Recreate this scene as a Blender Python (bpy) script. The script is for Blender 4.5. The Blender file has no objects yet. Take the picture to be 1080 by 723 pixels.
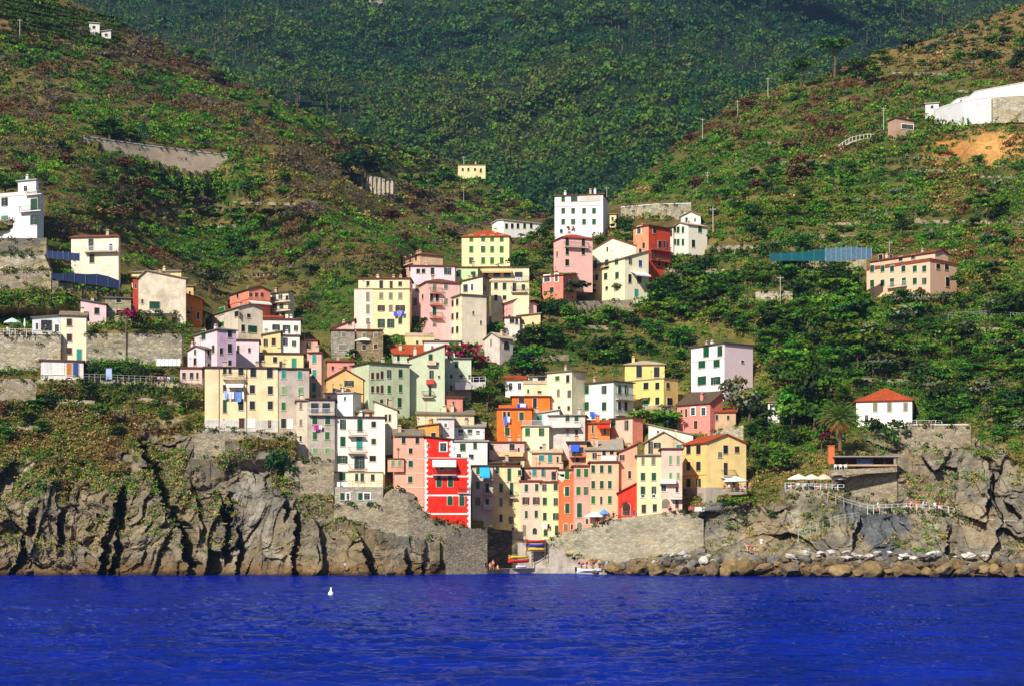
import bpy, bmesh, math, random
import numpy as np
from mathutils import Vector, Matrix
random.seed(7); rng = np.random.default_rng(11)
R_ = math.radians
FPX, HX, HY, CH = 1800.0, 540.0, 575.0, 5.0      # lens in photo pixels, horizon, camera height in metres
sc = bpy.context.scene
col = sc.collection

def P(px, py, Y):
    return Vector(((px-HX)/FPX*Y, Y, CH+(HY-py)/FPX*Y))

# ---------------------------------------------------------------- tagging
def tag(o, label=None, cat=None, group=None, kind=None):
    if label: o['label'] = label
    if cat:
        o['category'] = cat
        if not kind: o['kind'] = 'thing'
    if group: o['group'] = group
    if kind: o['kind'] = kind
    return o
def empty(name, loc=(0,0,0), rz=0.0, parent=None):
    o = bpy.data.objects.new(name, None); col.objects.link(o)
    o.empty_display_size = .3
    o.location = loc; o.rotation_euler = (0,0,rz)
    if parent: o.parent = parent
    return o
def link(name, me, parent=None, loc=None, rz=0.0):
    o = bpy.data.objects.new(name, me); col.objects.link(o)
    if parent: o.parent = parent
    if loc is not None: o.location = loc
    if rz: o.rotation_euler = (0,0,rz)
    return o
def copy_tree(src, parent=None):
    c = src.copy(); col.objects.link(c)
    if parent: c.parent = parent; c.matrix_parent_inverse = src.matrix_parent_inverse.copy()
    for ch in list(src.children): copy_tree(ch, c)
    return c

# ---------------------------------------------------------------- materials
def lin(c):
    return tuple(((v/255)/12.92 if v/255 <= .04045 else ((v/255+.055)/1.055)**2.4) for v in c)
MATS = {}
def nodes_of(name):
    m = bpy.data.materials.new(name); m.use_nodes = True
    nt = m.node_tree; b = nt.nodes['Principled BSDF']
    return m, nt, b
def N(nt, t, **kw):
    n = nt.nodes.new(t)
    for k, v in kw.items():
        if k in n.inputs: n.inputs[k].default_value = v
        else: setattr(n, k, v)
    return n
def mixc(nt, fac, a, b, mode='MIX'):
    n = nt.nodes.new('ShaderNodeMix'); n.data_type = 'RGBA'; n.blend_type = mode
    for sock, v in ((n.inputs[0], fac), (n.inputs[6], a), (n.inputs[7], b)):
        if hasattr(v, 'links'): nt.links.new(v, sock)
        elif isinstance(v, (int, float)): sock.default_value = v
        else: sock.default_value = (*v[:3], 1)
    return n.outputs[2]
def ramp(nt, src, a, b, lo=0.0, hi=1.0):
    n = nt.nodes.new('ShaderNodeMapRange'); nt.links.new(src, n.inputs[0])
    n.inputs[1].default_value = a; n.inputs[2].default_value = b; n.inputs[3].default_value = lo; n.inputs[4].default_value = hi
    return n.outputs[0]
def coords(nt, scale=(1,1,1), kind='Object'):
    tc = nt.nodes.new('ShaderNodeTexCoord'); mp = nt.nodes.new('ShaderNodeMapping')
    mp.inputs['Scale'].default_value = scale
    nt.links.new(tc.outputs[kind], mp.inputs['Vector']); return mp.outputs[0]
def noise(nt, vec, scale, detail=4, rough=.6):
    n = nt.nodes.new('ShaderNodeTexNoise'); n.inputs['Scale'].default_value = scale
    n.inputs['Detail'].default_value = detail; n.inputs['Roughness'].default_value = rough
    nt.links.new(vec, n.inputs['Vector']); return n.outputs['Fac']
def bump(nt, b, h, strength, dist):
    n = nt.nodes.new('ShaderNodeBump'); n.inputs['Strength'].default_value = strength
    n.inputs['Distance'].default_value = dist
    nt.links.new(h, n.inputs['Height']); nt.links.new(n.outputs[0], b.inputs['Normal'])

def plaster(rgb, wear=.5):
    key = ('pl', rgb, wear)
    if key in MATS: return MATS[key]
    m, nt, b = nodes_of('plaster'); c = lin(rgb)
    if c[1] > .3 and c[0] > c[2]: c = (c[0]*.97, c[1]*.95, c[2]+.02*(c[0]-c[2]))     # lime wash: paler than the pigment
    if min(c) > .09: c = tuple(v*.86+.14*w for v, w in zip(c, (.8,.64,.42)))
    v = coords(nt); seed = nt.nodes.new('ShaderNodeObjectInfo')
    add = nt.nodes.new('ShaderNodeVectorMath'); add.operation = 'ADD'
    sm = nt.nodes.new('ShaderNodeVectorMath'); sm.operation = 'SCALE'; sm.inputs[3].default_value = 1
    cmb = nt.nodes.new('ShaderNodeCombineXYZ')
    mm = nt.nodes.new('ShaderNodeMath'); mm.operation = 'MULTIPLY'; mm.inputs[1].default_value = 60
    nt.links.new(seed.outputs['Random'], mm.inputs[0]); nt.links.new(mm.outputs[0], cmb.inputs[0])
    nt.links.new(v, add.inputs[0]); nt.links.new(cmb.outputs[0], add.inputs[1]); v = add.outputs[0]
    mp = nt.nodes.new('ShaderNodeMapping'); mp.inputs['Scale'].default_value = (1.3, 1.3, .16); nt.links.new(v, mp.inputs[0])
    blot = ramp(nt, noise(nt, v, .35, 6, .7), .46, .64)
    streak = ramp(nt, noise(nt, mp.outputs[0], 1.1, 5, .7), .5, .78)
    dirt = tuple(x*f for x, f in zip(c, (.62, .57, .53))); pale = tuple(min(.85, x*1.08+.03) for x in c)
    c1 = mixc(nt, ramp(nt, noise(nt, v, .9, 3), .35, .7, 0, .7), c, pale)
    mul = nt.nodes.new('ShaderNodeMath'); mul.operation = 'MULTIPLY'; mul.inputs[1].default_value = wear
    nt.links.new(blot, mul.inputs[0])
    c2 = mixc(nt, mul.outputs[0], c1, dirt)
    mul2 = nt.nodes.new('ShaderNodeMath'); mul2.operation = 'MULTIPLY'; mul2.inputs[1].default_value = wear*.8
    nt.links.new(streak, mul2.inputs[0])
    c3 = mixc(nt, mul2.outputs[0], c2, tuple(x*.6+.02 for x in c))
    nt.links.new(c3, b.inputs['Base Color']); b.inputs['Roughness'].default_value = .92
    b.inputs['Specular IOR Level'].default_value = .15
    bump(nt, b, noise(nt, v, 5, 4), .35, .04)
    MATS[key] = m; return m

def paint(name, rgb, rough=.6, spec=.3, var=.15, metal=0.0):
    key = ('pt', name, rgb, rough)
    if key in MATS: return MATS[key]
    m, nt, b = nodes_of(name); c = lin(rgb); v = coords(nt)
    oi = nt.nodes.new('ShaderNodeObjectInfo')
    c1 = mixc(nt, ramp(nt, noise(nt, v, 2.2, 4), .4, .7, 0, .8), c, tuple(x*(1-2*var) for x in c))
    c2 = mixc(nt, ramp(nt, oi.outputs['Random'], 0, 1, 0, .55), c1, tuple(min(1, x*1.35+.012) for x in c))
    nt.links.new(c2, b.inputs['Base Color'])
    b.inputs['Roughness'].default_value = rough; b.inputs['Specular IOR Level'].default_value = spec
    b.inputs['Metallic'].default_value = metal
    MATS[key] = m; return m

def stone(rgb=(150,138,118), rgb2=(105,96,84), scale=2.2, name='stone', mort=.5):
    key = ('st', rgb, rgb2, scale)
    if key in MATS: return MATS[key]
    m, nt, b = nodes_of(name)
    v = coords(nt, (1, 1, 1.7), 'Object')
    vo = nt.nodes.new('ShaderNodeTexVoronoi'); vo.inputs['Scale'].default_value = scale
    nt.links.new(v, vo.inputs['Vector'])
    ve = nt.nodes.new('ShaderNodeTexVoronoi'); ve.feature = 'DISTANCE_TO_EDGE'; ve.inputs['Scale'].default_value = scale
    nt.links.new(v, ve.inputs['Vector'])
    sep = nt.nodes.new('ShaderNodeSeparateColor'); nt.links.new(vo.outputs['Color'], sep.inputs[0])
    c1 = mixc(nt, sep.outputs[0], lin(rgb), lin(rgb2))
    c2 = mixc(nt, ramp(nt, noise(nt, v, .3, 6, .75), .46, .66, 0, .8), c1, tuple(x*.6 for x in lin(rgb2)))
    c2a = mixc(nt, ramp(nt, noise(nt, v, .17, 5, .75), .5, .62, 0, .55), c2, lin((196, 178, 136)))
    c2b = mixc(nt, ramp(nt, noise(nt, v, .24, 6, .8), .56, .64, 0, .75), c2a, lin((86, 92, 46)))
    c3 = mixc(nt, ramp(nt, ve.outputs['Distance'], 0, .09, mort, 0), c2b, (.06, .055, .045))
    nt.links.new(c3, b.inputs['Base Color']); b.inputs['Roughness'].default_value = .95
    b.inputs['Specular IOR Level'].default_value = .1
    bump(nt, b, ve.outputs['Distance'], .8, .15)
    MATS[key] = m; return m

def tiles(rgb, name='roof_tiles'):
    key = ('ti', rgb)
    if key in MATS: return MATS[key]
    m, nt, b = nodes_of(name); c = lin(rgb); v = coords(nt)
    vo = nt.nodes.new('ShaderNodeTexVoronoi'); vo.inputs['Scale'].default_value = 2.6; nt.links.new(v, vo.inputs['Vector'])
    sep = nt.nodes.new('ShaderNodeSeparateColor'); nt.links.new(vo.outputs['Color'], sep.inputs[0])
    c1 = mixc(nt, ramp(nt, sep.outputs[0], 0, 1, 0, .8), c, tuple(x*.6 for x in c))
    c2 = mixc(nt, ramp(nt, noise(nt, v, .6, 5, .7), .5, .7, 0, .8), c1, lin((96, 84, 66)))
    nt.links.new(c2, b.inputs['Base Color']); b.inputs['Roughness'].default_value = .9
    b.inputs['Specular IOR Level'].default_value = .12
    wv = nt.nodes.new('ShaderNodeTexWave'); wv.inputs['Scale'].default_value = 1.6; wv.bands_direction = 'X'; wv.inputs['Distortion'].default_value = .4
    nt.links.new(v, wv.inputs['Vector']); bump(nt, b, wv.outputs['Fac'], .7, .08)
    MATS[key] = m; return m

def glass_dark():
    if 'gl' in MATS: return MATS['gl']
    m, nt, b = nodes_of('window_glass')
    v = coords(nt)
    c = mixc(nt, ramp(nt, noise(nt, v, 1.5, 2), .4, .65), (.012, .014, .02), (.05, .055, .07))
    nt.links.new(c, b.inputs['Base Color']); b.inputs['Roughness'].default_value = .12
    MATS['gl'] = m; return m

def leafmat(name, attr=True, rgb=None, rnd=.35):
    """foliage; colour from the mesh attribute 'tint' or one colour, varied per object and by noise"""
    key = ('lf', name)
    if key in MATS: return MATS[key]
    m, nt, b = nodes_of(name)
    if attr:
        a = nt.nodes.new('ShaderNodeAttribute'); a.attribute_name = 'tint'; base = a.outputs['Color']
    else:
        g = nt.nodes.new('ShaderNodeRGB'); g.outputs[0].default_value = (*rgb, 1); base = g.outputs[0]
    oi = nt.nodes.new('ShaderNodeObjectInfo')
    hs = nt.nodes.new('ShaderNodeHueSaturation')
    nt.links.new(ramp(nt, oi.outputs['Random'], 0, 1, .47, .52), hs.inputs['Hue'])
    nt.links.new(ramp(nt, oi.outputs['Random'], 0, 1, 1-rnd, 1+rnd), hs.inputs['Value'])
    nt.links.new(base, hs.inputs['Color'])
    nt.links.new(hs.outputs[0], b.inputs['Base Color'])
    b.inputs['Roughness'].default_value = .7; b.inputs['Specular IOR Level'].default_value = .12
    tr = nt.nodes.new('ShaderNodeBsdfTranslucent'); nt.links.new(hs.outputs[0], tr.inputs[0])
    mx = nt.nodes.new('ShaderNodeMixShader'); mx.inputs[0].default_value = .18
    out = nt.nodes['Material Output']
    nt.links.new(b.outputs[0], mx.inputs[1]); nt.links.new(tr.outputs[0], mx.inputs[2]); nt.links.new(mx.outputs[0], out.inputs[0])
    MATS[key] = m; return m

# ---------------------------------------------------------------- mesh builder
class MB:
    def __init__(s): s.v = []; s.f = []; s.m = []
    def poly(s, pts, mi=0):
        k = len(s.v); s.v += [tuple(p) for p in pts]; s.f.append(tuple(range(k, k+len(pts)))); s.m.append(mi); return s
    def box(s, x0, x1, y0, y1, z0, z1, mi=0):
        k = len(s.v)
        s.v += [(x0,y0,z0),(x1,y0,z0),(x1,y1,z0),(x0,y1,z0),(x0,y0,z1),(x1,y0,z1),(x1,y1,z1),(x0,y1,z1)]
        for q in ((0,3,2,1),(4,5,6,7),(0,1,5,4),(1,2,6,5),(2,3,7,6),(3,0,4,7)):
            s.f.append(tuple(k+i for i in q)); s.m.append(mi)
        return s
    def tube(s, a, b, ra, rb=None, n=6, mi=0):
        rb = ra if rb is None else rb
        a = Vector(a); b = Vector(b); d = (b-a).normalized()
        u = d.orthogonal().normalized(); w = d.cross(u); k = len(s.v)
        for p, r in ((a, ra), (b, rb)):
            for i in range(n):
                t = 2*math.pi*i/n; s.v.append(tuple(p+u*math.cos(t)*r+w*math.sin(t)*r))
        for i in range(n):
            j = (i+1) % n; s.f.append((k+i, k+j, k+n+j, k+n+i)); s.m.append(mi)
        s.f.append(tuple(k+n-1-i for i in range(n))); s.m.append(mi)
        s.f.append(tuple(k+n+i for i in range(n))); s.m.append(mi)
        return s
    def loft(s, rings, mi=0, cap=True):
        k = len(s.v); n = len(rings[0])
        for r in rings: s.v += [tuple(p) for p in r]
        for i in range(len(rings)-1):
            for j in range(n):
                q = (j+1) % n
                s.f.append((k+i*n+j, k+i*n+q, k+(i+1)*n+q, k+(i+1)*n+j)); s.m.append(mi)
        if cap:
            s.f.append(tuple(k+n-1-i for i in range(n))); s.m.append(mi)
            s.f.append(tuple(k+(len(rings)-1)*n+i for i in range(n))); s.m.append(mi)
        return s
    def mesh(s, name, mats, smooth=False):
        me = bpy.data.meshes.new(name); me.from_pydata(s.v, [], s.f)
        for m in (mats if isinstance(mats, (list, tuple)) else [mats]): me.materials.append(m)
        me.polygons.foreach_set('material_index', s.m)
        if smooth: me.polygons.foreach_set('use_smooth', [True]*len(s.f))
        me.update(); return me
    def build(s, name, mats, parent=None, loc=None, rz=0.0, smooth=False):
        return link(name, s.mesh(name, mats, smooth), parent, loc, rz)

def quad_mesh(name, V, mats, tint=None, smooth=False):
    """V: (n,4,3) quads as one mesh; tint (n,3)"""
    n = len(V); me = bpy.data.meshes.new(name)
    me.vertices.add(n*4); me.vertices.foreach_set('co', np.ascontiguousarray(V, dtype=np.float32).ravel())
    me.loops.add(n*4); me.loops.foreach_set('vertex_index', np.arange(n*4, dtype=np.int32))
    me.polygons.add(n); me.polygons.foreach_set('loop_start', np.arange(0, n*4, 4, dtype=np.int32))
    me.polygons.foreach_set('loop_total', np.full(n, 4, dtype=np.int32))
    for m in (mats if isinstance(mats, (list, tuple)) else [mats]): me.materials.append(m)
    if tint is not None:
        at = me.attributes.new('tint', 'FLOAT_COLOR', 'POINT')
        c = np.ones((n, 4, 4), dtype=np.float32); c[:, :, :3] = tint[:, None, :]
        at.data.foreach_set('color', c.ravel())
    me.update(calc_edges=True); me.validate(); return me

def grid_mesh(name, V, mats, tint=None, smooth=True):
    """V: (rows, cols, 3)"""
    r, c = V.shape[:2]; me = bpy.data.meshes.new(name)
    me.vertices.add(r*c); me.vertices.foreach_set('co', np.ascontiguousarray(V, dtype=np.float32).ravel())
    i = (np.arange(r-1)[:, None]*c+np.arange(c-1)[None, :]).ravel()
    q = np.stack([i, i+1, i+c+1, i+c], 1).astype(np.int32); n = len(q)
    me.loops.add(n*4); me.loops.foreach_set('vertex_index', q.ravel())
    me.polygons.add(n); me.polygons.foreach_set('loop_start', np.arange(0, n*4, 4, dtype=np.int32))
    me.polygons.foreach_set('loop_total', np.full(n, 4, dtype=np.int32))
    me.polygons.foreach_set('use_smooth', np.full(n, smooth))
    for m in (mats if isinstance(mats, (list, tuple)) else [mats]): me.materials.append(m)
    if tint is not None:
        at = me.attributes.new('tint', 'FLOAT_COLOR', 'POINT')
        cc = np.ones((r*c, 4), dtype=np.float32); cc[:, :3] = tint.reshape(-1, 3)
        at.data.foreach_set('color', cc.ravel())
    me.update(calc_edges=True); return me

# ---------------------------------------------------------------- numpy noise
_TB = np.random.default_rng(5).permutation(8192).astype(np.int32); _TV = np.random.default_rng(6).random(8192).astype(np.float32)
def _h(ix, iy, iz, s=0):
    h = _TB[(ix.astype(np.int32)+s*131) & 8191]
    h = _TB[(h+iy.astype(np.int32)) & 8191]
    if iz is not None: h = _TB[(h+iz.astype(np.int32)) & 8191]
    return _TV[(h+s*17) & 8191]
def vnoise(x, y, z=None, s=0):
    x = np.asarray(x, np.float32); y = np.asarray(y, np.float32)
    xi, yi = np.floor(x), np.floor(y); fx, fy = x-xi, y-yi; fx = fx*fx*(3-2*fx); fy = fy*fy*(3-2*fy)
    ix, iy = xi.astype(np.int32), yi.astype(np.int32)
    A0 = _TB[(ix+s*131) & 8191]; A1 = _TB[(ix+1+s*131) & 8191]
    def lay(iz):
        r = []
        for A in (A0, A1):
            for d in (0, 1):
                h = _TB[(A+iy+d) & 8191]
                if iz is not None: h = _TB[(h+iz) & 8191]
                r.append(_TV[(h+s*17) & 8191])
        a = r[0]+(r[1]-r[0])*fy; b = r[2]+(r[3]-r[2])*fy; return a+(b-a)*fx
    if z is None: return lay(None)*2-1
    z = np.asarray(z, np.float32); zi = np.floor(z); fz = z-zi; fz = fz*fz*(3-2*fz); iz = zi.astype(np.int32)
    a, b = lay(iz), lay(iz+1); return (a+(b-a)*fz)*2-1
def fbm(x, y, z=None, o=4, s=0, g=.5):
    out = 0; amp = 1; f = 1; t = 0
    for i in range(o):
        out = out+amp*vnoise(x*f, y*f, None if z is None else z*f, s+i*17); t += amp; amp *= g; f *= 2.03
    return out/t
def voro(x, y, s=0):
    """2-D cells: returns cell value, tilt a, tilt b, dx, dy, edge distance"""
    x = np.asarray(x, np.float32); y = np.asarray(y, np.float32); xi, yi = np.floor(x), np.floor(y); z0 = None
    d1 = np.full(x.shape, 9.); d2 = np.full(x.shape, 9.); cid = [xi, yi]; dd = [x*0, x*0]
    for a in (-1, 0, 1):
        for b in (-1, 0, 1):
            cx, cy = xi+a, yi+b
            px_ = cx+.1+.8*_h(cx, cy, z0, s); py_ = cy+.1+.8*_h(cx, cy, z0, s+5)
            d = (x-px_)**2+(y-py_)**2
            near = d < d1
            d2 = np.where(near, d1, np.minimum(d2, d)); d1 = np.where(near, d, d1)
            cid = [np.where(near, cx, cid[0]), np.where(near, cy, cid[1])]
            dd = [np.where(near, x-px_, dd[0]), np.where(near, y-py_, dd[1])]
    v = _h(cid[0], cid[1], z0, s+9); ta = _h(cid[0], cid[1], z0, s+11)*2-1; tb = _h(cid[0], cid[1], z0, s+13)*2-1
    return v, ta, tb, dd[0], dd[1], np.sqrt(d2)-np.sqrt(d1)
def smooth(a, b, x):
    t = np.clip((x-a)/(b-a), 0, 1); return t*t*(3-2*t)
HAZE = 0.00009; EXPO = 0.35
# ================================================================ TERRAIN DEPTHS
# the slope's distance (metres) at photo directions; thin plate through these
CP = []
for x_, w_ in ((-260,606),(-120,606),(0,606),(100,606),(200,606),(300,606),(400,606),(480,605),(520,604),(560,602.5),(600,603),(640,605),(700,606),(800,607),(900,608),(1000,608),(1080,608),(1200,608),(1340,607)):
    CP.append((x_, 612, 9000/(w_-575)-1))
CP += [(-260,500,296),(0,500,302),(120,500,302),(240,500,303),(0,400,318),(120,400,318),(200,410,318),(-260,400,315),
 (60,360,327),(180,350,335),(0,300,345),(-260,300,340),(20,252,352),(110,305,350),(180,310,358),(100,220,385),(-260,200,400),
 (160,175,442),(160,120,475),(60,50,520),(110,24,560),(200,68,580),(0,-50,560),(-260,-100,560),(240,84,590),
 (300,158,470),(370,205,452),(430,250,432),(300,250,420),(300,340,378),(230,290,412),(350,290,398),(220,210,455),
 (340,125,600),(400,185,600),(440,215,600),(380,150,620),(450,168,660),(500,190,660),(545,206,640),(575,226,600),(500,230,570),(540,240,520),
 (515,265,440),(560,262,445),(470,270,440),
 (230,450,310),(330,500,306),(280,560,296),(380,540,302),(440,560,304),(470,545,309),(500,560,312),
 (250,365,348),(340,400,340),(390,352,366),(450,345,372),(440,290,405),(520,335,380),(610,248,440),(640,310,398),(690,290,408),(740,262,412),
 (500,410,350),(570,400,356),(620,440,342),(690,430,346),(760,420,346),(750,450,334),(400,450,326),(480,470,330),
 (560,480,334),(640,480,332),(600,565,318),(540,555,326),(540,598,332),(600,590,322),(680,545,311),(760,520,308),(800,560,297),(700,580,300),
 (800,490,318),(880,480,312),(850,440,326),(930,445,325),(960,480,308),(960,420,340),(860,350,355),(960,310,368),(800,300,382),(850,270,395),(760,330,375),
 (880,200,440),(760,200,450),(1050,120,450),(985,200,425),(1060,200,405),(1060,300,362),(1060,400,328),(1060,470,305),(1060,540,291),(930,540,294),
 (700,215,480),(645,220,500),(760,155,510),(850,110,530),(930,70,560),(1000,50,560),(1080,15,590),(1080,60,520),(1340,0,560),(1340,200,410),(1340,400,320),
 (820,95,570),(700,185,540)]
CPa = np.array(CP, float)
def _tps(d2):
    return np.where(d2 > 1e-12, d2*np.log(np.maximum(d2, 1e-12))*.5, 0)
def _fit(pts, lam=.002):
    X = np.stack([pts[:,0]/400, pts[:,1]/250], 1); n = len(X)
    K = _tps(((X[:,None]-X[None])**2).sum(2))+lam*np.eye(n); Q = np.c_[np.ones(n), X]
    A = np.block([[K, Q],[Q.T, np.zeros((3,3))]]); s = np.linalg.solve(A, np.r_[pts[:,2], 0, 0, 0])
    def f(px, py):
        px = np.asarray(px, float); py = np.asarray(py, float); sh = px.shape
        u = px.ravel()/400; v = py.ravel()/250; out = s[n]+s[n+1]*u+s[n+2]*v
        for i in range(n): out = out+s[i]*_tps((u-X[i,0])**2+(v-X[i,1])**2)
        return out.reshape(sh)
    return f
D0 = _fit(CPa)
def D(px, py): return float(D0(np.array([px]), np.array([py]))[0])

RIDGE = np.array([(-260,-130),(-100,-95),(0,-40),(75,0),(110,18),(160,44),(200,64),(240,82),(300,108),(350,130),(400,150),(450,163),(500,186),(540,203),(575,224),(600,236),(625,228),(645,212),(680,182),(720,150),(760,120),(800,100),(830,88),(870,82),(920,58),(980,42),(1030,22),(1080,4),(1200,-50),(1340,-90)], float)
def ridge(px): return np.interp(px, RIDGE[:,0], RIDGE[:,1])

# dark clefts in the cliffs: the face right of each line steps back (photo directions, strength in metres, width in px)
CLEFTS = [([(125,520),(118,545),(108,572),(104,606)], 7, 12), ([(127,528),(124,560),(114,604)], 6, 10), ([(143,465),(160,500),(172,535),(190,562),(196,596)], 9, 16),
 ([(240,525),(238,560),(236,585)], 7, 9), ([(250,560),(249,606)], 6, 9), ([(372,545),(380,570),(392,606)], 10, 17), ([(312,540),(310,575),(308,606)], 6, 9),
 ([(428,585),(430,606)], 6, 10), ([(30,545),(24,575),(10,604)], 5, 10), ([(300,520),(302,540)], 5, 8), ([(448,565),(446,606)], 4, 8),
 ([(1000,555),(998,606)], 4, 10), ([(905,545),(900,570)], 4, 12), ([(1030,470),(1046,500),(1040,540)], 4, 10), ([(62,540),(60,575)], 4, 8), ([(205,520),(212,560)], 3, 8),
 ([(-60,500),(-50,606)], 7, 12), ([(1120,500),(1116,606)], 6, 12), ([(740,545),(742,590)], 3, 9), ([(560,480),(561,600)], 0.01, 5)]
# ---------------------------------------------------------------- region masks (photo directions)
CLIFFTOP = np.array([(-260,470),(0,488),(60,496),(120,484),(190,455),(240,468),(290,478),(330,500),(350,525),(420,545),(470,560),(510,552),(540,560),(600,572),(640,556),(700,548),(740,540),(800,520),(880,515),(900,480),(940,452),(985,446),(1030,470),(1080,490),(1340,470)], float)
def rockmask(px, py):
    e = fbm(px/22, py/16, s=31, o=4)*np.where(px < 230, 56, 30)
    return smooth(-7, 9, py+e-np.interp(px, CLIFFTOP[:,0], CLIFFTOP[:,1]))

def terrain():
    cols = np.arange(-260, 1341, 1.25)
    r1 = np.arange(615, 400, -1.05)
    n2 = 250; s2 = np.linspace(0, 1, n2+1)[1:]
    PX, _ = np.meshgrid(cols, np.arange(len(r1)+n2))
    PY = np.empty_like(PX); PY[:len(r1)] = r1[:, None]
    PY[len(r1):] = r1[-1]+(ridge(cols)[None]+fbm(cols/9, cols*0, s=3)[None]*1.6-r1[-1])*s2[:, None]
    Y = D0(PX, PY)
    X = (PX-HX)/FPX*Y; Z = CH+(HY-PY)/FPX*Y
    rock = rockmask(PX, PY)
    # clefts
    cl = np.zeros_like(Y)
    for line, amp, w in CLEFTS:
        l = np.array(line, float); yy = PY+fbm(PX/9, PY/9, s=77)*4
        lx = np.interp(yy, l[:,1], l[:,0])+fbm(PY/7, PY*0, s=int(l[0,0]))*5
        inside = smooth(l[0,1]-10, l[0,1]+6, PY)*smooth(l[-1,1]+14, l[-1,1], PY)
        d = PX-lx
        cl += inside*amp*np.where(d < 0, 0, np.clip(1-d/w, 0, 1)**.7)*np.where(d > 0, 1, 0)
        cl -= inside*amp*.25*np.exp(-np.maximum(-d, 0)/10)*(d < 0)
    # blocky rock: tilted facets in two sizes
    ang = np.where(PX > 700, .55, .0)+fbm(PX/120, PY/90, s=8)*.25
    ca, sa = np.cos(ang), np.sin(ang); u = X*ca+Z*sa; w_ = -X*sa+Z*ca
    wx = u+fbm(X/4, Z/4, s=21)*.45; wz = w_+fbm(X/4, Z/4, s=22)*.45
    stretchx = np.where(PX > 640, 15., 7.5); stretchz = np.where(PX > 640, 5.5, 12.); rs = np.where(PX > 640, .62, .85)
    v1, a1, b1, dx1, dy1, e1 = voro(wx/stretchx, wz/stretchz, 1)
    v2, a2, b2, dx2, dy2, e2 = voro(wx/2.6, wz/(2.6 if 0 else 2.4), 2)
    v3, a3, b3, dx3, dy3, e3 = voro(wx/1.1, wz/1.0, 3)
    big = np.where(PX > 700, .6, 1.0)*np.where(np.abs(PX-590) < 110, .35, 1)
    disp = big*((v1-.5)*4.6+(a1*dx1+b1*dy1*.5)*6.5)+rs*((v2-.5)*1.5+(a2*dx2+b2*dy2)*1.5)+((v3-.5)*.4+(a3*dx3+b3*dy3)*.5)*rs
    disp += smooth(.04, 0, e1)*.35*big+smooth(.04, 0, e2)*.15+fbm(X/1.1, Z/1.1, s=41)*.5+fbm(X/4, Z/2.2, s=42)*.9
    # soil slopes: gullies and terraces
    soil = fbm(X/26, Y/26, s=51)*5+fbm(X/6, Z/5, s=52)*1.6+fbm(X/1.6, Z/1.6, s=53)*.35
    zc = Z+fbm(X/50, Y/50, s=54)*3
    step = np.where(PX > 640, 3.4, 4.2)
    terr = (zc/step-np.floor(zc/step)); terr = smooth(0, .6, terr)-terr
    tm = smooth(-.25, .2, fbm(X/40, Z/40, s=55))
    soil += terr*step*1.5*tm*smooth(420, 380, PY)
    town = smooth(190, 240, PX)*smooth(800, 740, PX)*smooth(230, 290, PY)
    soil *= 1-.8*town
    nearsea = smooth(612, 600, PY)
    Yn = Y+(rock*(disp+cl)*(1-.3*town)+(1-rock)*(soil+cl*.5))*(.45+.55*nearsea)*smooth(1.0, .0, np.zeros_like(Y))
    # rise of slopes must stay in front of the ridge back
    for g in CARVE:
        ax, bx, tp, bs, yd = g
        j0 = max(int((ax-2+260)/1.25), 0); j1 = min(int((bx+2+260)/1.25)+1, PX.shape[1]); sl = (slice(None), slice(j0, j1)); px_, py_ = PX[sl], PY[sl]
        m = (px_ > ax-.8) & (px_ < bx+.8) & (py_ > tp-1) & (py_ < bs+2)
        Yn[sl] = np.where(m, np.maximum(Yn[sl], yd), Yn[sl])
    for g in PUSH:      # ground that must reach a wall's foot: at least this near
        ax, bx, tp, bs, yd, fa = g
        j0 = max(int((ax-6+260)/1.25), 0); j1 = min(int((bx+6+260)/1.25)+1, PX.shape[1]); sl = (slice(None), slice(j0, j1)); px_, py_ = PX[sl], PY[sl]
        m = smooth(ax-4, ax+.5, px_)*smooth(bx+4, bx-.5, px_)*smooth(tp-1, tp+.5, py_)*smooth(bs+fa, bs, py_)
        Yn[sl] = Yn[sl]*(1-m)+np.minimum(Yn[sl], yd)*m
    V = np.stack([(PX-HX)/FPX*Yn, Yn, CH+(HY-PY)/FPX*Yn], 2)
    # ---- colours of the ground itself
    g1 = fbm(X/9, Z/7, s=61, o=5); g2 = fbm(X/30, Z/22, s=62, o=4); g3 = fbm(X/2.2, Z/2, s=63, o=3)
    def C(c): return np.array(lin(c))[None, None]
    soilc = C((112,100,54))*(1-smooth(-.3,.5,g1))[...,None]+C((66,82,32))*smooth(-.3,.5,g1)[...,None]
    redd = smooth(.05,.5,g2)*smooth(330,180,PY); soilc = soilc*(1-redd[...,None]*.7)+C((84,58,36))*redd[...,None]*.7
    wall = (terr < -.17)*tm*smooth(-.1,.3,g2); soilc = soilc*(1-wall[...,None]*.5)+C((132,120,98))*wall[...,None]*.5
    straw = smooth(.05,.45,fbm(X/14, Z/8, s=64, o=4))*smooth(380,420,PY); soilc = soilc*(1-straw[...,None]*.6)+C((150,124,74))*straw[...,None]*.6
    orch = smooth(870,900,PX)*smooth(80,66,PY)+smooth(134,126,PX)*smooth(52,46,PY); orch = np.clip(orch,0,1)*.7; soilc = soilc*(1-orch[...,None])+C((132,104,62))*orch[...,None]
    og = smooth(40,10,np.hypot((PX-1045)/1.3,(PY-158)*1.3)+g1*14); soilc = soilc*(1-og[...,None])+C((196,146,84))*og[...,None]
    og = smooth(26,8,np.hypot((PX-1000)/1.5,(PY-158))+g1*14); soilc = soilc*(1-og[...,None])+C((176,122,66))*og[...,None]
    bandr = np.sin(w_*1.9+fbm(X/7,Z/7,s=71)*5)*.5+.5
    rk = C((112,104,90))*(1-bandr[...,None]*.55)+C((152,142,122))*bandr[...,None]*.55
    och = smooth(-.2,.25,g1+g3*.3)*np.where((PX>230)&(PX<560), 1.0, .75)
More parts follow.
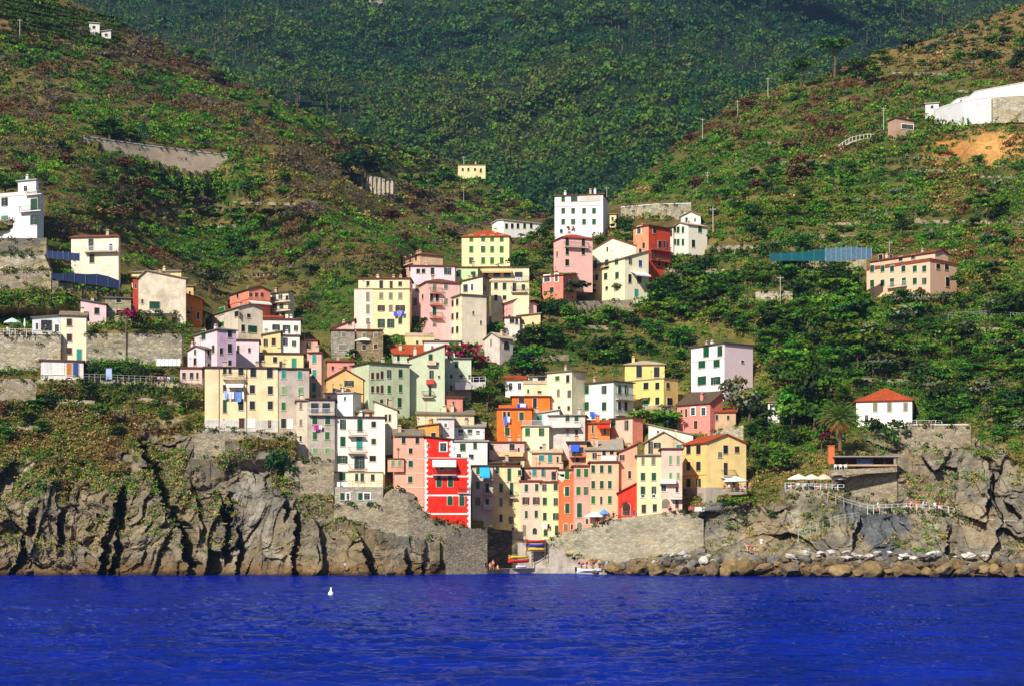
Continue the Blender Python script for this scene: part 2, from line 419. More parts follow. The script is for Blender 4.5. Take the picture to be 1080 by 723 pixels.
    lf = smooth(560,500,PX)[...,None]; rk = rk*(1-lf)+rk*np.array([1.03,1.0,.94])*lf; rk = rk*(1-och[...,None]*.6)+C((138,118,84))*och[...,None]*.6; rk = rk*(1+.16*smooth(640,760,PX)[...,None])
    pale = smooth(.25,.5,fbm(X/5, Z/9, s=72, o=4))*.6*np.where(PX>560,1.2,.8).clip(0,1); rk = rk*(1-pale[...,None])+C((186,176,156))*pale[...,None]
    blue = smooth(.1,.45,fbm(X/9, Z/9, s=73, o=3))*np.where(PX>640, .85, .35); rk = rk*(1-blue[...,None])+C((88,94,100))*blue[...,None]
    crack = np.clip(smooth(.04,0,e2)*.5+smooth(.06,0,e1)*.6, 0, .8)*rock; rk = rk*(1-crack[...,None]*.7)
    tide = smooth(2.6+.8, .6, V[...,2]+g3*.9); rk = rk*(1-tide[...,None]*.85)+C((110,84,50))*tide[...,None]*.85
    wet = smooth(.9,.1,V[...,2]+g3*.3); rk = rk*(1-wet[...,None]*.7)
    tint = soilc*(1-rock[...,None])+rk*rock[...,None]
    tint = tint*(1+.28*g3[...,None]+.1*rng.standard_normal(PX.shape)[...,None]).clip(.3,1.8)
    # back of the ridges, so the hill is a body
    back = []
    for k in range(1, 7):
        b = V[-1].copy(); b[:,1] += 18*k; b[:,2] -= 4*k+2.5*k*k; back.append(b)
    V = np.concatenate([V, np.stack(back)]); tint = np.concatenate([tint, np.repeat(tint[-1:], 6, 0)])
    low = V[0].copy(); low[:,2] = -6; low2 = low.copy(); low2[:,1] -= 3; V = np.concatenate([low[None]*1, V]); tint = np.concatenate([tint[:1], tint])
    return cols, PX, PY, Yn, V, tint, rock

def ground_material():
    m, nt, b = nodes_of('ground_and_rock')
    a = nt.nodes.new('ShaderNodeAttribute'); a.attribute_name = 'tint'
    v = coords(nt)
    n1 = noise(nt, v, .9, 8, .7)
    c = mixc(nt, ramp(nt, n1, .3, .7), a.outputs['Color'], (0,0,0), 'MIX')
    mul = mixc(nt, 1.0, a.outputs['Color'], (1,1,1), 'MULTIPLY')
    g = nt.nodes.new('ShaderNodeCombineColor'); r = ramp(nt, n1, .3, .72, .62, 1.3)
    for i in range(3): nt.links.new(r, g.inputs[i])
    mul = mixc(nt, 1.0, a.outputs['Color'], g.outputs[0], 'MULTIPLY')
    nt.links.new(mul, b.inputs['Base Color']); b.inputs['Roughness'].default_value = .95; b.inputs['Specular IOR Level'].default_value = .1
    bump(nt, b, n1, .8, .5)
    return m

# ---------------------------------------------------------------- the far mountain
MP = np.array([(-400,300,950),(0,300,900),(540,300,760),(1080,300,900),(1480,300,950),(540,230,840),(480,190,930),(300,120,1050),(700,180,900),(760,120,1000),(540,100,1150),(640,60,1180),
 (300,0,1450),(0,0,1500),(540,0,1400),(900,0,1500),(1080,0,1600),(540,-170,1800),(0,-170,1800),(1080,-170,1900),(-400,-170,1800),(1480,-170,1900),(420,50,1330),(820,60,1320),(200,60,1300)], float)
DM0 = _fit(MP)
def DM(PX, PY):
    Y = DM0(PX, PY); X = (PX-HX)/FPX*Y; Z = CH+(HY-PY)/FPX*Y
    rd = 1-np.abs(fbm(X/260, (Y+Z)/420, s=81, o=3))*2
    rd2 = 1-np.abs(fbm(X/120+Z/200, Z/260, s=85, o=2))*2
    return Y+(rd*-95-rd2*38)*smooth(300,200,PY)*smooth(-160,40,PY)+fbm(X/70, Z/70, s=82, o=4)*42
# ================================================================ HOUSES
CARVE = []; PUSH = []; HOUSES = []
CREAM=(238,218,180); PALE=(240,228,200); WHITE=(236,234,226); YEL=(236,196,110); LEM=(240,220,158); PEACH=(236,184,142); SALM=(226,150,118)
PINK=(232,176,160); ROSE=(216,116,106); LIL=(222,190,206); LILW=(236,214,224); SAGE=(186,204,166); MINT=(190,226,160); ORNG=(232,112,34); RED=(222,38,18)
BEIGE=(200,188,162); GRAY=(172,168,160); STON=(168,154,130); ORY=(238,176,104); WMINT=(216,228,218); TAN=(214,168,122); PNKW=(240,216,202); MAUVE=(206,142,128)
SHUT = {'g':(14,74,50), 't':(40,140,130), 'l':(112,158,112), 'b':(74,44,34), 'n':(22,34,40), 'r':(120,40,30), 'v':(28,104,40), 'y':(128,122,106), 'u':(40,70,140), 'w':(222,222,216), 'o':(196,120,60)}
ROOFC = {'o':(196,84,44), 'r':(150,84,60), 's':(150,136,114), 'k':(104,86,70), 'c':(190,172,140), 'g':(140,134,124), 'w':(226,224,218)}
def shutmat(k): return paint('shutter_paint', SHUT[k], .55, .3, .12)
def trim(rgb=(226,216,196)): return paint('trim', rgb, .8, .2, .1)
def iron(): return paint('railing_iron', (70,68,66), .6, .3, .1)
WC = {}
def arch_pts(w, h, y, n=8):
    r = w/2; zc = h/2-r
    return [(-r, y, -h/2), (r, y, -h/2)]+[(r*math.cos(math.pi*i/n), y, zc+r*math.sin(math.pi*i/n)) for i in range(n+1)]
def extr(mb, pts, dy, mi=0):
    q = [(p[0], p[1]+dy, p[2]) for p in pts]; n = len(pts); k = len(mb.v); mb.v += [tuple(p) for p in pts]+q
    mb.f.append(tuple(k+i for i in range(n))); mb.m.append(mi); mb.f.append(tuple(k+2*n-1-i for i in range(n))); mb.m.append(mi)
    for i in range(n):
        j = (i+1) % n; mb.f.append((k+i, k+n+i, k+n+j, k+j)); mb.m.append(mi)
def win_meshes(w, h, code):
    w = round(w*8)/8; h = round(h*8)/8; key = (w, h, code)
    if key in WC: return WC[key]
    W, H = w/2, h/2; arch = code[0] == 'a'; c = code[1:] if arch else code
    door = c[0] == 'D'; c0 = c[1] if door else c[0]
    f = MB(); fr = (.2 if c0 == 'w' else .04 if c0 == 'd' else .1)
    if arch:
        extr(f, arch_pts(w+.2, h+.2, 0.0), -.05, 0); extr(f, arch_pts(w-.06, h-.04, -.05), -.02, 1)
    else:
        f.box(-W-fr, -W, -.06, .02, -H, H+fr, 0).box(W, W+fr, -.06, .02, -H, H+fr, 0).box(-W, W, -.06, .02, H, H+fr, 0)
        f.box(-W-fr-.04, W+fr+.04, -.12, .02, -H-.1, -H, 0)
        f.box(-W, W, -.02, .015, -H, H, 1)
        if c0 in 'w' or c[0].isupper():
            f.box(-.025, .025, -.04, -.02, -H, H, 2).box(-W, W, -.04, -.02, H*.25, H*.25+.05, 2)
    frm = f.mesh('door_frame' if door else 'window', [trim((200,188,164)) if c0 != 'w' else trim((240,236,228)), glass_dark(), trim((150,144,132))])
    leaves = []
    if door:
        m = MB(); m.box(-W+.01, W-.01, -.05, -.021, -H, H-.02, 0)
        m.box(-W*.75, -W*.1, -.065, -.05, -H*.85, -H*.1, 0).box(W*.1, W*.75, -.065, -.05, -H*.85, -H*.1, 0).box(-W*.75, -W*.1, -.065, -.05, 0, H*.85, 0).box(W*.1, W*.75, -.065, -.05, 0, H*.85, 0)
        leaves = [m.mesh('door_leaf', shutmat(c0))]
    elif arch and c0 == 'd': pass
    elif arch:
        m = MB(); extr(m, arch_pts(w, h, -.07), -.05, 0)
        for i in range(7): m.box(-W*.85, W*.85, -.15, -.12, -H*.85+i*h*.1, -H*.85+i*h*.1+.06, 0)
        leaves = [m.mesh('shutter', shutmat(c0))]
    elif c0.isupper():
        for s in (-1, 1):
            m = MB(); x0, x1 = (-W-W-.02, -W-.02) if s < 0 else (W+.02, W+W+.02)
            m.box(x0, x1, -.12, -.07, -H, H)
            for i in range(6): m.box(x0+.06, x1-.06, -.145, -.12, -H+.08+i*h*.155, -H+.08+i*h*.155+h*.08)
            leaves.append(m.mesh('shutter', shutmat(c0.lower())))
    elif c0 not in 'dw':
        for s in (-1, 1):
            m = MB(); x0, x1 = (-W, -.015) if s < 0 else (.015, W)
            m.box(x0, x1, -.11, -.065, -H, H)
            for i in range(7): m.box(x0+.06, x1-.06, -.135, -.11, -H+.08+i*h*.135, -H+.08+i*h*.135+h*.075)
            leaves.append(m.mesh('shutter', shutmat(c0)))
    WC[key] = (frm, leaves, door); return WC[key]

class Bld:
    def __init__(s, label, a, c, b, top, base, colr, t=None, roof='flat', rc='s', name='house', cat='house', dep=7.0, Y=None, dY=-1.0,
                 pitch=17, wear=.5, ext=5.0, group=None, wallm=None, wallr=None, peak=.5, oh=.35, chim=1, carve=True, plinth=None, th=.18, rise=None):
        s.single = (b is None or b <= c+.5)
        if t is None: t = math.degrees(math.atan(((a+c)/2-HX)/FPX))+1.5 if s.single else 28
        s.t = R_(t); s.co, s.si = math.cos(s.t), math.sin(s.t)
        s.Y = (D(c, base)+dY) if Y is None else Y
        A = (a-HX)/FPX; s.A = (c-HX)/FPX; s.X = s.A*s.Y
        s.L = (s.X-A*s.Y)/(s.co+A*s.si)
        if s.single: s.R = dep
        else:
            Bq = (b-HX)/FPX; s.R = (Bq*s.Y-s.X)/(s.si-Bq*s.co)
            if s.R <= 0 or s.R > 40: print('BAD R', label, s.R); s.R = 8
        s.z0 = CH+(HY-base)/FPX*s.Y; z1 = CH+(HY-top)/FPX*s.Y; s.H = z1-s.z0
        s.label = label; s.base = base; s.top = top; s.px = (a, max(b or c, c)); s.cx = (a+max(b or c, c))/2
        s.root = tag(empty(name, (s.X, s.Y, s.z0), -s.t), label, cat, group); HOUSES.append(s)
        L, R, H = s.L, s.R, s.H
        w = MB(); w.box(-L, 0, 0, R, -ext, H)
        tan = math.tan(R_(pitch)); zs = None
        rf = MB()
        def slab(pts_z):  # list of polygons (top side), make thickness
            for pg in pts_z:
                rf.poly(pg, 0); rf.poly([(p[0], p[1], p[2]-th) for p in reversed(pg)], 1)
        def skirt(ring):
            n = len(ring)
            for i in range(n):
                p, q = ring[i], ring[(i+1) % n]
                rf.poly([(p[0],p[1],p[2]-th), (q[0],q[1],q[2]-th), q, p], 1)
        e = oh
        if roof == 'flat':
            rf.box(-L-e, e, -e, R+e, H, H+th+.04, 1); s.zt = H+th
        elif roof == 'par':   # flat roof with a parapet
            p = .25; rf.box(-L-.06, .06, -.06, R+.06, H, H+.12, 1)
            rf.box(-L, 0, 0, p, H+.12, H+.8, 0).box(-L, 0, R-p, R, H+.12, H+.8, 0).box(-L, -L+p, p, R-p, H+.12, H+.8, 0).box(-p, 0, p, R-p, H+.12, H+.8, 0); s.zt = H+.1
        elif roof == 'hip':
            m = min(L, R)/2; r = m*tan if rise is None else rise; k = m
            h0 = H-e*r/max(m, .1)+th
            x0, x1, y0, y1 = -L-e, e, -e, R+e
            if L >= R: A1, A2 = (-L+k, R/2, H+r+th), (-k, R/2, H+r+th)
            else: A1, A2 = (-L/2, k, H+r+th), (-L/2, R-k, H+r+th)
            a_, b_, c_, d_ = (x0,y0,h0), (x1,y0,h0), (x1,y1,h0), (x0,y1,h0)
            if L >= R: slab([[a_,b_,A2,A1],[b_,c_,A2],[c_,d_,A1,A2],[d_,a_,A1]])
            else: slab([[a_,b_,A1],[b_,c_,A2,A1],[c_,d_,A2],[d_,a_,A1,A2]])
            skirt([a_,b_,c_,d_]); s.zt = H+r*.6
        elif roof == 'gx':    # ridge along the front
            r = (R/2)*tan if rise is None else rise; yp = R/2; h0 = H-e*r/yp+th; top_ = H+r+th
            x0, x1, y0, y1 = -L-e, e, -e, R+e
            slab([[(x0,y0,h0),(x1,y0,h0),(x1,yp,top_),(x0,yp,top_)],[(x0,yp,top_),(x1,yp,top_),(x1,y1,h0),(x0,y1,h0)]])
            skirt([(x0,y0,h0),(x1,y0,h0),(x1,yp,top_),(x1,y1,h0),(x0,y1,h0),(x0,yp,top_)])
            for xx, sg in ((-L, -1), (0, 1)): w.poly([(xx,0,H),(xx,R,H),(xx,yp,H+r)] if sg > 0 else [(xx,R,H),(xx,0,H),(xx,yp,H+r)])
            s.zt = H+r*.6
        elif roof == 'gy':    # gable end on the front
            xp = -L+L*peak; r = (L/2)*tan if rise is None else rise; top_ = H+r+th
            y0, y1 = -e, R+e; hl = H-e*r/(xp+L)+th; hr = H-e*r/(-xp)+th
            slab([[(-L-e,y0,hl),(xp,y0,top_),(xp,y1,top_),(-L-e,y1,hl)],[(xp,y0,top_),(e,y0,hr),(e,y1,hr),(xp,y1,top_)]])
            skirt([(-L-e,y0,hl),(xp,y0,top_),(e,y0,hr),(e,y1,hr),(xp,y1,top_),(-L-e,y1,hl)])
            w.poly([(-L,0,H),(0,0,H),(xp,0,H+r)]).poly([(0,R,H),(-L,R,H),(xp,R,H+r)]); s.zt = H+r*.6
        elif roof in ('sl', 'sr', 'sb'):   # one slope: up to the left / right / back
            r = (L if roof != 'sb' else R)*tan if rise is None else rise
            if roof == 'sb': z = lambda x, y: H+r*y/R+th
            elif roof == 'sl': z = lambda x, y: H+r*(-x)/L+th
            else: z = lambda x, y: H+r*(x+L)/L+th
            ring = [(x, y, z(x, y)) for x, y in ((-L-e,-e),(e,-e),(e,R+e),(-L-e,R+e))]
            slab([ring]); skirt(ring)
            zz = lambda x, y: z(x, y)-th
            if roof == 'sb': w.poly([(0,0,H),(0,R,H),(0,R,H+r)]).poly([(-L,R,H),(-L,0,H),(-L,R,H+r)]).poly([(0,R,H),(-L,R,H),(-L,R,H+r),(0,R,H+r)])
            elif roof == 'sl': w.poly([(-L,0,H),(0,0,H),(-L,0,H+r)]).poly([(0,R,H),(-L,R,H),(-L,R,H+r)]).poly([(-L,R,H),(-L,0,H),(-L,0,H+r),(-L,R,H+r)])
            else: w.poly([(-L,0,H),(0,0,H),(0,0,H+r)]).poly([(0,R,H),(-L,R,H),(0,R,H+r)]).poly([(0,0,H),(0,R,H),(0,R,H+r),(0,0,H+r)])
            s.zt = H+r*.5
        wm = wallm or plaster(colr, wear)
        mats = [wm]
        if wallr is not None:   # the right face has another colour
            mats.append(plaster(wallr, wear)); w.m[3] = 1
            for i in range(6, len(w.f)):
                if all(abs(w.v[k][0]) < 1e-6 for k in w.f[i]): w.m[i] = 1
        s.wall = w.build('wall', mats, s.root)
        if plinth:
            w2 = MB(); w2.box(-L-.05, .05, -.05, R+.05, -ext, plinth[0]); w2.build('plinth', plaster(plinth[1], .6), s.root)
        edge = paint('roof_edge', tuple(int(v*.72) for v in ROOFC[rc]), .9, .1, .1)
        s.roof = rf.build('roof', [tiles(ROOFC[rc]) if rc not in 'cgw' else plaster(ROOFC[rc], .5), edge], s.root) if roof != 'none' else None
        if roof == 'none': s.zt = H
        if s.roof:
            for i in range(chim):
                cx, cy = -L*random.uniform(.15, .85), min(R*.5, 3)*random.uniform(.5, 1); q = MB(); hh = s.zt+random.uniform(.7, 1.2)
                q.box(cx-.3, cx+.3, cy-.25, cy+.25, H-.1, hh).box(cx-.4, cx+.4, cy-.35, cy+.35, hh, hh+.1, 1).box(cx-.22, cx+.22, cy-.18, cy+.18, hh+.1, hh+.3, 0)
                q.build('chimney', [plaster(colr if random.random() < .6 else (190,170,150), .7), paint('chimney_cap', (120,92,74), .9)], s.roof)
        if carve:
            x = a
            while x < s.px[1]-.2:
                e_ = min(x+4, s.px[1]); mx = (x+e_)/2; Aq = (mx-HX)/FPX
                if mx <= c: yy = s.Y-(Aq*s.Y-s.X)/(s.co+Aq*s.si)*s.si
                else: yy = s.Y+(Aq*s.Y-s.X)/(s.si-Aq*s.co)*s.co
                CARVE.append((x, e_, top-2, base+1.5, max(yy, s.Y-1)+1.6)); x = e_
        if s.roof and random.random() < .6:
            cx, cy = -L*random.uniform(.1, .9), min(R*.5, 3)*random.uniform(.4, 1); q = MB(); h0 = s.zt-.3; q.tube((cx,cy,h0),(cx,cy,h0+2.3),.035,n=4)
            for k in range(4): q.tube((cx-.35+.05*k,cy,h0+1.9+.1*k),(cx+.35-.05*k,cy,h0+1.9+.1*k),.02,n=4)
            q.build('aerial', iron(), s.roof)
    def loc(s, face, px, py, out=0.0):
        Aq = (px-HX)/FPX
        if face == 'F':
            x = (Aq*s.Y-s.X)/(s.co+Aq*s.si); Y = s.Y-x*s.si; return Vector((x, -out, CH+(HY-py)/FPX*Y-s.z0)), Y
        y = (Aq*s.Y-s.X)/(s.si-Aq*s.co); Y = s.Y+y*s.co; return Vector((out, y, CH+(HY-py)/FPX*Y-s.z0)), Y
    def sc(s, face, Y, px):
        al = math.atan((px-HX)/FPX); cs = math.cos(s.t-al) if face == 'F' else abs(math.sin(s.t-al)); return Y/FPX, Y/FPX/max(cs, .25)
    def win(s, face, px, py, w, h, code='g'):
        p, Y = s.loc(face, px, py); kz, kx = s.sc(face, Y, px)
        lim = 0.15
        if face == 'F': p.x = min(max(p.x, -s.L+lim), -lim)
        else: p.y = min(max(p.y, lim), s.R-lim)
        if code in ('g','n','v','t','b') and random.random() < .13 and w > 2.6: code = code.upper(); w *= .56
        frm, leaves, door = win_meshes(max(.4, w*kx-.04), max(.5, h*kz-.02), code)
        o = link(frm.name, frm, s.root, p, R_(90) if face == 'R' else 0); o.name = 'door' if door else 'window'
        for l in leaves: q = link(l.name.split('.')[0], l, o)
        return o
    def wins(s, face, xs, ys, w, h, code='g'):
        for y in ys:
            for x in xs: s.win(face, x, y, w, h, code)
        return s
    def W(s, face, *items):
        for it in items: s.win(face, *it)
        return s
    def fbox(s, face, x0, x1, y0, y1, z0, z1, mb, mi=0):
        if face == 'F': mb.box(x0, x1, y0, y1, z0, z1, mi)
        else: mb.box(-y1, -y0, x0, x1, z0, z1, mi)
    def bal(s, face, x0, x1, py, out=1.0, rail='iron', colr=(200,186,160), rh=1.0):
        p, Y = s.loc(face, x0, py); q, _ = s.loc(face, x1, py)
        ua, ub = (p.x, q.x) if face == 'F' else (p.y, q.y); z = p.z; m = MB()
        s.fbox(face, ua, ub, -out, 0, z-.18, z, m)
        o = m.build('balcony', plaster(colr, .6), s.root); r = MB()
        if rail == 'solid':
            s.fbox(face, ua, ub, -out, -out+.12, z, z+rh, r); s.fbox(face, ua, ua+.12, -out+.12, 0, z, z+rh, r); s.fbox(face, ub-.12, ub, -out+.12, 0, z, z+rh, r)
            r.build('parapet', plaster(colr, .5), o)
        else:
            n = max(3, int((ub-ua)/.22)); mt = iron() if rail == 'iron' else paint('white_railing', (226,226,222), .5)
            for k in range(n+1): x = ua+.02+(ub-ua-.04)*k/n; s.fbox(face, x-.018, x+.018, -out+.02, -out+.05, z, z+rh, r)
            s.fbox(face, ua, ub, -out, -out+.07, z+rh, z+rh+.06, r)
            for e in (ua, ub-.06): s.fbox(face, e, e+.06, -out+.07, 0, z+rh, z+rh+.06, r); s.fbox(face, e, e+.04, -out*.5-.02, -out*.5+.02, z, z+rh, r)
            r.build('railing', mt, o)
        return s
    def band(s, face, pys, colr=(226,214,190), h=.16, out=.06, name='cornice'):
        for py in pys:
            m = MB(); p, Y = s.loc('F' if face != 'R' else 'R', s.px[1] if face == 'R' else (s.px[0]+1), py)
            p, Y = (Vector((0,0,CH+(HY-py)/FPX*s.Y-s.z0)), s.Y)
            if face in 'FB': m.box(-s.L-out, out, -out, 0-.001, p.z-h, p.z)
            if face in 'RB': m.box(.001, out, 0 if face == 'B' else -out, s.R, p.z-h, p.z)
            m.build(name, plaster(colr, .3), s.root)
        return s
    def pipe(s, face, px):
        p, Y = s.loc(face, px, s.top); x = p.x if face == 'F' else p.y; m = MB()
        if face == 'F': m.tube((x, -.1, -2), (x, -.1, s.H-.1), .06)
        else: m.tube((.1, x, -2), (.1, x, s.H-.1), .06)
        m.build('downpipe', paint('pipe', (128,110,92), .6), s.root); return s
    def awn(s, face, x0, x1, py, drop=.7, out=1.5, colr=(236,232,222), name='awning'):
        p, Y = s.loc(face, x0, py); q, _ = s.loc(face, x1, py); ua, ub = (p.x, q.x) if face == 'F' else (p.y, q.y); z = p.z
        def pt(u, y, zz): return (u, y, zz) if face == 'F' else (-y, u, zz)
        m = MB()
        m.loft([[pt(ua,-.02,z),pt(ub,-.02,z),pt(ub,-out,z-drop),pt(ua,-out,z-drop)],[pt(ua,-.02,z-.06),pt(ub,-.02,z-.06),pt(ub,-out,z-drop-.06),pt(ua,-out,z-drop-.06)]])
        m.loft([[pt(ua,-out-.02,z-drop+.02),pt(ub,-out-.02,z-drop+.02),pt(ub,-out+.02,z-drop+.02),pt(ua,-out+.02,z-drop+.02)],[pt(ua,-out-.02,z-drop-.3),pt(ub,-out-.02,z-drop-.3),pt(ub,-out+.02,z-drop-.3),pt(ua,-out+.02,z-drop-.3)]])
        m.build(name, paint('awning_cloth', colr, .9), s.root); return s
    def world(s, face, px, py, out=0.0):
        p, Y = s.loc(face, px, py, out)
        return Vector((s.X+p.x*s.co+p.y*s.si, s.Y-p.x*s.si+p.y*s.co, s.z0+p.z))
    def wash(s, label, face, x0, x1, py, cols, drop=1.2, out=.5):
        """washing on a line: one thing"""
        p = s.world(face, x0, py, out); q = s.world(face, x1, py, out)
        r = tag(empty('laundry', p), label, 'laundry'); d = q-p; m = MB(); m.tube((0,0,0), d, .02); m.build('clothes_line', iron(), r)
        u = 0.03; i = 0; n = d.normalized(); up = Vector((0,0,1)); yv = Vector((0,-1,0))
        while u < .95:
            w = random.uniform(.5, 1.1)/max(d.length, 1); w = min(w, .97-u); h = drop*random.uniform(.6, 1.1); c = cols[i % len(cols)]; m = MB(); g = []
            for k in range(4):
                a = d*(u+w*k/3); a2 = a+yv*(.04*math.sin(k*2.1+i)); g.append((a2, a2-up*h*(1-.06*(k % 2))+yv*.05*math.sin(k*1.7+i)))
            for k in range(3):
                a, b_ = g[k], g[k+1]; o2 = yv*.03
                m.loft([[a[0],b_[0],b_[0]+o2,a[0]+o2],[a[1],b_[1],b_[1]+o2,a[1]+o2]])
            m.build('cloth', paint('laundry_cloth', c, .95, .05), r); u += w+random.uniform(.02, .06); i += 1
        return s
# ---------------------------------------------------------------- far left group
B = Bld
b = B('white villa with teal shutters and rounded balconies at the left edge above a stone wall', -30,39,46,205,250,(222,228,238),t=20,roof='par',rc='w',wear=.15,name='villa',cat='villa',chim=0)
b.W('F',(5,213,6,9,'n'),(5,232,6,9,'t'),(36,216,7,13,'g'),(36,232,7,10,'g')).bal('F',22,45.5,224,.9,'iron',WHITE).bal('F',28,45.5,206,.7,'iron',WHITE)
b2 = B('small white roof room on top of the white villa, with a slim chimney', 19,38,41,190,205.5,(226,230,238),t=20,roof='flat',rc='w',Y=b.Y+.6,wear=.1,ext=.1,name='roof_room',cat='roof room',chim=1,carve=False)
b2.W('F',(27,199,4,6,'w'))
b = B('cream house with brown hipped roof and green shutters alone below the left hillside', 75,125,127,249,300,(240,226,200),t=8,roof='hip',rc='r',dep=9,pitch=25,dY=-2,chim=1)
b.W('F',(96,258,5,12,'g'),(97,273,5,9,'n'),(117,261,4,8,'w')).bal('F',90,124,266,1.0,'white')
b = B('yellow house with grey hipped roof behind the big blank cream gable', 139,191,194,286,325,(238,206,130),t=10,roof='hip',rc='g',dY=0,pitch=16)
b.W('F',(177,291,5,5,'v'))
b = B('blank cream gable house with one small teal shutter below the yellow house', 146,196,None,294,338,(228,218,190),roof='gy',rc='c',peak=.16,rise=1.4,dY=-2,wear=.9)
b.W('F',(163,322,11,8,'g'),(150,318,2,5,'d'))
B('narrow red house squeezed left of the blank cream gable', 140,146,None,293,318,(176,66,50),dY=-1.6,chim=0).W('F',(143,302,2,5,'d'))
B('tiny yellow house stuck to the right of the blank cream gable', 196,204,None,302,318,(238,206,130),dY=-1,chim=0,rc='c').W('F',(200,309,2,4,'d'))
B('bright orange house wall right of the blank cream gable', 197,213,None,316,342,(232,130,50),roof='sl',rise=1.0,rc='o',dY=-1.5,chim=0).W('F',(209,333,3,8,'b'),(202,325,2,4,'d'))
B('small pink house with a lean-to roof beside the pale stone house on the left', 85,112,None,321,338,(238,200,204),roof='sl',rise=.7,rc='g',dY=-2).W('F',(102,328,5,7,'n'))
B('pale stone house behind the small pink house on the left', 111,138,None,315,337,(178,170,140),wallm=stone((186,178,146),(150,142,112),1.6),dY=-.5,roof='flat',rc='g',chim=0).W('F',(125,317,5,5,'n'),(125,330,5,6,'n'),(116,327,2,4,'d'))
b = B('tall narrow pale yellow house with three brown windows on the left terrace', 64,91,None,333,380,(244,236,196),t=-12,roof='gx',rc='s',dY=-1.5,dep=7,wear=.2)
b.W('F',(73,340,5,8,'b'),(73,356,5,8,'b'),(73,370,5,7,'b'),(83.5,374,5,12,'Dt'))
b = B('white veranda house with an open dark terrace left of the tall yellow house', 34,64,None,336,353,(206,216,230),dY=-1.2,rc='g',chim=0,roof='sr',rise=.6); b.W('F',(49,343,11,11,'d'),(60,346,4,8,'w'),(39,344,3,7,'w'))
b = B('low white garage with blue and brown doors below the tall yellow house', 43,88,None,381,398,(228,224,214),dY=-3,dep=5,rc='r',chim=0,ext=3); b.W('F',(51,388,9,13,'Dw'),(62,388,9,13,'Dw'),(73,389,5,12,'Do'),(80,389,6,13,'Du'))
# ---------------------------------------------------------------- left quarter of the town
b = B('salmon red house with brown windows and white awning under the green hillside', 242,262,285,305,334,(220,120,96),t=58,roof='gx',rc='k',dY=0,pitch=18)
b.W('F',(251,312,2,5,'n')).W('R',(264,311,3,5,'r'),(270,311,3,5,'r'),(276,311,3,5,'r'),(266,326,3,4,'r')).awn('R',262,284,317,.5,1.4).band('B',[315],(200,90,70))
b = B('cream house with three rows of green shutters and stacked balconies beside the salmon house', 284,304,310,308,338,(232,224,196),t=30,roof='gx',rc='k',dY=0)
b.W('F',(289,313,4,5,'g'),(296,313,4,5,'g'),(303,314,3,5,'n'),(290,323,4,5,'n'),(297,323,4,5,'g'),(292,333,4,5,'g'),(299,333,4,6,'n')).bal('F',285,309,319.5,.9).bal('F',285,309,329,.9)
b = B('grey beige house with green windows below the salmon house', 218,251,277,324,366,(206,198,178),t=58,roof='gx',rc='s',dY=-1,wear=.8,wallr=(222,212,184))
b.W('F',(234,328,6,7,'v'),(234,342,5,5,'v'),(250,331,4,6,'n')).W('R',(266,347,9,7,'g'),(256,346,3,7,'n'),(262,333,3,4,'n'))
b = B('white house with open dark shutters right of the grey beige house', 277,317,None,337,362,WHITE,t=-6,roof='flat',rc='r',dY=-.5,wear=.15); b.W('F',(291,345,4,6,'G'),(302,347,4,8,'N'[0].replace('N','G')),(312,346,3,6,'g'))
B('low red tiled house roof on the white house left of the gap', 277,297,None,335,341,(170,90,64),dY=-2.6,dep=4,chim=0,ext=.4,roof='sb',rise=.8,rc='o').W('F',(287,338,3,3,'d'))
B('small yellow house below the white house with the open dark shutters', 277,296,None,353,378,(236,212,140),dY=-1.5,rc='c',roof='sr',rise=.7).W('F',(280,361,4,7,'b'),(288.5,360,4,7,'b'))
B('small white house with one grey window right of the small yellow house', 296,316,None,354,380,WHITE,dY=-1.2,rc='g').W('F',(301,360,3,8,'n'),(310,362,3,5,'g'))
b = B('lilac house with tall green shutter and violet right side on the left of the town', 205,229,249,347,392,LILW,t=58,roof='hip',rc='g',dY=-2,pitch=13,wallr=(206,176,214))
b.W('F',(215,353,4,10,'g'),(225,368,3,8,'d'),(211,371,3,6,'g')).W('R',(242,352,4,8,'n'),(242,367,4,10,'n'),(233,370,3,7,'n'),(242,383,3,7,'n'))
b = B('low pale lilac house between the lilac house and the flat roofed terraces', 248,273,None,359,385,LILW,dY=-2.2,rc='r',chim=0); b.W('F',(251,368,2,8,'n'),(263,369,3,5,'d'))
b = B('narrow pink house with two slim windows left of the big cream apartment house', 198,216,223,368,404,(240,206,214),t=38,roof='gy',rc='s',dY=-3); b.W('F',(206,371,2,6,'g'),(206,381,3,8,'n'),(212,392,3,6,'n')).W('R',(219.5,372,2,6,'n'),(219.5,386,2,6,'n'))
b = B('low pink annexe with dark ground floor openings at the cliff edge', 190,213,None,388,405,(238,198,190),dY=-4,chim=0,rc='r'); b.W('F',(194,396,4,7,'d'),(202,396,4,7,'d'),(208,396,2,7,'b'))
b = B('long pale yellow roof terrace house behind the big cream apartment house', 257,320,None,373,392,(240,216,150),dY=-2,rc='k',chim=2,t=-5); b.W('F',(276,378,6,8,'d'),(290,379,4,6,'n'),(296,385,3,9,'b'),(310,384,5,13,'t'),(266,383,3,6,'b'))
b = B('salmon pink roof house with two small windows above the teal shuttered tower', 307,335,None,359,378,(236,178,150),dY=-1.2,rc='r'); b.W('F',(314,364,4,5,'b'),(325.5,364,3,8,'b'))
b = B('slender pink tower house with four teal shutters', 326,339,341,372,440,(236,168,148),t=10,dY=-2,rc='r'); b.wins('F',[331.5],[378,394,408,420],4.5,9,'t')
b = B('big cream apartment house with dark green shutters and grey right half on the cliff edge', 216,293,None,388,452,(246,218,166),t=-6,roof='flat',rc='k',name='apartment_house',dY=-3,plinth=(1.6,(196,196,196)),chim=3,dep=8)
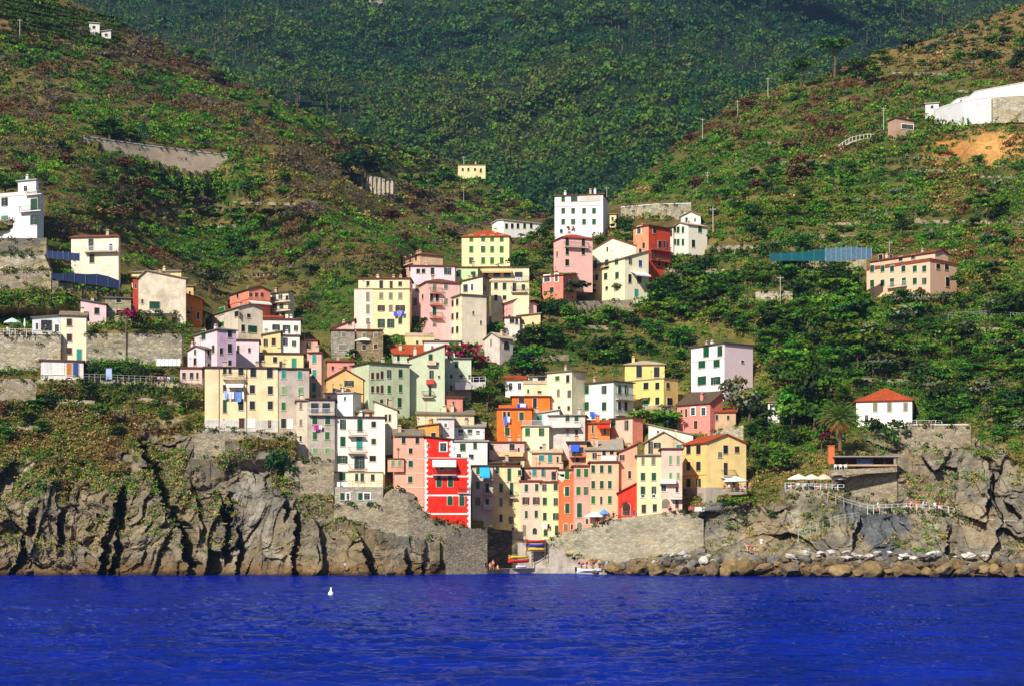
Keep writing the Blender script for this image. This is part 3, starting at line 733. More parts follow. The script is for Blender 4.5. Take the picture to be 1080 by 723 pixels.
b.W('F',(237,390,4,8,'n'),(242.5,390,3,8,'n'),(254,391,5,9,'n'),(267,392,6,10,'n'),(284.5,393,6,10,'n'),(237,409,4,7,'d'),(266,410,5,9,'n'),(285,411,5,9,'n'),(237,428,4,14,'g'),(254,427,5,10,'n'),(266,427,5,9,'n'),(285,427,5,9,'n'),(236,444,2,5,'d'),(255,446,6,11,'Db'),(265,446,5,8,'Dw'),(284.5,447,4,9,'Db'))
b.bal('F',235,258,399,.9).awn('F',239,257,404,.5,1.3).pipe('F',260).pipe('F',231)
b.wash('pale blue sheets drying on the big cream apartment house',"F",236,258,412,[(150,180,230),(200,206,232),(110,150,220),(220,224,238)],2.2)
b = B('grey rendered house with teal shutters joined to the right of the big cream apartment house', 293.5,326,None,389,452,(178,168,156),t=-6,roof='flat',rc='k',Y=b.Y+.75,wear=.7,chim=1,dep=8)
b.W('F',(299,394.5,4.5,9,'t'),(316,395,4.5,9,'t'),(299,411,4.5,9,'l'),(317,412,5,9,'l'),(299,428,4.5,9,'v'),(299,446,5,10,'n'),(306,447,4,9,'Dw'),(318,448,3,9,'Db'))
b = B('grey house with an open dark loggia on top, left of the tall white house', 324,353,None,421,487,(176,168,156),t=-4,roof='flat',rc='k',dY=-3,wear=.8,chim=0,plinth=(2.4,(150,138,124)))
b.W('F',(332,430,8,11,'d'),(344,430,8,11,'d'),(332,443,5,8,'g'),(345.5,443,5,8,'g'),(332,459,4.5,8,'v'),(345,459,4.5,8,'v'),(332,475,4.5,6,'l'),(345,475,4.5,6,'l')).bal('F',325,352,436.5,.7,'white')
b.wash('magenta and white clothes hanging under the loggia','F',331,340,448,[(190,60,150),(230,220,226)],.9)
B('narrow cream house left of the grey house with the loggia', 313,324,None,422,480,(222,208,176),t=-8,dY=-2.6,rc='c').W('F',(317,427,2.5,8,'y'),(317,445,2.5,7,'y'),(317,462,2.5,6,'d'))
b = B('tall white house with three small balconies and green shutters above the cliff', 353,406,None,440,498,(246,240,220),t=-5,roof='flat',rc='k',dY=-4,wear=.12,chim=1,dep=9,name='apartment_house')
b.W('F',(361.5,447,5,10,'g'),(361.5,465,5,10,'g'),(361,484,5,8,'G'),(379.5,448,5,13,'g'),(379,467,6,13,'t'),(379,487,5,13,'G'),(394,447,4.5,6,'n'),(394,465,4.5,6,'g'),(393,483,7,6,'n'))
for y in (459, 477, 495): b.bal('F',367,384,y,1.0)
b = B('low cream ground floor with terrace under the tall white house', 353,404,None,498,512,(240,228,190),t=-5,dY=-5.5,rc='c',chim=0,ext=1,dep=6,oh=.1); b.W('F',(361,502,6,8,'g'),(376,503,3,8,'g'),(382,503,4,9,'d'),(393,503,4,7,'d'))
b = B('grey stone basement house with green and white windows under the terrace', 353,404,None,513,534,(186,178,162),t=-5,wallm=stone((188,180,164),(160,152,138),1.2),Y=299.3,roof='none',rc='g',chim=0,ext=.6,dep=5); b.W('F',(361,523,5,8,'g'),(367,523,3,7,'w'),(380,523,5,8,'g'),(387,523,6,7,'w'))
b = B('white house with blue shaded right wall behind the tall white house', 343,372,381,414,440,(240,240,240),t=20,dY=-2,roof='flat',rc='w',wear=.1); b.W('F',(347,419,3,3,'d'),(364,420,3,4,'w'))
b = B('little roof cabin with grey hipped roof on the tall white house', 377,395,None,434,440.5,(214,190,160),dY=-3.6,roof='hip',rc='s',dep=5,ext=.2,chim=0,carve=False,pitch=20,name='roof_cabin',cat='roof room'); b.W('F',(382,437,5,4,'n'),(391,437,4,4,'r'))
b = B('cream house with a pair of dark slits right of the tall white house', 395,419,None,432,476,(244,236,206),dY=-1.4,roof='sl',rise=1.6,rc='c'); b.W('F',(407,440,2,7,'n'),(411,440,2,7,'n'),(403,455,3,6,'n'))
b = B('orange gabled house with one wide dark window above the white houses', 344,383,None,400,428,(240,180,104),roof='gy',rc='r',rise=2.0,dY=-1.5); b.W('F',(368,404,5,6,'G'),(352,412,3,6,'d'))
B('rose pink little house behind the orange gabled house', 345,374,None,381,400,(222,130,124),dY=-1.2,rc='r').W('F',(351,388,3,5,'d'),(364,388,4,5,'d'))
b = B('long sage green house with brown and green shutters in mid town', 389,432,None,385,437,SAGE,t=-30,roof='flat',rc='k',dY=-1,wallr=SAGE,dep=8)
b.W('F',(392.5,396,2.5,7,'b'),(398,396,2.5,7,'b'),(402.5,395,2.5,8,'b'),(410,394,4,9,'g'),(422,393.5,4,9,'g'),(392.5,410,2.5,7,'b'),(398,410,2.5,7,'b'),(402.5,410,2.5,8,'b'),(410,410,3,8,'v'),(422,409,3,8,'v'),(402,425,2.5,9,'b'),(410,424,4,8,'g'),(421,424,4,10,'g'))
b = B('sage green gable end house with orange roof and three balconies one over another', 431,469,None,378,438,(190,208,172),t=-2,roof='sr',rise=2.6,rc='o',dY=-2.6,dep=7,wear=.25)
b.W('F',(454,377.5,4,9,'g'),(455,394.5,3.5,9,'n'),(453.5,412,3,11,'g'),(462,383,2,3,'d'),(463,397,2,3,'d')).bal('F',450,460,384,.8,'solid',(214,200,160),.7).bal('F',449.5,458,404,.8,'solid',(212,80,60),.7).bal('F',445,457,418,.8)
b = B('small sage green upper storey with a terrace railing behind the long sage green house', 415,456,None,374,386,SAGE,t=-10,roof='sb',rise=2.6,rc='o',dY=-1,ext=2); b.W('F',(420,378,3,7,'n'),(433,377,4,5,'g')).bal('F',414,439,386,.8,'white')
b = B('pale sage cube house with square dark windows right of the sage green gable', 470,497,None,378,418,(198,214,184),t=-2,rc='g',dY=-1.5,chim=0); b.W('F',(481.5,384,3.5,7,'g'),(476,396.5,2.5,4,'n'),(486.5,397,3.5,4,'n'),(495,397,2,4,'n'),(476,409,3,6,'g'),(482,409,3,6,'g'))
B('sage green link house with red edged roof between the gable and the cube house', 457,472,None,374,417,SAGE,t=-2,roof='sl',rise=.8,rc='r',dY=-.8,chim=0).W('F',(464,383,2,4,'d'),(464,397,2,4,'d'))
b = B('white terrace wall house with a railing behind the purple bougainvillea', 447,486,None,360,386,(234,230,216),dY=-1.2,rc='g',chim=0); b.W('F',(478,365,6,8,'d'),(456,367,3,5,'w'))
b = B('low beige and pink garden building above the orange roof of the sage house', 427,458,None,355,367,(234,208,150),t=-4,dY=-1,roof='par',rc='c',chim=0,dep=4); b.W('F',(440,361,3,4,'d'))
b = B('rose pink low house with two slim windows below the sage houses', 449,488,None,419,440,(216,128,114),t=-12,rc='r',dY=-2.5,dep=6); b.W('F',(460,423,3,5,'b'),(466,423,3,6,'w'),(478,425,2,5,'d'))
b = B('low cream house with a grey slate roof under the rose pink low house', 440,500,None,437,452,(226,210,170),dY=-2.4,dep=6,roof='sb',rise=1.6,rc='s',t=-8,chim=2); b.W('F',(455,444,3,6,'n'),(478,441,3,5,'y'),(492,443,3,6,'n'))
# ---------------------------------------------------------------- upper middle
b = B('tall cream house with pink left strip, grey shutters and roof terrace', 374,432,434,305,350,(242,226,164),t=2,roof='flat',rc='c',dY=-1,name='apartment_house',chim=0,wallr=(242,226,164),dep=9,oh=.15)
m = MB(); m.box(-b.L-.08,-b.L*.665,-.07,-.002,-4,b.H); m.build('corner_strip', plaster((244,214,196),.2), b.root)
b.W('F',(388,313,4,10,'y'),(402,312,4,7,'y'),(412,312,4,7,'y'),(422,312,4,7,'y'),(388,326,4,10,'y'),(402,325,4,6,'B'),(412,325,4,7,'y'),(422,325,5,6,'B'),(388,338.5,4,6,'y'),(402,341,4,9,'G'),(412,341,4,9,'G'),(422,338.5,4,6,'g'))
b.wash('blue washing strung under the grey shutters of the tall cream house','F',415,427,329,[(90,90,220),(120,140,230),(70,80,210)],1.2)
b2 = B('set back roof storey of the tall cream house with four dark openings', 378,432,None,294,305.5,(242,228,174),t=2,roof='flat',rc='r',Y=b.Y+2.2,ext=.2,name='roof_storey',cat='roof storey',chim=3,carve=False)
b2.W('F',(388,299,3.5,5,'n'),(402,300.5,4,9,'n'),(412.5,300.5,3,8,'b'),(422,299.5,4,5,'n'))
b = B('small pink house with sloping brown roof left of the tall cream house', 349,374,None,347,366,(232,190,178),dY=0,roof='sr',rise=2.0,rc='r'); b.W('F',(369,341,4,3,'d'),(356,353,3,5,'y'))
b = B('grey stone house with a slate roof and two shuttered windows', 349,374,None,348,373,(168,160,146),wallm=stone((176,170,158),(146,138,126),1.3),t=-6,dY=-1.5,roof='sb',rise=.9,rc='r',chim=0); b.W('F',(362,353,4,5,'y'),(361,366,8,6,'y'))
b = B('brown stone house beside the grey stone house, above a white parasol', 376,404,None,348,376,(150,130,100),wallm=stone((160,140,108),(126,108,84),1.6),t=-6,dY=-1.7,roof='sb',rise=.9,rc='r'); b.W('F',(384,353.5,4,5,'y'),(396,353.5,4,5,'y'),(396,365,4,5,'b'),(384,366,4,6,'d'))
b = B('tan house with a brown hipped roof above the pale lilac long house', 424,443,467,268,300,TAN,t=62,roof='hip',rc='r',dY=-1,pitch=16,chim=2,wallr=(222,180,140)); b.W('F',(427,275,2,8,'b'),(433,273,2,8,'b'),(439,271,2,7,'b'),(428,287,2,6,'b')).bal('F',424.5,436,281,.6)
b = B('pale lilac and pink long house with grouped dark windows', 433,480,None,281,332,(236,210,220),t=-3,dY=-1.5,rc='r',dep=7); b.W('F',(441,286,4,5,'n'),(446.5,286,4,5,'n'),(456,286,4,7,'n'),(472,286,4,7,'G'),(440,304,4,7,'y'),(438,318,4,7,'y'))
b = B('mint green house between the lilac house and the long cream house', 480,504,None,282,318,MINT,t=-3,dY=-1.3,roof='sb',rise=1.0,rc='r',wear=.15); b.W('F',(484,288,4,7,'g'),(499,291,5,9,'g')).bal('F',494,506,296,.8)
b = B('rose pink house with three balconies and brown roof', 442,450,485,297,352,(240,184,176),t=72,roof='hip',rc='r',dY=-2,pitch=18,wallr=(240,190,182)); b.W('F',(446,313,2,5,'d')).W('R',(458,303,4,8,'y'),(455,314,3,7,'n'),(461,314,3,8,'n'),(458,328,4,9,'g'),(458,342,4,4,'ay'),(470,302,4,6,'y'),(470,318,4,7,'y'))
for y in (309, 321, 335): b.bal('R',453,466,y,.8,'iron' ,(216,110,90))
b = B('long cream house with awnings and shaded loggias below the yellow hipped house', 504,558,None,282,300,(236,220,176),t=2,dY=-1.2,rc='k',dep=8,chim=3); b.W('F',(513,291,4,8,'d'),(524,290,7,5,'d'),(535,290,7,5,'d'),(547,291,8,8,'d')).bal('F',506,557,297,1.0).awn('F',508,540,285.5,.4,1.3,(216,170,110))
b.wash('white shirts drying on the right end of the long cream loggia','F',543,552,293,[(236,236,240),(228,230,238)],1.2,.8)
b = B('lower cream house with dark shutters and flowers under the long loggias', 518,558,None,298,338,(238,226,180),t=2,dY=-3.5,roof='none',rc='c',ext=4,chim=0,dep=5); b.W('F',(523,301.5,4,7,'n'),(532,302,4,7,'n'),(542.5,303,4,9,'n'),(552,303,4,6,'d'),(523,314,3,6,'n'),(532,314,4,5,'n')).bal('F',539,556,308,.7)
b = B('tall pale cream house with twelve slim dark windows on its left side', 465,487,513,311,362,(240,228,184),t=66,roof='flat',rc='s',dY=-3.5,wear=.5,wallr=(226,216,186),name='apartment_house',chim=0)
for r, ys in enumerate(((323,321.5,320,318.5),(337,335.5,334,333),(350.5,349.5,348.5,347.5))):
    for x, y in zip((468,473,477.5,482.5), ys): b.win('F',x,y,2.4,7,'n')
b.W('R',(499,330,2,4,'d'),(507,340,2,4,'d'))
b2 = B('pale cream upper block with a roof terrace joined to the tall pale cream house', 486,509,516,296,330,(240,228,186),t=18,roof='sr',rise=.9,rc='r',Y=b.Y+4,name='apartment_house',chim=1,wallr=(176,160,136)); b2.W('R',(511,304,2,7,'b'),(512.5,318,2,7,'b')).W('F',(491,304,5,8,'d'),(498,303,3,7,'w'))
b = B('pink gabled house with a red left wall and a blue shuttered window', 523,532,566,320,342,(176,60,50),t=70,roof='gx',rc='o',dY=-2.4,wallr=(240,190,176),pitch=20); b.W('F',(528.5,324,2,6,'n')).W('R',(545,320.5,4,6,'u'),(556,323,4,10,'n'),(537,335,2,5,'n'))
B('low white annexe with a red edged roof below the pink gabled house', 532,548,None,335,348,(236,222,208),dY=-4,rc='r',chim=0,dep=4).W('F',(540,338.5,5,5,'n'),(545,339,3,6,'d'))
B('plain beige yellow wall house right of the low white annexe', 546,570,None,333,349,(232,208,150),dY=-3.5,rc='c',chim=0,dep=5,roof='sr',rise=.5).W('F',(551,339,3,4,'d'),(562,341,2,3,'d'))
b = B('grey white shed house with an arched dark doorway above the rock outcrop', 511,527,541,356,378,(206,196,186),t=46,roof='gy',rc='c',rise=1.2,dY=-2,wear=.7); b.W('F',(518,361,2,7,'y')).W('R',(534,364,6,9,'ad'))
b = B('pale yellow four bay house with orange hipped roof and green shutters below the dark wood', 487,537,540,249,282,(246,232,156),t=4,roof='hip',rc='o',dY=-1,pitch=24,wear=.08,dep=9,name='apartment_house',chim=1); b.wins('F',[497,509.5,519,529],[251.5,263,275],4.2,6.5,'v'); b.band('F',[257,270],(250,244,214),.2)
b = B('long low white house with five dark windows on the slope below the wood', 531,570,None,236,247,(236,236,236),t=-28,roof='gx',rc='w',dY=-4,rise=.5,chim=0,wear=.1); b.wins('F',[534,540,546,553,560],[238.5],2.5,5,'n')
b = B('large white house with two rows of green shutters below the dark wood', 585,636,641.5,205,247,(244,242,236),t=11,roof='hip',rc='r',dY=-1.5,wear=.08,rise=.9,name='apartment_house',chim=3)
b.wins('F',[594,604.5,616,626.5],[222.5,234],4,6,'g'); b.W('F',(594,210,4,6,'g'),(605.5,210,7,6,'g'),(592,244,3,4,'d')).band('F',[216],(190,176,150),.15)
m = MB(); p0,_=b.loc('F',611,213); p1,_=b.loc('F',633,205); m.box(p0.x,p1.x,-.12,0,p0.z,b.H-.1); m.build('glazed_loggia', plaster((198,196,186),.3), b.root)
b.wash('red and white clothes under the lower windows of the large white house','F',598,606,239,[(120,30,50),(220,210,210)],1.0)
b = B('square pink house with an orange hipped roof and a long balcony', 584,593,625,250,284,(236,176,166),t=70,roof='hip',rc='o',dY=-2,pitch=22,wallr=(238,182,172),wear=.1); b.W('R',(598,255,3.5,9,'n'),(615,255,3.5,9,'n'),(598,265.5,3.5,7,'n'),(615,265.5,3.5,7,'n'),(598,277,4,7,'n')).W('F',(588,268,2,6,'y')).bal('R',595,620,260,.8)
b = B('big cream house with a row of green shutters facing the valley, wisteria at its foot', 609,659,684,272,316,(244,232,184),t=60,roof='sb',rc='c',rise=2.2,dY=-2.5,wear=.15,name='apartment_house',chim=1,wallr=(244,234,196))
b.W('F',(617,279.5,3.5,6.5,'g'),(628,280,3.5,10,'g'),(640,279,3.5,10,'g'),(650.5,276,3.5,6.5,'g'),(617,294,3.5,7,'g'),(625,293.5,2.5,7,'n'),(629.5,292.5,3,6,'g'),(639,291.5,3.5,7,'g'),(651,290.5,3.5,7,'g'),(617,307,3,7,'n'),(640,304,3,4,'d')).bal('F',624.5,643,285,.6)
b.W('R',(664.5,275.5,3,7,'g'),(675,265,2.5,5,'g'),(675,278,3,7,'u'),(664,294,3,9,'n'),(674,295,5,7,'d'),(671,309,4,8,'Dt')).awn('R',665,681,286,1.0,2.2)
b = B('blank cream gable rising behind the big cream house', 622,684,None,264,285,(246,236,200),t=4,roof='gy',rc='r',peak=.38,rise=3.0,dY=-2.2,wear=.12,chim=0,dep=6); b.W('F',(640.5,263,2,5,'d'))
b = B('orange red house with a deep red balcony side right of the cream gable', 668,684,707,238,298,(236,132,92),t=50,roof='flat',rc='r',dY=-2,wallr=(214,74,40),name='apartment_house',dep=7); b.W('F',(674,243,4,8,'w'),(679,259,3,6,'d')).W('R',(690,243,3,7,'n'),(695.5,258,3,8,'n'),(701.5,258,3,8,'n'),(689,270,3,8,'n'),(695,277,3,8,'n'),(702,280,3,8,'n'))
for y in (263, 274): b.bal('R',686,706,y,.8,'iron',(190,70,44))
b = B('white L shaped house with green shutters and low roof beyond the orange red house', 709,726,746,237,266,(238,234,214),t=58,roof='gy',rc='c',rise=1.0,dY=-1,wear=.12); b.wins('F',[712,715.5,720.5],[242.5,255.5],2.6,6.5,'g'); b.W('R',(738,242,3.5,6.5,'g'),(731,257,3,8,'n'))
B('small white gable behind the white L shaped house', 718,739,None,228,240,(236,232,220),dY=2,roof='gy',rise=1.2,rc='c',carve=False).W('F',(724,232,2.5,5,'n'),(733,232,2,3,'d'))
B('narrow white house wing against the orange red house', 701,710,None,240,262,(232,228,214),t=30,dY=-1,rc='k',chim=0).W('F',(704,245,2.5,8,'n'),(708,246,2,7,'n'),(705,257,3,6,'n'))
b = B('coral red house with white edged corner left of the big cream house', 572,594,608,290,312,(226,112,100),t=30,roof='sb',rise=1.0,rc='o',dY=-2,wallr=(230,116,104)); b.W('F',(577,294,6,7,'w'),(587,293,3,8,'w'),(582,306,4,6,'n')).W('R',(601,298,2,5,'w'))
B('tiny cream hut right of the large white house', 643,650,None,226,237,(240,222,160),dY=0,rc='c',chim=0).W('F',(646,231,2,4,'b'))
B('tiny yellow house with a grey terrace alone on the wooded saddle', 483,512,None,174,187,(240,222,160),dY=-6,roof='hip',rc='c',pitch=9,chim=1,ext=.6).W('F',(488,179,2,3,'n'),(494,179,2,3,'n'),(501,179,2,3,'n'),(507,180,2,4,'n'))
# ---------------------------------------------------------------- centre
B('white shed house with two windows and an orange roof beside the rock outcrop', 533,554,None,400,413,WHITE,roof='sb',rise=1.3,rc='o',dY=-2,chim=0,wear=.1).W('F',(538.5,407,4,7,'w'),(548,407,4,7,'w'))
b = B('cream L house with green shutters above the orange house', 577,603,617,391,438,(236,226,186),t=40,roof='flat',rc='s',dY=-1.8,wallr=(226,216,180)); b.W('F',(588,398.5,4.5,5,'v'),(599,399,3.5,8,'n'),(589,414,3.5,8,'y'),(600.5,415,3.5,8,'n'),(590,430,2.5,5,'b'),(600,430,2.5,5,'b'))
b = B('lower cream wing with a roof terrace left of the cream L house', 552,578,None,405,422,(240,226,176),t=0,roof='par',rc='c',dY=-2.6,chim=0); b.W('F',(569,413,4,2.5,'d'),(557,412,2,4,'d'))
B('pale set back roof room with dark windows left of the cream L house', 556,578,None,397,406,(214,206,190),dY=-1,rc='g',ext=.5,carve=False,chim=0).W('F',(571,399,8,4.5,'n'),(560,400,4,4,'w'))
b = B('bright orange house with tall green shutters and washing in the middle of the town', 524,561,None,431,464,ORNG,t=0,roof='flat',rc='r',dY=-2.4,wear=.15,chim=0,dep=6); b.W('F',(532,438,3,9,'n'),(536.5,438,3,9,'n'),(550,438.5,5,9,'g'),(535,454.5,5,9,'g'))
b.wash('blue and white washing on the bright orange house','F',531,538,439,[(90,120,220),(230,230,236),(60,90,200)],1.6)
b = B('upper orange storey with a roof terrace on the bright orange house', 540,580,None,418,434,ORNG,t=0,roof='flat',rc='r',dY=-1.2,wear=.2,chim=0); b.W('F',(550,422,6,6,'d'),(564,425,4,11,'n')).bal('F',526,560,431,1.2,'solid',(220,100,40),.7)
b.wash('bright blue towel and shirts over the orange terrace','F',545,556,426,[(40,90,220),(230,230,230),(40,100,230)],1.0,1.3)
b = B('white green house with balconies on its right side above the pink cottage', 610,647,668,402,446,WMINT,t=46,roof='flat',rc='k',dY=-1.5,wear=.12,name='apartment_house',chim=1,wallr=(206,220,210)); b.wins('F',[619,637.3],[410.5,428],4.3,9,'g'); b.W('F',(615,443,3,5,'n'),(637,443,4,5,'g')).W('R',(653,410,3,9,'g'),(660,410.5,3,9,'g'),(653,427.5,3,9,'n'),(660,428,3,9,'n')).bal('R',649,667,420,.9).bal('R',649,667,437,.9)
b.wash('blue cloths drying on the white green house','F',624,630,434,[(60,90,210),(90,120,220)],1.6)
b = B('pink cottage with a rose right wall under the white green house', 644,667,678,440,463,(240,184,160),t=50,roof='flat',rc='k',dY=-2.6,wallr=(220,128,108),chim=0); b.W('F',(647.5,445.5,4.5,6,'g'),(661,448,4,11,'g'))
b = B('orange lean-to with a red awning left of the pink cottage', 617,643,None,446,464,(228,130,76),dY=-3,rc='o',chim=1,dep=4,roof='sb',rise=.8); b.W('F',(625,452,2.5,8,'g'),(638,455,3,6,'d')).awn('F',630,643,447,.6,1.6,(206,50,30))
b = B('cream block with two bright green shutters and a white railed terrace on top', 551,579,None,449,480,(246,236,184),t=0,roof='flat',rc='w',dY=-3,wear=.1,chim=0,dep=6); b.wins('F',[556.3,571],[455],5,8.5,'v'); b.W('F',(557,473.5,3,3,'d'),(571,471.5,4,3,'d')).bal('F',551,579,448,.3,'white',WHITE,.9)
b = B('grey white house with a curved railed balcony right of the cream block', 579,617,None,438,474,(204,202,194),t=6,roof='flat',rc='g',dY=-2.4,wear=.6); b.W('F',(598.5,440.5,4,8,'g'),(608,441,4,8,'g'),(598.5,455,3,7,'y'),(608,456,3,7,'n')).bal('F',580,612,450,1.4,'white',(210,210,206))
B('small white roof house with one teal window above the cream block', 561,590,None,436,450,(228,228,222),dY=-2.4,rc='w',chim=1,roof='sr',rise=.8).W('F',(569,440,5,6,'t'),(580,441,3,5,'w'))
b = B('yellow slate roofed house top, left of the rose pink stepped house', 659,701,None,384,402,(240,206,110),t=5,roof='hip',rc='c',dY=-.8,rise=1.0,wear=.15); b.W('F',(674,391.5,6,12,'n'),(692.5,392,6,11,'n'))
b = B('wide yellow lower floors of the slate roofed yellow house, with a green door', 659,700,715,399,431,(240,204,104),t=44,roof='flat',rc='c',dY=-2.2,wear=.2,name='house',chim=0,plinth=(.9,(160,140,110)),oh=.12,dep=7); b.W('F',(681.5,406.5,5,7,'n'),(693.5,406.5,4,7,'n'),(681.5,424,5,8,'t'),(693.5,422.5,4,8,'n')).W('R',(706,423,5,8,'n'),(704,406,3,6,'b')).awn('F',677,686,419,.4,.9,(70,84,60))
b = B('white house with a large pale pink side and green shutters standing among trees', 729,764,794,362,418,(246,240,240),t=54,roof='flat',rc='k',dY=-2,wear=.08,name='apartment_house',chim=2,wallr=(238,210,216)); b.W('F',(745,370.5,6,12,'g'),(759.5,370,5,11,'g'),(740.5,384,7,8,'g'),(756,383,6.5,8,'g'),(740.5,401,9,9,'g'),(755,401,5,8,'G')).W('R',(783,381,3,2,'d')).band('F',[377],(200,170,160),.12)
b = B('rose pink stepped house below the white and pink house', 714,749,762,424,452,(222,120,116),t=46,roof='sb',rise=2.2,rc='k',dY=-3,wear=.25,wallr=(216,112,104)); b.W('F',(731,433.5,4.5,8,'w'),(742,433.5,4.5,8,'w'),(734,447.5,4,9,'b'),(724,435,2,9,'b'),(719,434,2,5,'d'))
b = B('rose pink upper room with a wide dark window on the stepped house', 728,750,None,414,427,(224,126,120),dY=-1.6,rc='k',t=10,chim=0,carve=False); b.W('F',(735,421,6,9,'n'),(745,420,5,6,'n'))
B('small orange roofed shed right of the rose pink stepped house', 751,776,None,434,446,(196,160,120),dY=-2.4,roof='sb',rise=1.2,rc='o',chim=0).W('F',(756,440,3,6,'d'),(768,440,3,5,'d'))
b = B('white villa with an orange hipped roof behind a stone terrace on the right', 903,962,965,421,446,(246,242,226),t=15,roof='hip',rc='o',dY=-2,pitch=27,wear=.1,name='villa',cat='villa',chim=0); b.wins('F',[923,938,955],[428.5],4.5,9.5,'y'); b.W('F',(914,441,4,8,'w'))
B('little white summerhouse with a yellow awning near the palm', 810,822,None,424,434,WHITE,dY=-2,rc='c',chim=0,name='garden_hut',cat='hut',dep=3).W('F',(813,429,2,6,'d'),(819,429,4,6,'d'))
b = B('long pink hotel like house with green shutters high on the right slope', 914,981,1009,276,310,(240,186,152),t=48,roof='par',rc='r',dY=-2.5,wear=.15,name='apartment_house',chim=0,wallr=(236,182,148)); b.wins('F',[920,931,941,953,965,975],[283.5],4,7,'g'); b.W('F',(920,299,4,7,'g'),(931,298.5,4,7,'g'),(941,298.5,4,10,'g'),(953.5,298,4,10,'g'),(965,296.5,4,7,'g'),(975,296.5,4,7,'g')).bal('F',937,957,304,.8,'white').W('R',(989,281,3.5,5.5,'n'),(998,282,3.5,5.5,'n'),(999,297.5,3.5,10,'n'))
b2 = B('set back pink roof storey on the long pink house with two chimneys', 918,986,None,266,276.5,(240,190,156),t=48,roof='gx',rc='r',Y=b.Y+3,ext=.3,name='roof_storey',cat='roof storey',chim=2,carve=False,rise=.8,dep=5); b2.W('F',(929,272,4,7,'n'),(940,271,3,5,'d'),(950,273,4,5,'n'),(963,271,4,5,'d'))
# ---------------------------------------------------------------- front row, left to right
b = B('salmon house with a slate roof and small green windows left of the red house', 416,447,None,459,540,(234,166,134),t=-6,roof='gx',rc='s',Y=305.5,dep=7,wear=.35,pitch=20,ext=6); b.W('F',(425.5,464,4,7,'n'),(440,464,4,7,'n'),(433,475,4,6,'n'),(433,488.5,4.5,7,'g'),(432.5,505,5,7,'g'),(438,527,4,10,'ay')).band('F',[483,498,513],(240,206,184))
b2 = B('little salmon bay sticking out of the shade at the left of the salmon house', 409,426,None,484,497,(228,158,128),t=-6,dY=0,Y=b.Y-.9,rc='r',ext=0.0,chim=0,dep=1.0,carve=False,name='bay',cat='bay',oh=.1); b2.W('F',(414,488,3,6,'l'),(421,488,3,6,'l'))
b = B('bright red house with white quoins and white bands at the harbour mouth', 448,496,None,483,556,RED,t=-3,roof='flat',rc='w',Y=304.6,dep=8,wear=.12,chim=0,ext=1.5,oh=.1,name='apartment_house')
b.W('F',(463,507,5.5,11,'ag'),(475,507,5.5,11,'ag'),(474.5,527,5.5,10,'ag'),(487,527,5.5,11,'ag'),(466,491,4.5,8,'n'),(473.5,491,4,8,'y')).band('F',[501,521,540.5],(246,240,234),.3,.08,'white_band').awn('F',456,481,484.5,1.0,1.3,(232,226,212)).bal('F',456,481,500,1.0).bal('F',483,495,519,.5)
def quoins(b, n=26):
    hz = b.H/n
    for side in (0, 1):
        q = MB()
        for k in range(n):
            w = .55 if k % 2 else .3
            q.box(*((-b.L-.05,-b.L+w) if side else (-w,.05)),-.07,-.002,k*hz,(k+1)*hz)
        q.build('quoins', plaster((246,240,232),.2), b.root)
quoins(b)
b2 = B('top storey of the red house with one blue window in a white frame', 448,477,None,463,483.4,RED,t=-3,roof='sl',rise=.5,rc='k',Y=b.Y+.3,dep=7,wear=.12,ext=.05,name='roof_storey',cat='roof storey',chim=0,carve=False); b2.W('F',(467.5,471,7,9,'w'),(452,469,2,3,'d')); quoins(b2,7)
b = B('orange yellow house with one dark window behind the salmon house', 441,463,None,449,470,(232,160,66),dY=-2,rc='c',roof='sr',rise=.5); b.W('F',(457,459.5,5,8,'n'),(447,455,2,3,'d'))
B('pale grey wall house beside the orange yellow house', 462,479,None,441,470,(212,210,210),dY=-1.6,rc='w',chim=0).W('F',(470,448,3,4,'w'),(466,460,2,5,'d'))
b = B('white house with green shutters and a railed roof terrace right of the red house', 475,511,None,450,466,(238,236,230),dY=-1.8,roof='sb',rise=1.4,rc='g',wear=.2); b.W('F',(478,455.5,3,5.5,'g'),(486,455.5,5,6,'g'),(495.5,455.5,5,6,'g'),(504,456,4,5,'w')).bal('F',476,511,462,1.0,'white',WHITE)
b = B('white lower house with one broad green shutter touching the red house', 476,514,None,465,492,(236,232,228),dY=-2.6,rc='w',chim=0,wear=.3); b.W('F',(488,471,6,8,'g'),(501,469.5,4,7,'g'),(484,480,5,4,'w'),(497,481,5,5,'d'))
b = B('pink roof house with a green window under the bright orange house', 516,553,None,466,486,(234,184,172),dY=-2.6,rc='r',chim=2,wear=.4); b.W('F',(518.5,471,4,6.5,'v'),(540,471,6,7,'d'),(547,474,2,5,'d')).bal('F',526,552,480,.9,'solid',(220,190,130),.7)
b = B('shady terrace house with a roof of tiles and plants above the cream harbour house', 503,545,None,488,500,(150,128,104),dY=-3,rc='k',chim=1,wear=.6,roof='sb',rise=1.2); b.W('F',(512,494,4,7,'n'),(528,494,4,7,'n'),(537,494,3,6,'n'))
b = B('grey cream house with a bright blue awning and dark stacked balconies at the cove', 498,520,None,491,545,(206,198,178),t=-4,dY=-3,rc='k',chim=0,wear=.6,dep=8,ext=6); b.W('F',(504,496,3.5,7,'v'),(504,511,3.5,8,'v'),(504,528,4,8,'g'),(514,514,4,9,'n'),(514,497,4,8,'n'),(514,530,4,9,'b')).awn('F',506,516,492,1.8,1.8,(40,160,220)).bal('F',509.5,519.5,521,1.1).bal('F',509.5,519.5,536,1.1,'solid',(196,192,186),.8).bal('F',509.5,519.5,505,1.0)
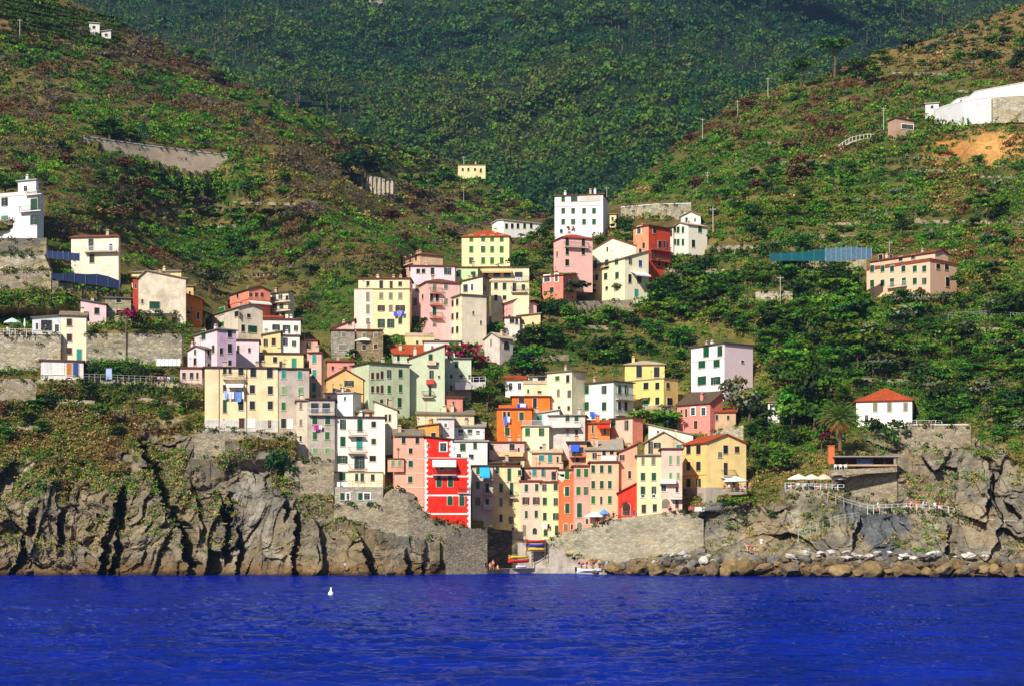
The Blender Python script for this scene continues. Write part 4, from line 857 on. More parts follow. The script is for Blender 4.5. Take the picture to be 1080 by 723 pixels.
b = B('cream yellow harbour house with a little corner balcony left of the pink harbour house', 520,549,None,491,556,(240,218,156),t=-2,dY=-3,rc='r',chim=1,wear=.5,dep=8,ext=6); b.W('F',(524.5,495,4,7,'g'),(537,500,4,13,'g'),(548,498,4,6,'g'),(528.5,514,4,9,'g'),(539.5,515,4,13,'g'),(528.5,529,4,9,'y'),(539.5,529,3.5,7,'y'),(528.5,546,3,8,'n'),(539.5,548,4,8,'n')).bal('F',534,545,524,.8).band('F',[508],(180,140,110),.12)
B('small green tinted roof house between the harbour houses and the cream block', 540,553,None,484,496,(216,208,152),dY=-1.8,rc='r',chim=1).W('F',(547,488,4.5,6.5,'v'))
b = B('pink harbour house with open brown shutters on its second floor', 549,571,None,507,566,(238,186,170),t=0,dY=-3,rc='r',chim=0,wear=.3,dep=8,ext=5); b.W('F',(555,514,4,8,'g'),(566,513.5,4,8,'g'),(554.5,527.5,4,8,'B'),(565.5,527.5,4,8,'B'),(555,542,3.2,8,'g'),(565.5,541.5,4,8,'g'),(553,559,4,12,'Dy'),(564,559.5,5,7,'ad'))
b = B('pink band storey with two teal shutters above the pink harbour house', 553,588,None,493,508,(236,186,166),t=0,dY=-2,rc='r',chim=0,dep=7); b.W('F',(563.5,497.5,4.5,8,'t'),(573,497.5,4.5,9,'t'),(584,501,5,9,'d'))
b = B('peach house with a slate roof and teal windows above the pink band storey', 561,592,None,477,495,(238,188,152),t=0,dY=-1.6,roof='sb',rise=1.8,rc='c',chim=1); b.W('F',(571,482.5,5.5,6.5,'t'),(580,483,4.5,8,'t'),(588,484,2,6,'b'))
b = B('pale yellow harbour house with an open window and washing near the ramp', 571.3,589.5,None,508,566,(244,230,166),t=0,dY=-3,rc='r',chim=0,wear=.2,dep=8,ext=5); b.W('F',(574,513.5,4.2,7.5,'g'),(586,513,4.2,7.5,'g'),(574.5,528,4.2,8,'g'),(586,528.5,4.2,8,'g'),(574.5,544,4,8,'g'),(586,544,5,7,'g'),(575.5,562,4.5,5,'Dg'),(587,558.5,4,10,'Dg'))
b.wash('dark and white washing low on the pale yellow harbour house','F',571.5,580,552,[(230,230,230),(40,40,60),(220,224,230)],1.0)
b = B('orange red narrow harbour house with peeling pale patches', 589.7,605,None,495,562,(222,112,62),t=0,dY=-3,rc='r',chim=1,wear=.3,dep=8,ext=5); b.W('F',(598,500.5,4.2,9,'v'),(598,517.5,4.4,10,'g'),(598.3,535.5,4.6,11,'g'),(596.5,555,4.5,8,'ay'),(603,555,2,6,'r'))
rnd = random.Random(3)
for cx, cy, rx, rz in ((-1.7,11.6,1.25,1.1),(-.6,11.9,.5,.7),(-2.2,10.3,.6,.7),(-1.3,4.7,.5,.5),(-1.45,7.8,.45,.8),(-2.3,12.4,.6,.6)):
    pts = [(cx+rx*math.cos(a)*rnd.uniform(.75,1.2), -.03, min(b.H-.05, cy+rz*math.sin(a)*rnd.uniform(.75,1.2))) for a in [i*math.pi/6 for i in range(12)]]
    q = MB(); extr(q, pts, .028); q.build('peeled_plaster', plaster((236,220,190),.3), b.root)
b = B('mauve pink narrow harbour house with tall green window and arched door', 605.2,622.5,None,491,560,(212,150,136),t=0,dY=-3,rc='r',chim=0,wear=.25,dep=8,ext=5); b.wins('F',[610,618],[498,517],4.2,8.5,'v'); b.W('F',(611,537.5,5,15,'g'),(611,554,5,9,'ay'),(619,549,3,6,'ad'))
b = B('broad peach harbour house with eight green windows', 622.7,652.5,None,487,556,(240,184,138),t=1,dY=-3,rc='r',chim=1,wear=.3,dep=8,ext=5); b.wins('F',[625.5,634.5,643],[494,510.5],3.8,8,'g'); b.W('F',(625.5,526.5,3.6,8,'v'),(634,527,2.5,8,'b'),(643,526.5,4,8,'v'),(630,547,4,7,'d'),(643,549,4,7,'b'))
b = B('peach upper house with a white balcony over the broad peach harbour house', 618,656,None,474,488,(238,186,144),t=2,dY=-1.5,roof='sb',rise=2.6,rc='g',chim=2); b.W('F',(637,477.5,4,9,'n'),(645,476.5,4.5,5,'n'),(627,480,3,6,'n'),(652,478,3,4,'g')).bal('F',631,650,484.5,1.0,'solid',(240,232,224),.8)
b = B('dark roofed terrace shelter with a bright blue awning above the harbour houses', 600,619,None,466,490,(206,140,100),dY=-2.2,rc='k',chim=1,wear=.7,oh=.6); b.W('F',(605,476,4,9,'d'),(613,474,5,6,'d'),(609,484,5,7,'b')).awn('F',602,611,468,1.2,1.4,(40,90,220)).bal('F',601,618,481,1.2,'iron',(210,110,60))
b = B('salmon narrow house behind the red arch', 652.7,672,None,476,545,(234,158,120),t=2,dY=-2.6,rc='r',chim=1,wear=.4,dep=7,ext=5,roof='sr',rise=1.4); b.W('F',(656,482,4.5,6,'n'),(664,500,3,8,'n'),(666,519,2.6,13,'y'),(653.8,518,2,5,'n'))
b = B('low red house with a round red arch at the foot of the salmon house', 652,671.5,None,519,548,(220,56,34),t=2,dY=-4,rc='o',chim=0,wear=.2,dep=1.4,ext=3,roof='sr',rise=1.7); b.W('F',(660.5,536,8.5,13,'ab'))
q = MB(); p0,Y0 = b.loc('F',660.5,536); k0 = Y0/FPX; o1 = arch_pts(13.5*k0,18*k0,0); i1 = arch_pts(10*k0,15*k0,0)
for i in range(1, len(o1)-1):
    a_, b_, c_, d_ = o1[i], o1[i+1], i1[i+1], i1[i]; q.loft([[(v[0]+p0.x, -.22, v[2]+p0.z) for v in (a_, b_, c_, d_)], [(v[0]+p0.x, -.005, v[2]+p0.z) for v in (a_, b_, c_, d_)]])
q.build('arch_ring', plaster((236,40,24),.15), b.root)
b = B('pale yellow harbour house with six dark green shutters and a roof cornice', 672,697.5,None,480,548,(244,226,162),t=2,dY=-3.2,rc='s',chim=0,wear=.2,dep=8,ext=5); b.W('F',(678,485,3.5,9,'y'),(689,485,4,9,'y')); b.wins('F',[678,689.5],[502,516.5],4.3,8.5,'g'); b.W('F',(679,536,5,9,'Db'),(690.5,535,5,8,'d'),(678,522.5,4,3,'w'),(689.5,522.5,4,3,'w'))
b = B('beige gabled upper house with dark windows above the pale yellow and pink harbour houses', 680,720,None,466,482,(214,194,154),t=3,dY=-2,roof='gy',rc='c',rise=2.0,peak=.5,wear=.7,chim=2); b.W('F',(686,471.5,4,13,'n'),(693,469,6,6,'n'),(716,472,6,8,'t')).band('F',[479.5],(196,176,150),.15)
b = B('pink harbour house with light green shutters, a white balcony and an arched door', 697.7,719.5,None,473,540,(240,188,170),t=3,dY=-3.2,rc='r',chim=0,wear=.4,dep=8,ext=5); b.wins('F',[707,715],[484.5],3.4,10,'l'); b.wins('F',[707,715],[501],3.4,7,'l'); b.W('F',(700,514,5.5,7,'w'),(714,516,3,6,'d'),(702,530,8,10,'ay'),(714,531,4,8,'d')).bal('F',695,713,508.5,1.0,'solid',(234,228,220),.6).bal('F',707,719,525,1.0,'white',WHITE)
b = B('white gable end standing behind the beige gabled house', 684,731,None,458,475,(244,232,208),t=5,dY=.5,roof='sl',rise=2.0,rc='c',wear=.15,chim=0); b.W('F',(694,455,2,3,'d'))
b = B('big yellow gabled house with orange roof at the right end of the front row', 720,745,787,466,518,(242,204,108),t=66,dY=-3,roof='gx',rc='o',wear=.45,pitch=20,ext=5,name='apartment_house',wallr=(248,214,130),plinth=(.8,(170,160,146)),chim=0); b.W('F',(726.5,473.5,4.4,9.5,'n'),(737,473.5,4.4,9.5,'n'),(726.5,491,4.2,9,'n'),(737,491,4.4,9.5,'n'),(726.5,508.5,4.2,9,'n'),(737,508.5,4.2,9,'n')).band('F',[499.5],(190,150,80),.12).W('R',(765,473.5,4.4,9,'n'),(777,473.5,4.4,7,'b'),(765,494,4,13,'b'),(759,479,4,6,'y')).bal('R',761,774,501,.8).awn('R',760,774,502.5,.3,1.6,(240,236,226))  # right wall coloured lighter to make up for the weaker sunlight there
# ================================================================ BUILD THE GROUND
def strip_carve(top, bot, Yw):
    x0, x1 = top[0][0], top[-1][0]; x = x0
    tx, ty = zip(*top); bx, by = zip(*bot)
    while x < x1:
        e = min(x+4, x1); mx = (x+e)/2
        CARVE.append((x, e, float(np.interp(mx, tx, ty)), float(np.interp(mx, bx, by)), Yw(mx)+.6)); x = e
IVY = []; TW = []
def wall_strip(label, name, top, bot, mat, cat='wall', thick=1.2, dY=-2.0, Y=None, step=6, group=None, cap=None, buttress=0, below=3.0):
    """a masonry wall following the slope: top and bottom edge as photo directions"""
    tx, ty = zip(*top); bx, by = zip(*bot); x0, x1 = tx[0], tx[-1]; n = max(2, int((x1-x0)/step)+1)
    xs = np.linspace(x0, x1, n)
    if Y is None: ya = [D(x, float(np.interp(x, bx, by)))+dY for x in (x0, (x0+x1)/2, x1)]; Yf = lambda x: float(np.interp(x, (x0, (x0+x1)/2, x1), ya))
    elif isinstance(Y, (list, tuple)): Yf = lambda x: float(np.interp(x, [q[0] for q in Y], [q[1] for q in Y]))
    else: Yf = lambda x: Y
    m = MB(); o = P((x0+x1)/2, float(np.interp((x0+x1)/2, bx, by)), Yf((x0+x1)/2)); rings = []; caps = []
    for x in xs:
        a = P(x, float(np.interp(x, tx, ty)), Yf(x))-o; b = P(x, float(np.interp(x, bx, by)), Yf(x))-o; b.z -= below; b.y -= .25
        b2 = b.copy(); b2.y += thick+.5; a2 = a.copy(); a2.y += thick; rings.append([a, b, b2, a2])
        c = Vector((0,0,.22)); caps.append([a+Vector((0,-.15,.002)), a2+Vector((0,.1,.002)), a2+Vector((0,.1,.22)), a+Vector((0,-.15,.22))])
    m.loft(rings)
    root = tag(empty(name, o), label, cat, group); m.build('masonry', mat, root)
    if cap:
        q = MB(); q.loft(caps); q.build('coping', plaster(cap, .3), root)
    for k in range(buttress):
        x = x0+(x1-x0)*(k+.5)/buttress; a = P(x, float(np.interp(x, tx, ty)), Yf(x))-o; b = P(x, float(np.interp(x, bx, by)), Yf(x))-o
        q = MB(); q.box(a.x-.35, a.x+.35, a.y-.8, a.y, b.z-3, a.z+.1); q.build('buttress', mat, root)
    strip_carve(top, bot, Yf)
    if name not in ('harbour_wall', 'quay'):
        x = x0
        while x < x1: e = min(x+16, x1); mx = (x+e)/2; yb_ = float(np.interp(mx, bx, by)); PUSH.append((x, e, yb_-.5, yb_+3+below*5.5, Yf(mx)-.4, 6 if name == 'terrace_wall' else 34 if name == 'retaining_wall' else 14)); x = e
    for k in range(int((x1-x0)*.34)):
        x = random.uniform(x0, x1); u = random.random(); yt, yb = float(np.interp(x, tx, ty)), float(np.interp(x, bx, by))
        if name not in ('harbour_wall', 'quay') or (u < .2 and name != 'quay'): IVY.append(tuple(P(x, yt+random.uniform(-1,2) if u < .45 else (yb+random.uniform(-1.5,1) if u < .85 else random.uniform(yt, yb)), Yf(x)-.1))+(random.uniform(.3, .95),))
    return root, Yf
ST1 = stone((178,166,142),(138,126,106),1.8); ST2 = stone((196,186,162),(150,142,122),1.1); ST3 = stone((172,160,138),(132,120,100),1.6); CONC = stone((180,172,152),(150,142,122),1.2,'sea_wall_stone',.3); GREYC = plaster((168,162,150), 1.0)
wall_strip('long grey coast road wall with a pale blue parapet on the left hill', 'retaining_wall', [(88,144),(120,149),(180,157),(240,164)], [(88,146),(110,160),(170,173),(205,185),(228,180),(240,165)], plaster((176,160,138),.5), dY=-2, cap=(176,190,206), buttress=0)
wall_strip('short grey retaining wall with concrete ribs behind the bare spur', 'retaining_wall', [(362,183),(416,190)], [(362,184),(384,198),(400,205),(416,204)], plaster((176,170,150),.9), Y=560, cap=(150,146,136), buttress=12)
wall_strip('dark grey stone wall carrying the white villa on the left', 'stone_wall', [(-60,251),(49,251)], [(-60,266),(49,268)], stone((132,126,116),(100,94,86),1.8), Y=[(-60,334),(49,336)])
wall_strip('pale rough terrace wall below the dark grey wall of the white villa', 'stone_wall', [(-60,268),(49,269),(53,284)], [(-60,283),(53,284.5)], ST2, Y=[(-60,332),(53,334)])
wall_strip('pale terrace wall with ivy patches, second below the white villa', 'stone_wall', [(-60,285),(54,286)], [(-60,303),(54,305)], ST3, Y=[(-60,329),(54,331)])
wall_strip('low long terrace wall below the navy garden fence on the left', 'stone_wall', [(55,296),(124,299)], [(55,304),(124,308)], ST3, Y=[(55,331),(124,336)])
wall_strip('high concrete terrace wall left of the tall yellow house', 'stone_wall', [(-60,352),(64,353)], [(-60,392),(64,390)], ST2, Y=[(-60,316),(64,318)], cap=(196,188,170))
wall_strip('long pale terrace wall right of the tall yellow house', 'stone_wall', [(91,352),(140,351),(192,352)], [(91,382),(192,386)], ST2, Y=[(91,320),(192,325)])
wall_strip('rough stone garden wall below the white garage at the left edge', 'stone_wall', [(-60,399),(38,399)], [(-60,424),(38,424)], ST3, Y=[(-60,311),(38,312)])
wall_strip('low terrace wall along the top of the left cliff', 'stone_wall', [(38,400),(120,400),(214,404)], [(38,404),(120,404),(214,410)], ST3, Y=[(38,312),(120,313),(214,312)], below=1.5)
wall_strip('grey stone buttress wall under the big cream apartment house', 'stone_wall', [(205,453),(250,454),(312,456)], [(205,484),(236,481),(244,463),(312,463)], ST1, Y=[(205,302.5),(312,304)])
wall_strip('rough stone wall with a small arch below the grey loggia house', 'stone_wall', [(300,486),(352,484)], [(300,500),(324,520),(352,524)], ST3, Y=[(300,301),(352,301)])
wall_strip('long sloping masonry wall running down from the basement house to the red house', 'stone_wall', [(352,531),(403,533),(408,514),(436,519),(450,545),(497,556)], [(352,546),(400,560),(440,568),(497,576)], ST1, Y=[(352,298),(430,299),(497,304)])
wall_strip('grey harbour wall below the red house beside the dark cove', 'harbour_wall', [(470,556),(485,558),(514,556)], [(470,600),(514,603)], ST1, Y=[(470,298),(514,303)], below=4)
wall_strip('big pale sea wall below the pink and yellow harbour houses', 'harbour_wall', [(572,571),(590,562),(622,555),(652,546),(700,540),(724,541),(742,547)], [(572,600),(640,603),(652,592),(672,586),(700,588),(724,582),(742,573)], CONC, Y=[(572,312),(640,306),(700,304),(724,303)], below=3)
wall_strip('rubble wall deep in the cove, stone darkened as shade', 'harbour_wall', [(508,556),(552,560)], [(508,596),(552,598)], stone((96,88,80),(66,62,58),1.8), Y=[(508,316),(552,318)], below=4)  # stone colour darkened to stand in for the cove's shade
wall_strip('grey ramp side wall in the harbour behind the stacked boats', 'harbour_wall', [(546,572),(572,570),(600,584),(640,597)], [(546,599),(640,602)], GREYC, Y=[(546,315),(600,309),(640,303)], below=4)
wall_strip('low concrete quay along the harbour water', 'quay', [(500,600.5),(560,598.5),(640,601)], [(500,603),(560,602),(640,604)], GREYC, Y=[(500,304),(545,311),(590,311),(640,298)], cat='quay', thick=6, below=2)
wall_strip('restaurant terrace wall with white railing on the right cliff', 'terrace', [(828,515),(890,517)], [(828,522),(890,526)], ST3, Y=[(828,299),(890,299)], cat='terrace', thick=6, below=1)
wall_strip('cliff path wall with strollers on the right headland', 'cliff_path', [(915,539),(960,537),(1000,540),(1040,552)], [(915,542),(960,541),(1000,545),(1040,557)], ST3, Y=[(915,292),(1040,290)], cat='path wall', thick=3.5, below=1)
wall_strip('long stone wall with a white top right of the large white house', 'stone_wall', [(655,219),(690,216),(729,215)], [(655,229),(729,229)], ST2, dY=-3, cap=(226,230,240))
wall_strip('stone terrace wall carrying the white villa with the orange roof', 'stone_wall', [(936,452),(960,448),(1024,448)], [(936,470),(1024,474)], ST3, Y=[(936,314),(1024,313)], cap=(220,214,200))
wall_strip('rounded stone wall under the bar with the flat roof', 'stone_wall', [(880,492),(946,490)], [(880,516),(920,528),(948,530)], ST3, Y=[(880,303),(948,302)])
wall_strip('grey stone wall behind the yellow end house', 'stone_wall', [(752,455),(784,448)], [(752,464),(784,474)], ST2, dY=-2)
wall_strip('stone wall of a ruined hut on the terraces above the white and pink house', 'stone_wall', [(797,308),(836,307)], [(797,316),(836,316)], ST2, dY=-3)
wall_strip('low stone terrace wall right of the white L shaped house', 'stone_wall', [(746,259),(800,258)], [(746,264),(800,264)], ST3, dY=-2)
wall_strip('dry stone terrace wall under the blue netting fence', 'stone_wall', [(815,277),(868,273),(914,272)], [(815,280),(914,285)], ST3, dY=-2)
wall_strip('stone wall below the big cream house with the wisteria', 'stone_wall', [(600,318),(668,316)], [(600,326),(668,330)], ST3, dY=-3)
wall_strip('rubble wall on the rock outcrop in the middle of the town', 'stone_wall', [(540,376),(600,374)], [(540,380),(600,380)], ST3, dY=-2)
wall_strip('retaining wall under the yellow slate roofed house', 'stone_wall', [(668,430),(716,431)], [(668,438),(716,440)], ST3, dY=-4)
for i, (x0, x1, y, dh, wh) in enumerate(((-40,60,231,5,'lowest, left'),(150,230,330,4,'next to the orange house'),
      (812,870,170,4,'below the rust coloured scrub'),(830,905,247,4,'under the right slope footbridge'),(965,1080,232,4,'left of the landslip at the right edge'),(700,790,283,4,'over the dense green bushes'),(905,960,398,4,'behind the white villa'),(1010,1080,345,4,'at the right edge above the maquis'),(940,1000,76,3,'among the olive trees'),(620,655,343,4,'above the yellow slate roofed house'))):
    wall_strip('low dry stone terrace wall, the one %s' % wh, 'terrace_wall', [(x0,y),(x1,y+1)], [(x0,y+dh),(x1,y+dh+1)], ST3, dY=-1.2, below=.2, thick=.6)

for k in range(42):
    right = random.random() < .62
    x0 = random.uniform(640, 1040) if right else random.uniform(-20, 430); y0 = random.uniform(max(ridge(x0)+14, 60 if right else 20), 400 if right else 330); ln = random.uniform(26, 80)
    if right and x0 < 700 and y0 > 200: continue
    if any(a-4 < x0+ln*.5 < b+4+ln*.5 and tp-6 < y0 < bs+6 for a, b, tp, bs, yd in CARVE): continue
    sl = random.uniform(-.04, .06)*ln; TW.append((x0+ln/2, y0, wall_strip('', 'terrace_wall', [(x0, y0), (x0+ln, y0+sl)], [(x0, y0+2.6), (x0+ln, y0+sl+2.8)], ST3, dY=-1.0, below=.15, thick=.5)[0]))
for x0, y0, x1, y1, t_ in ((138,417,192,424,'under the washing terrace, right part'),(96,433,140,431,'in the middle of the dry left bank'),(-10,447,40,449,'low on the dry left bank at the left edge'),(150,446,196,440,'just left of the big grey buttress wall'),(60,420,100,422,'below the dark garden tree on the dry left bank')):
    wall_strip('short broken stone wall '+t_, 'stone_wall', [(x0,y0),(x1,y1)], [(x0,y0+4),(x1,y1+4)], ST3, dY=-1.0, below=.3, thick=.6)
PUSH.append((516, 575, 596, 604, 322, 4))
cols_, PXg, PYg, Yg, Vg, tintg, rockg = terrain()
me = grid_mesh('hillside', Vg, ground_material(), tintg, smooth=False)
hill = link('hillside', me); tag(hill, kind='structure')
hill['label'] = 'rocky cliffs and terraced hillside'
NR = PYg.shape[0]
def G(px, py, front=0.0):
    """point of the built ground seen in a photo direction"""
    j = (px+260)/1.25; j0 = int(min(max(j, 0), PYg.shape[1]-2)); f = min(max(j-j0, 0), 1); out = 0
    for jj, w in ((j0, 1-f), (j0+1, f)):
        out += w*float(np.interp(-py, -PYg[:, jj], Yg[:, jj]))
    return P(px, py, out-front)

# ---------------------------------------------------------------- mountain
mc = np.arange(-420, 1501, 3.0); mr = np.arange(330, -175, -3.0); MX, MY = np.meshgrid(mc, mr)
MYy = DM(MX, MY); MV = np.stack([(MX-HX)/FPX*MYy, MYy, CH+(HY-MY)/FPX*MYy], 2)
mt = np.array(lin((34,48,26)))[None,None]*(1+.25*fbm(MV[...,0]/40, MV[...,2]/40, s=5))[...,None]
rk = smooth(14, 5, np.hypot((MX-392)/1.6, (MY+1)*1.2)+fbm(MX/6,MY/6,s=9)*8); mt = mt*(1-rk[...,None])+np.array(lin((168,150,134)))[None,None]*rk[...,None]
bk = [MV[-1].copy() for _ in range(3)]
for k, b_ in enumerate(bk): b_[:,1] += 120*(k+1); b_[:,2] -= 60*(k+1)**1.5
mtn = link('mountain', grid_mesh('mountain', np.concatenate([MV, np.stack(bk)]), ground_material(), np.concatenate([mt, np.repeat(mt[-1:],3,0)]), smooth=False)); tag(mtn, kind='structure')

# ---------------------------------------------------------------- leaves
PAL = {k: np.array(lin(v)) for k, v in dict(dk=(42,66,28), gr=(66,112,26), br=(98,132,34), ol=(108,108,40), st=(156,130,78), ru=(104,66,40), vi=(98,84,78), fo=(50,92,44), fb=(36,72,52), fy=(82,98,44), gy=(110,122,92), bw=(98,80,52)).items()}
def leaf_quads(C, R, H, n, s, tint, lean=.55, var=.28, lump=.35):
    """C (B,3) bases, R radius, H height, n leaves each, s leaf size (B,), tint (B,3)"""
    B_ = len(C); th = rng.uniform(0, 2*np.pi, (B_, n)); cz = rng.uniform(-.15, 1, (B_, n)); sn = np.sqrt(1-np.clip(cz,-1,1)**2)
    d = np.stack([np.cos(th)*sn, np.sin(th)*sn, cz], 2)
    lob = 1+lump*np.sin(th*3+rng.uniform(0,6,(B_,1)))*np.cos(cz*5+rng.uniform(0,6,(B_,1)))
    r = rng.uniform(.55, 1.0, (B_, n))**.6*lob
    p = np.stack([d[...,0]*r*R[:,None], d[...,1]*r*R[:,None], (d[...,2]*r*.5+.5)*H[:,None]], 2)+C[:,None]
    nn = d*lean+rng.normal(0, .55, d.shape); nn /= np.linalg.norm(nn, axis=2, keepdims=True)
    a = np.cross(nn, rng.normal(0, 1, nn.shape)); a /= np.linalg.norm(a, axis=2, keepdims=True); b = np.cross(nn, a)
    ss = s[:,None,None]*rng.uniform(.6, 1.3, (B_, n, 1)); a = a*ss; b = b*ss*.7
    Q = np.stack([p-a, p-b, p+a, p+b], 2).reshape(-1, 4, 3)
    t = tint[:,None]*(1+var*rng.normal(0, 1, (B_, n, 1)))
    return Q, np.clip(t, .004, .9).reshape(-1, 3)
def pick(names, k, w=None):
    idx = rng.choice(len(names), k, p=None if w is None else np.array(w)/sum(w)); return np.array([PAL[n] for n in names])[idx]
# far wood: crowns over the whole mountain
nf = 21000
fx = rng.uniform(-330, 1410, nf); fy = rng.uniform(-150, 300, nf); keep = fy < np.interp(fx, RIDGE[:,0], RIDGE[:,1])+22; keep &= np.hypot((fx-392)/1.6, (fy+1)*1.2) > 9
fx, fy = fx[keep], fy[keep]; Yf_ = DM(fx, fy); FC = np.stack([(fx-HX)/FPX*Yf_, Yf_, CH+(HY-fy)/FPX*Yf_], 1)
pine = smooth(.0, .25, fbm(FC[:,0]/110, FC[:,2]/90, s=88, o=3)+.12*smooth(200,0,np.abs(fx-640)))
R = rng.uniform(3.4, 6.6, len(FC))*(1-.15*pine)*(Yf_/1200)**.5; H = R*rng.uniform(1.1, 1.7, len(FC))
base = FC.copy(); base[:,2] += pine*rng.uniform(2, 6, len(FC))-.5
ff = np.clip(.5+.8*fbm(FC[:,0]/120, FC[:,2]/70, s=97, o=4)+.24*rng.normal(0,1,len(FC))+.18*fbm(FC[:,0]/300, FC[:,2]/160, s=98, o=2), 0, .999); tc = np.array([PAL[q] for q in ('fb','fo','gr','fy')])[np.searchsorted(np.array([.3,.6,.84,1]), ff)]*np.array([1.4,1.5,1.25])*(1-.25*pine[:,None])
Q, T = leaf_quads(base, R, H, 42, R*.22, tc, lean=.8)
forest = link('far_wood', quad_mesh('far_wood', Q, leafmat('foliage_mass'), T)); tag(forest, kind='stuff'); forest['label'] = 'dense dark green wood covering the far mountain'
# pale standing pine trunks in that wood
ps = np.where(pine > .55)[0]; ps = ps[rng.random(len(ps)) < .35]; tq = []
for i in ps:
    c = FC[i]; hh = base[i][2]+H[i]*.5-c[2]+2; w = rng.uniform(.2, .36); x, y, z = c; y -= R[i]*.5
    for (ax, ay) in ((w, 0), (0, w)): tq.append([(x-ax,y-ay,z-3),(x+ax,y+ay,z-3),(x+ax*.6,y+ay*.6,z+hh),(x-ax*.6,y-ay*.6,z+hh)])
tq = np.array(tq); bk_ = paint('pine_bark', (104,94,84), .9, .1)
tr = link('far_wood_trunks', quad_mesh('far_wood_trunks', tq, bk_)); tag(tr, kind='stuff'); tr['label'] = 'pale bare trunks standing in the far pine wood'

# scrub on the near slopes
def zterr(X, Y, Z): return Z+fbm(X/50, Y/50, s=54)*3
inhouse = np.zeros(PYg.shape, bool)
for a, b, tp, bs, yd in CARVE:
    j0 = max(int((a-4+260)/1.25), 0); j1 = int((b+4+260)/1.25)+1; sl = (slice(None), slice(j0, j1)); inhouse[sl] |= (PXg[sl] > a-2) & (PXg[sl] < b+2) & (PYg[sl] > tp-2) & (PYg[sl] < bs+1)
Xg = Vg[1:1+NR,:,0]; Zg = Vg[1:1+NR,:,2]
area = np.abs(np.gradient(PYg, axis=0))
town = smooth(195,235,PXg)*smooth(800,745,PXg)*smooth(236,300,PYg)
dens = area*(1-inhouse)*(1-rockg*.985)*(1-.3*town)*(PYg < 545)
fr = zterr(Xg, Yg, Zg)/np.where(PXg > 640, 3.4, 4.2); fr = fr-np.floor(fr); dens = dens*(1-.6*smooth(.55,.75,fr)*smooth(.99,.9,fr)*(PYg < 400))
dens = dens*(1-.65*smooth(870,900,PXg)*smooth(78,66,PYg))*(1-.25*smooth(55,75,PYg)*(1-smooth(300,330,PYg))*smooth(.5,.7,fr))
bare = smooth(40,10,np.hypot((PXg-1040)/1.3,(PYg-158)*1.3)); dens = dens*(1-.9*bare)
strawz = smooth(395,425,PYg)*smooth(330,290,PXg); dens = dens*(1+strawz*.6)*(1-.85*(PXg < 128)*(PYg < 50)*(PYg < 34+PXg*.14))
def scatter(n, dn):
    p = (dn/dn.sum()).ravel(); k = rng.choice(p.size, n, p=p); r, c = np.divmod(k, PYg.shape[1])
    return np.stack([Xg[r,c], Yg[r,c], Zg[r,c]], 1), PXg[r,c], PYg[r,c]
def scrub_tint(px, py, X, Z, Y):
    n = len(px); a = fbm(X/18, Z/9, s=91, o=4); b = fbm(X/34, Z/20, s=92, o=3); right = px > 590; t = np.zeros((n,3))
    u = rng.random(n)
    up_r = right & (py < 165+.0*px)
    stp = np.where(px > 640, 3.4, 4.2); row = np.floor(zterr(X, Y, Z)/stp); seg = np.floor(X/14+vnoise(X/20, row*.37, s=12)*1.5)
    fld = np.clip(.5+.45*fbm(X/9, Z/6, s=94, o=3)+.62*(_h(row, seg, None, 3)-.5)+.17*rng.normal(0, 1, n), 0, .999)
    def put(mask, names, w):
        cw = np.cumsum(w)/sum(w); t[mask] = np.array([PAL[q] for q in names])[np.searchsorted(cw, fld[mask])]
    put(~right, ['dk','gr','br','ol','bw','vi'], [2,3.2,1.4,2.2,1.2,.5])
    put(~right & (a > .1) & (py < 330), ['ru','bw','vi','ol'], [1.2,2.6,2,1.2])
    spur = ~right & (py > 150) & (py < 235) & (px > 270+(230-py)*.2) & (px < 300+(py-150)*1.9+20)
    put(spur, ['vi','bw','ol','st','br'], [2.2,2,1.4,1,.5])
    put(~right & (a < -.2) & (py < 330), ['gr','br','dk'], [2,2,1])
    put(~right & (py > 395), ['dk','gr','ol','st','bw','ru'], [1.2,1.7,2.4,2.2,1.5,.35])
    put(right, ['dk','gr','br','ol','gy'], [2.4,3,1.6,1.2,.3])
    put(right & (a > .18) & (py > 165), ['ol','st','ru','br','gr'], [1.5,.9,.6,1.5,1.5])
    put(up_r, ['ru','bw','gr','ol','dk','br'], [2.6,1.5,1.4,1.6,1,.7])
    put(up_r & (a < -.1), ['gr','ol','dk','br'], [2,1.5,1,1.3])
    put(up_r & (px > 880) & (py < 75), ['gr','ol','gy','ru','st'], [1.6,2.2,.8,.7,.5])
    put(right & (py > 480), ['ol','st','gr'], [2,1.4,1])
    return t
C_, px_, py_ = scatter(41000, dens); Yk = C_[:,1]/350
tt = scrub_tint(px_, py_, C_[:,0], C_[:,2], C_[:,1]); sz = rng.uniform(.5, 1.15, len(C_))*np.where(rng.random(len(C_)) < .14, 1.75, 1)*Yk**.5
sz *= np.where(py_ > 395, .72, 1)
keepc = ~((px_ > 195) & (px_ < 800) & (py_ > 330) & (sz > 1.15))
C_, tt, sz, Yk = C_[keepc], tt[keepc], sz[keepc], Yk[keepc]; C_[:,2] -= .15
Q, T = leaf_quads(C_, sz, sz*rng.uniform(.8, 1.3, len(C_)), 32, .2*Yk*np.clip(sz,.8,1.5), tt, lean=.7)
scrub = link('scrub', quad_mesh('scrub', Q, leafmat('foliage_mass'), T)); tag(scrub, kind='stuff'); scrub['label'] = 'green brown and straw coloured scrub covering the terraced slopes'
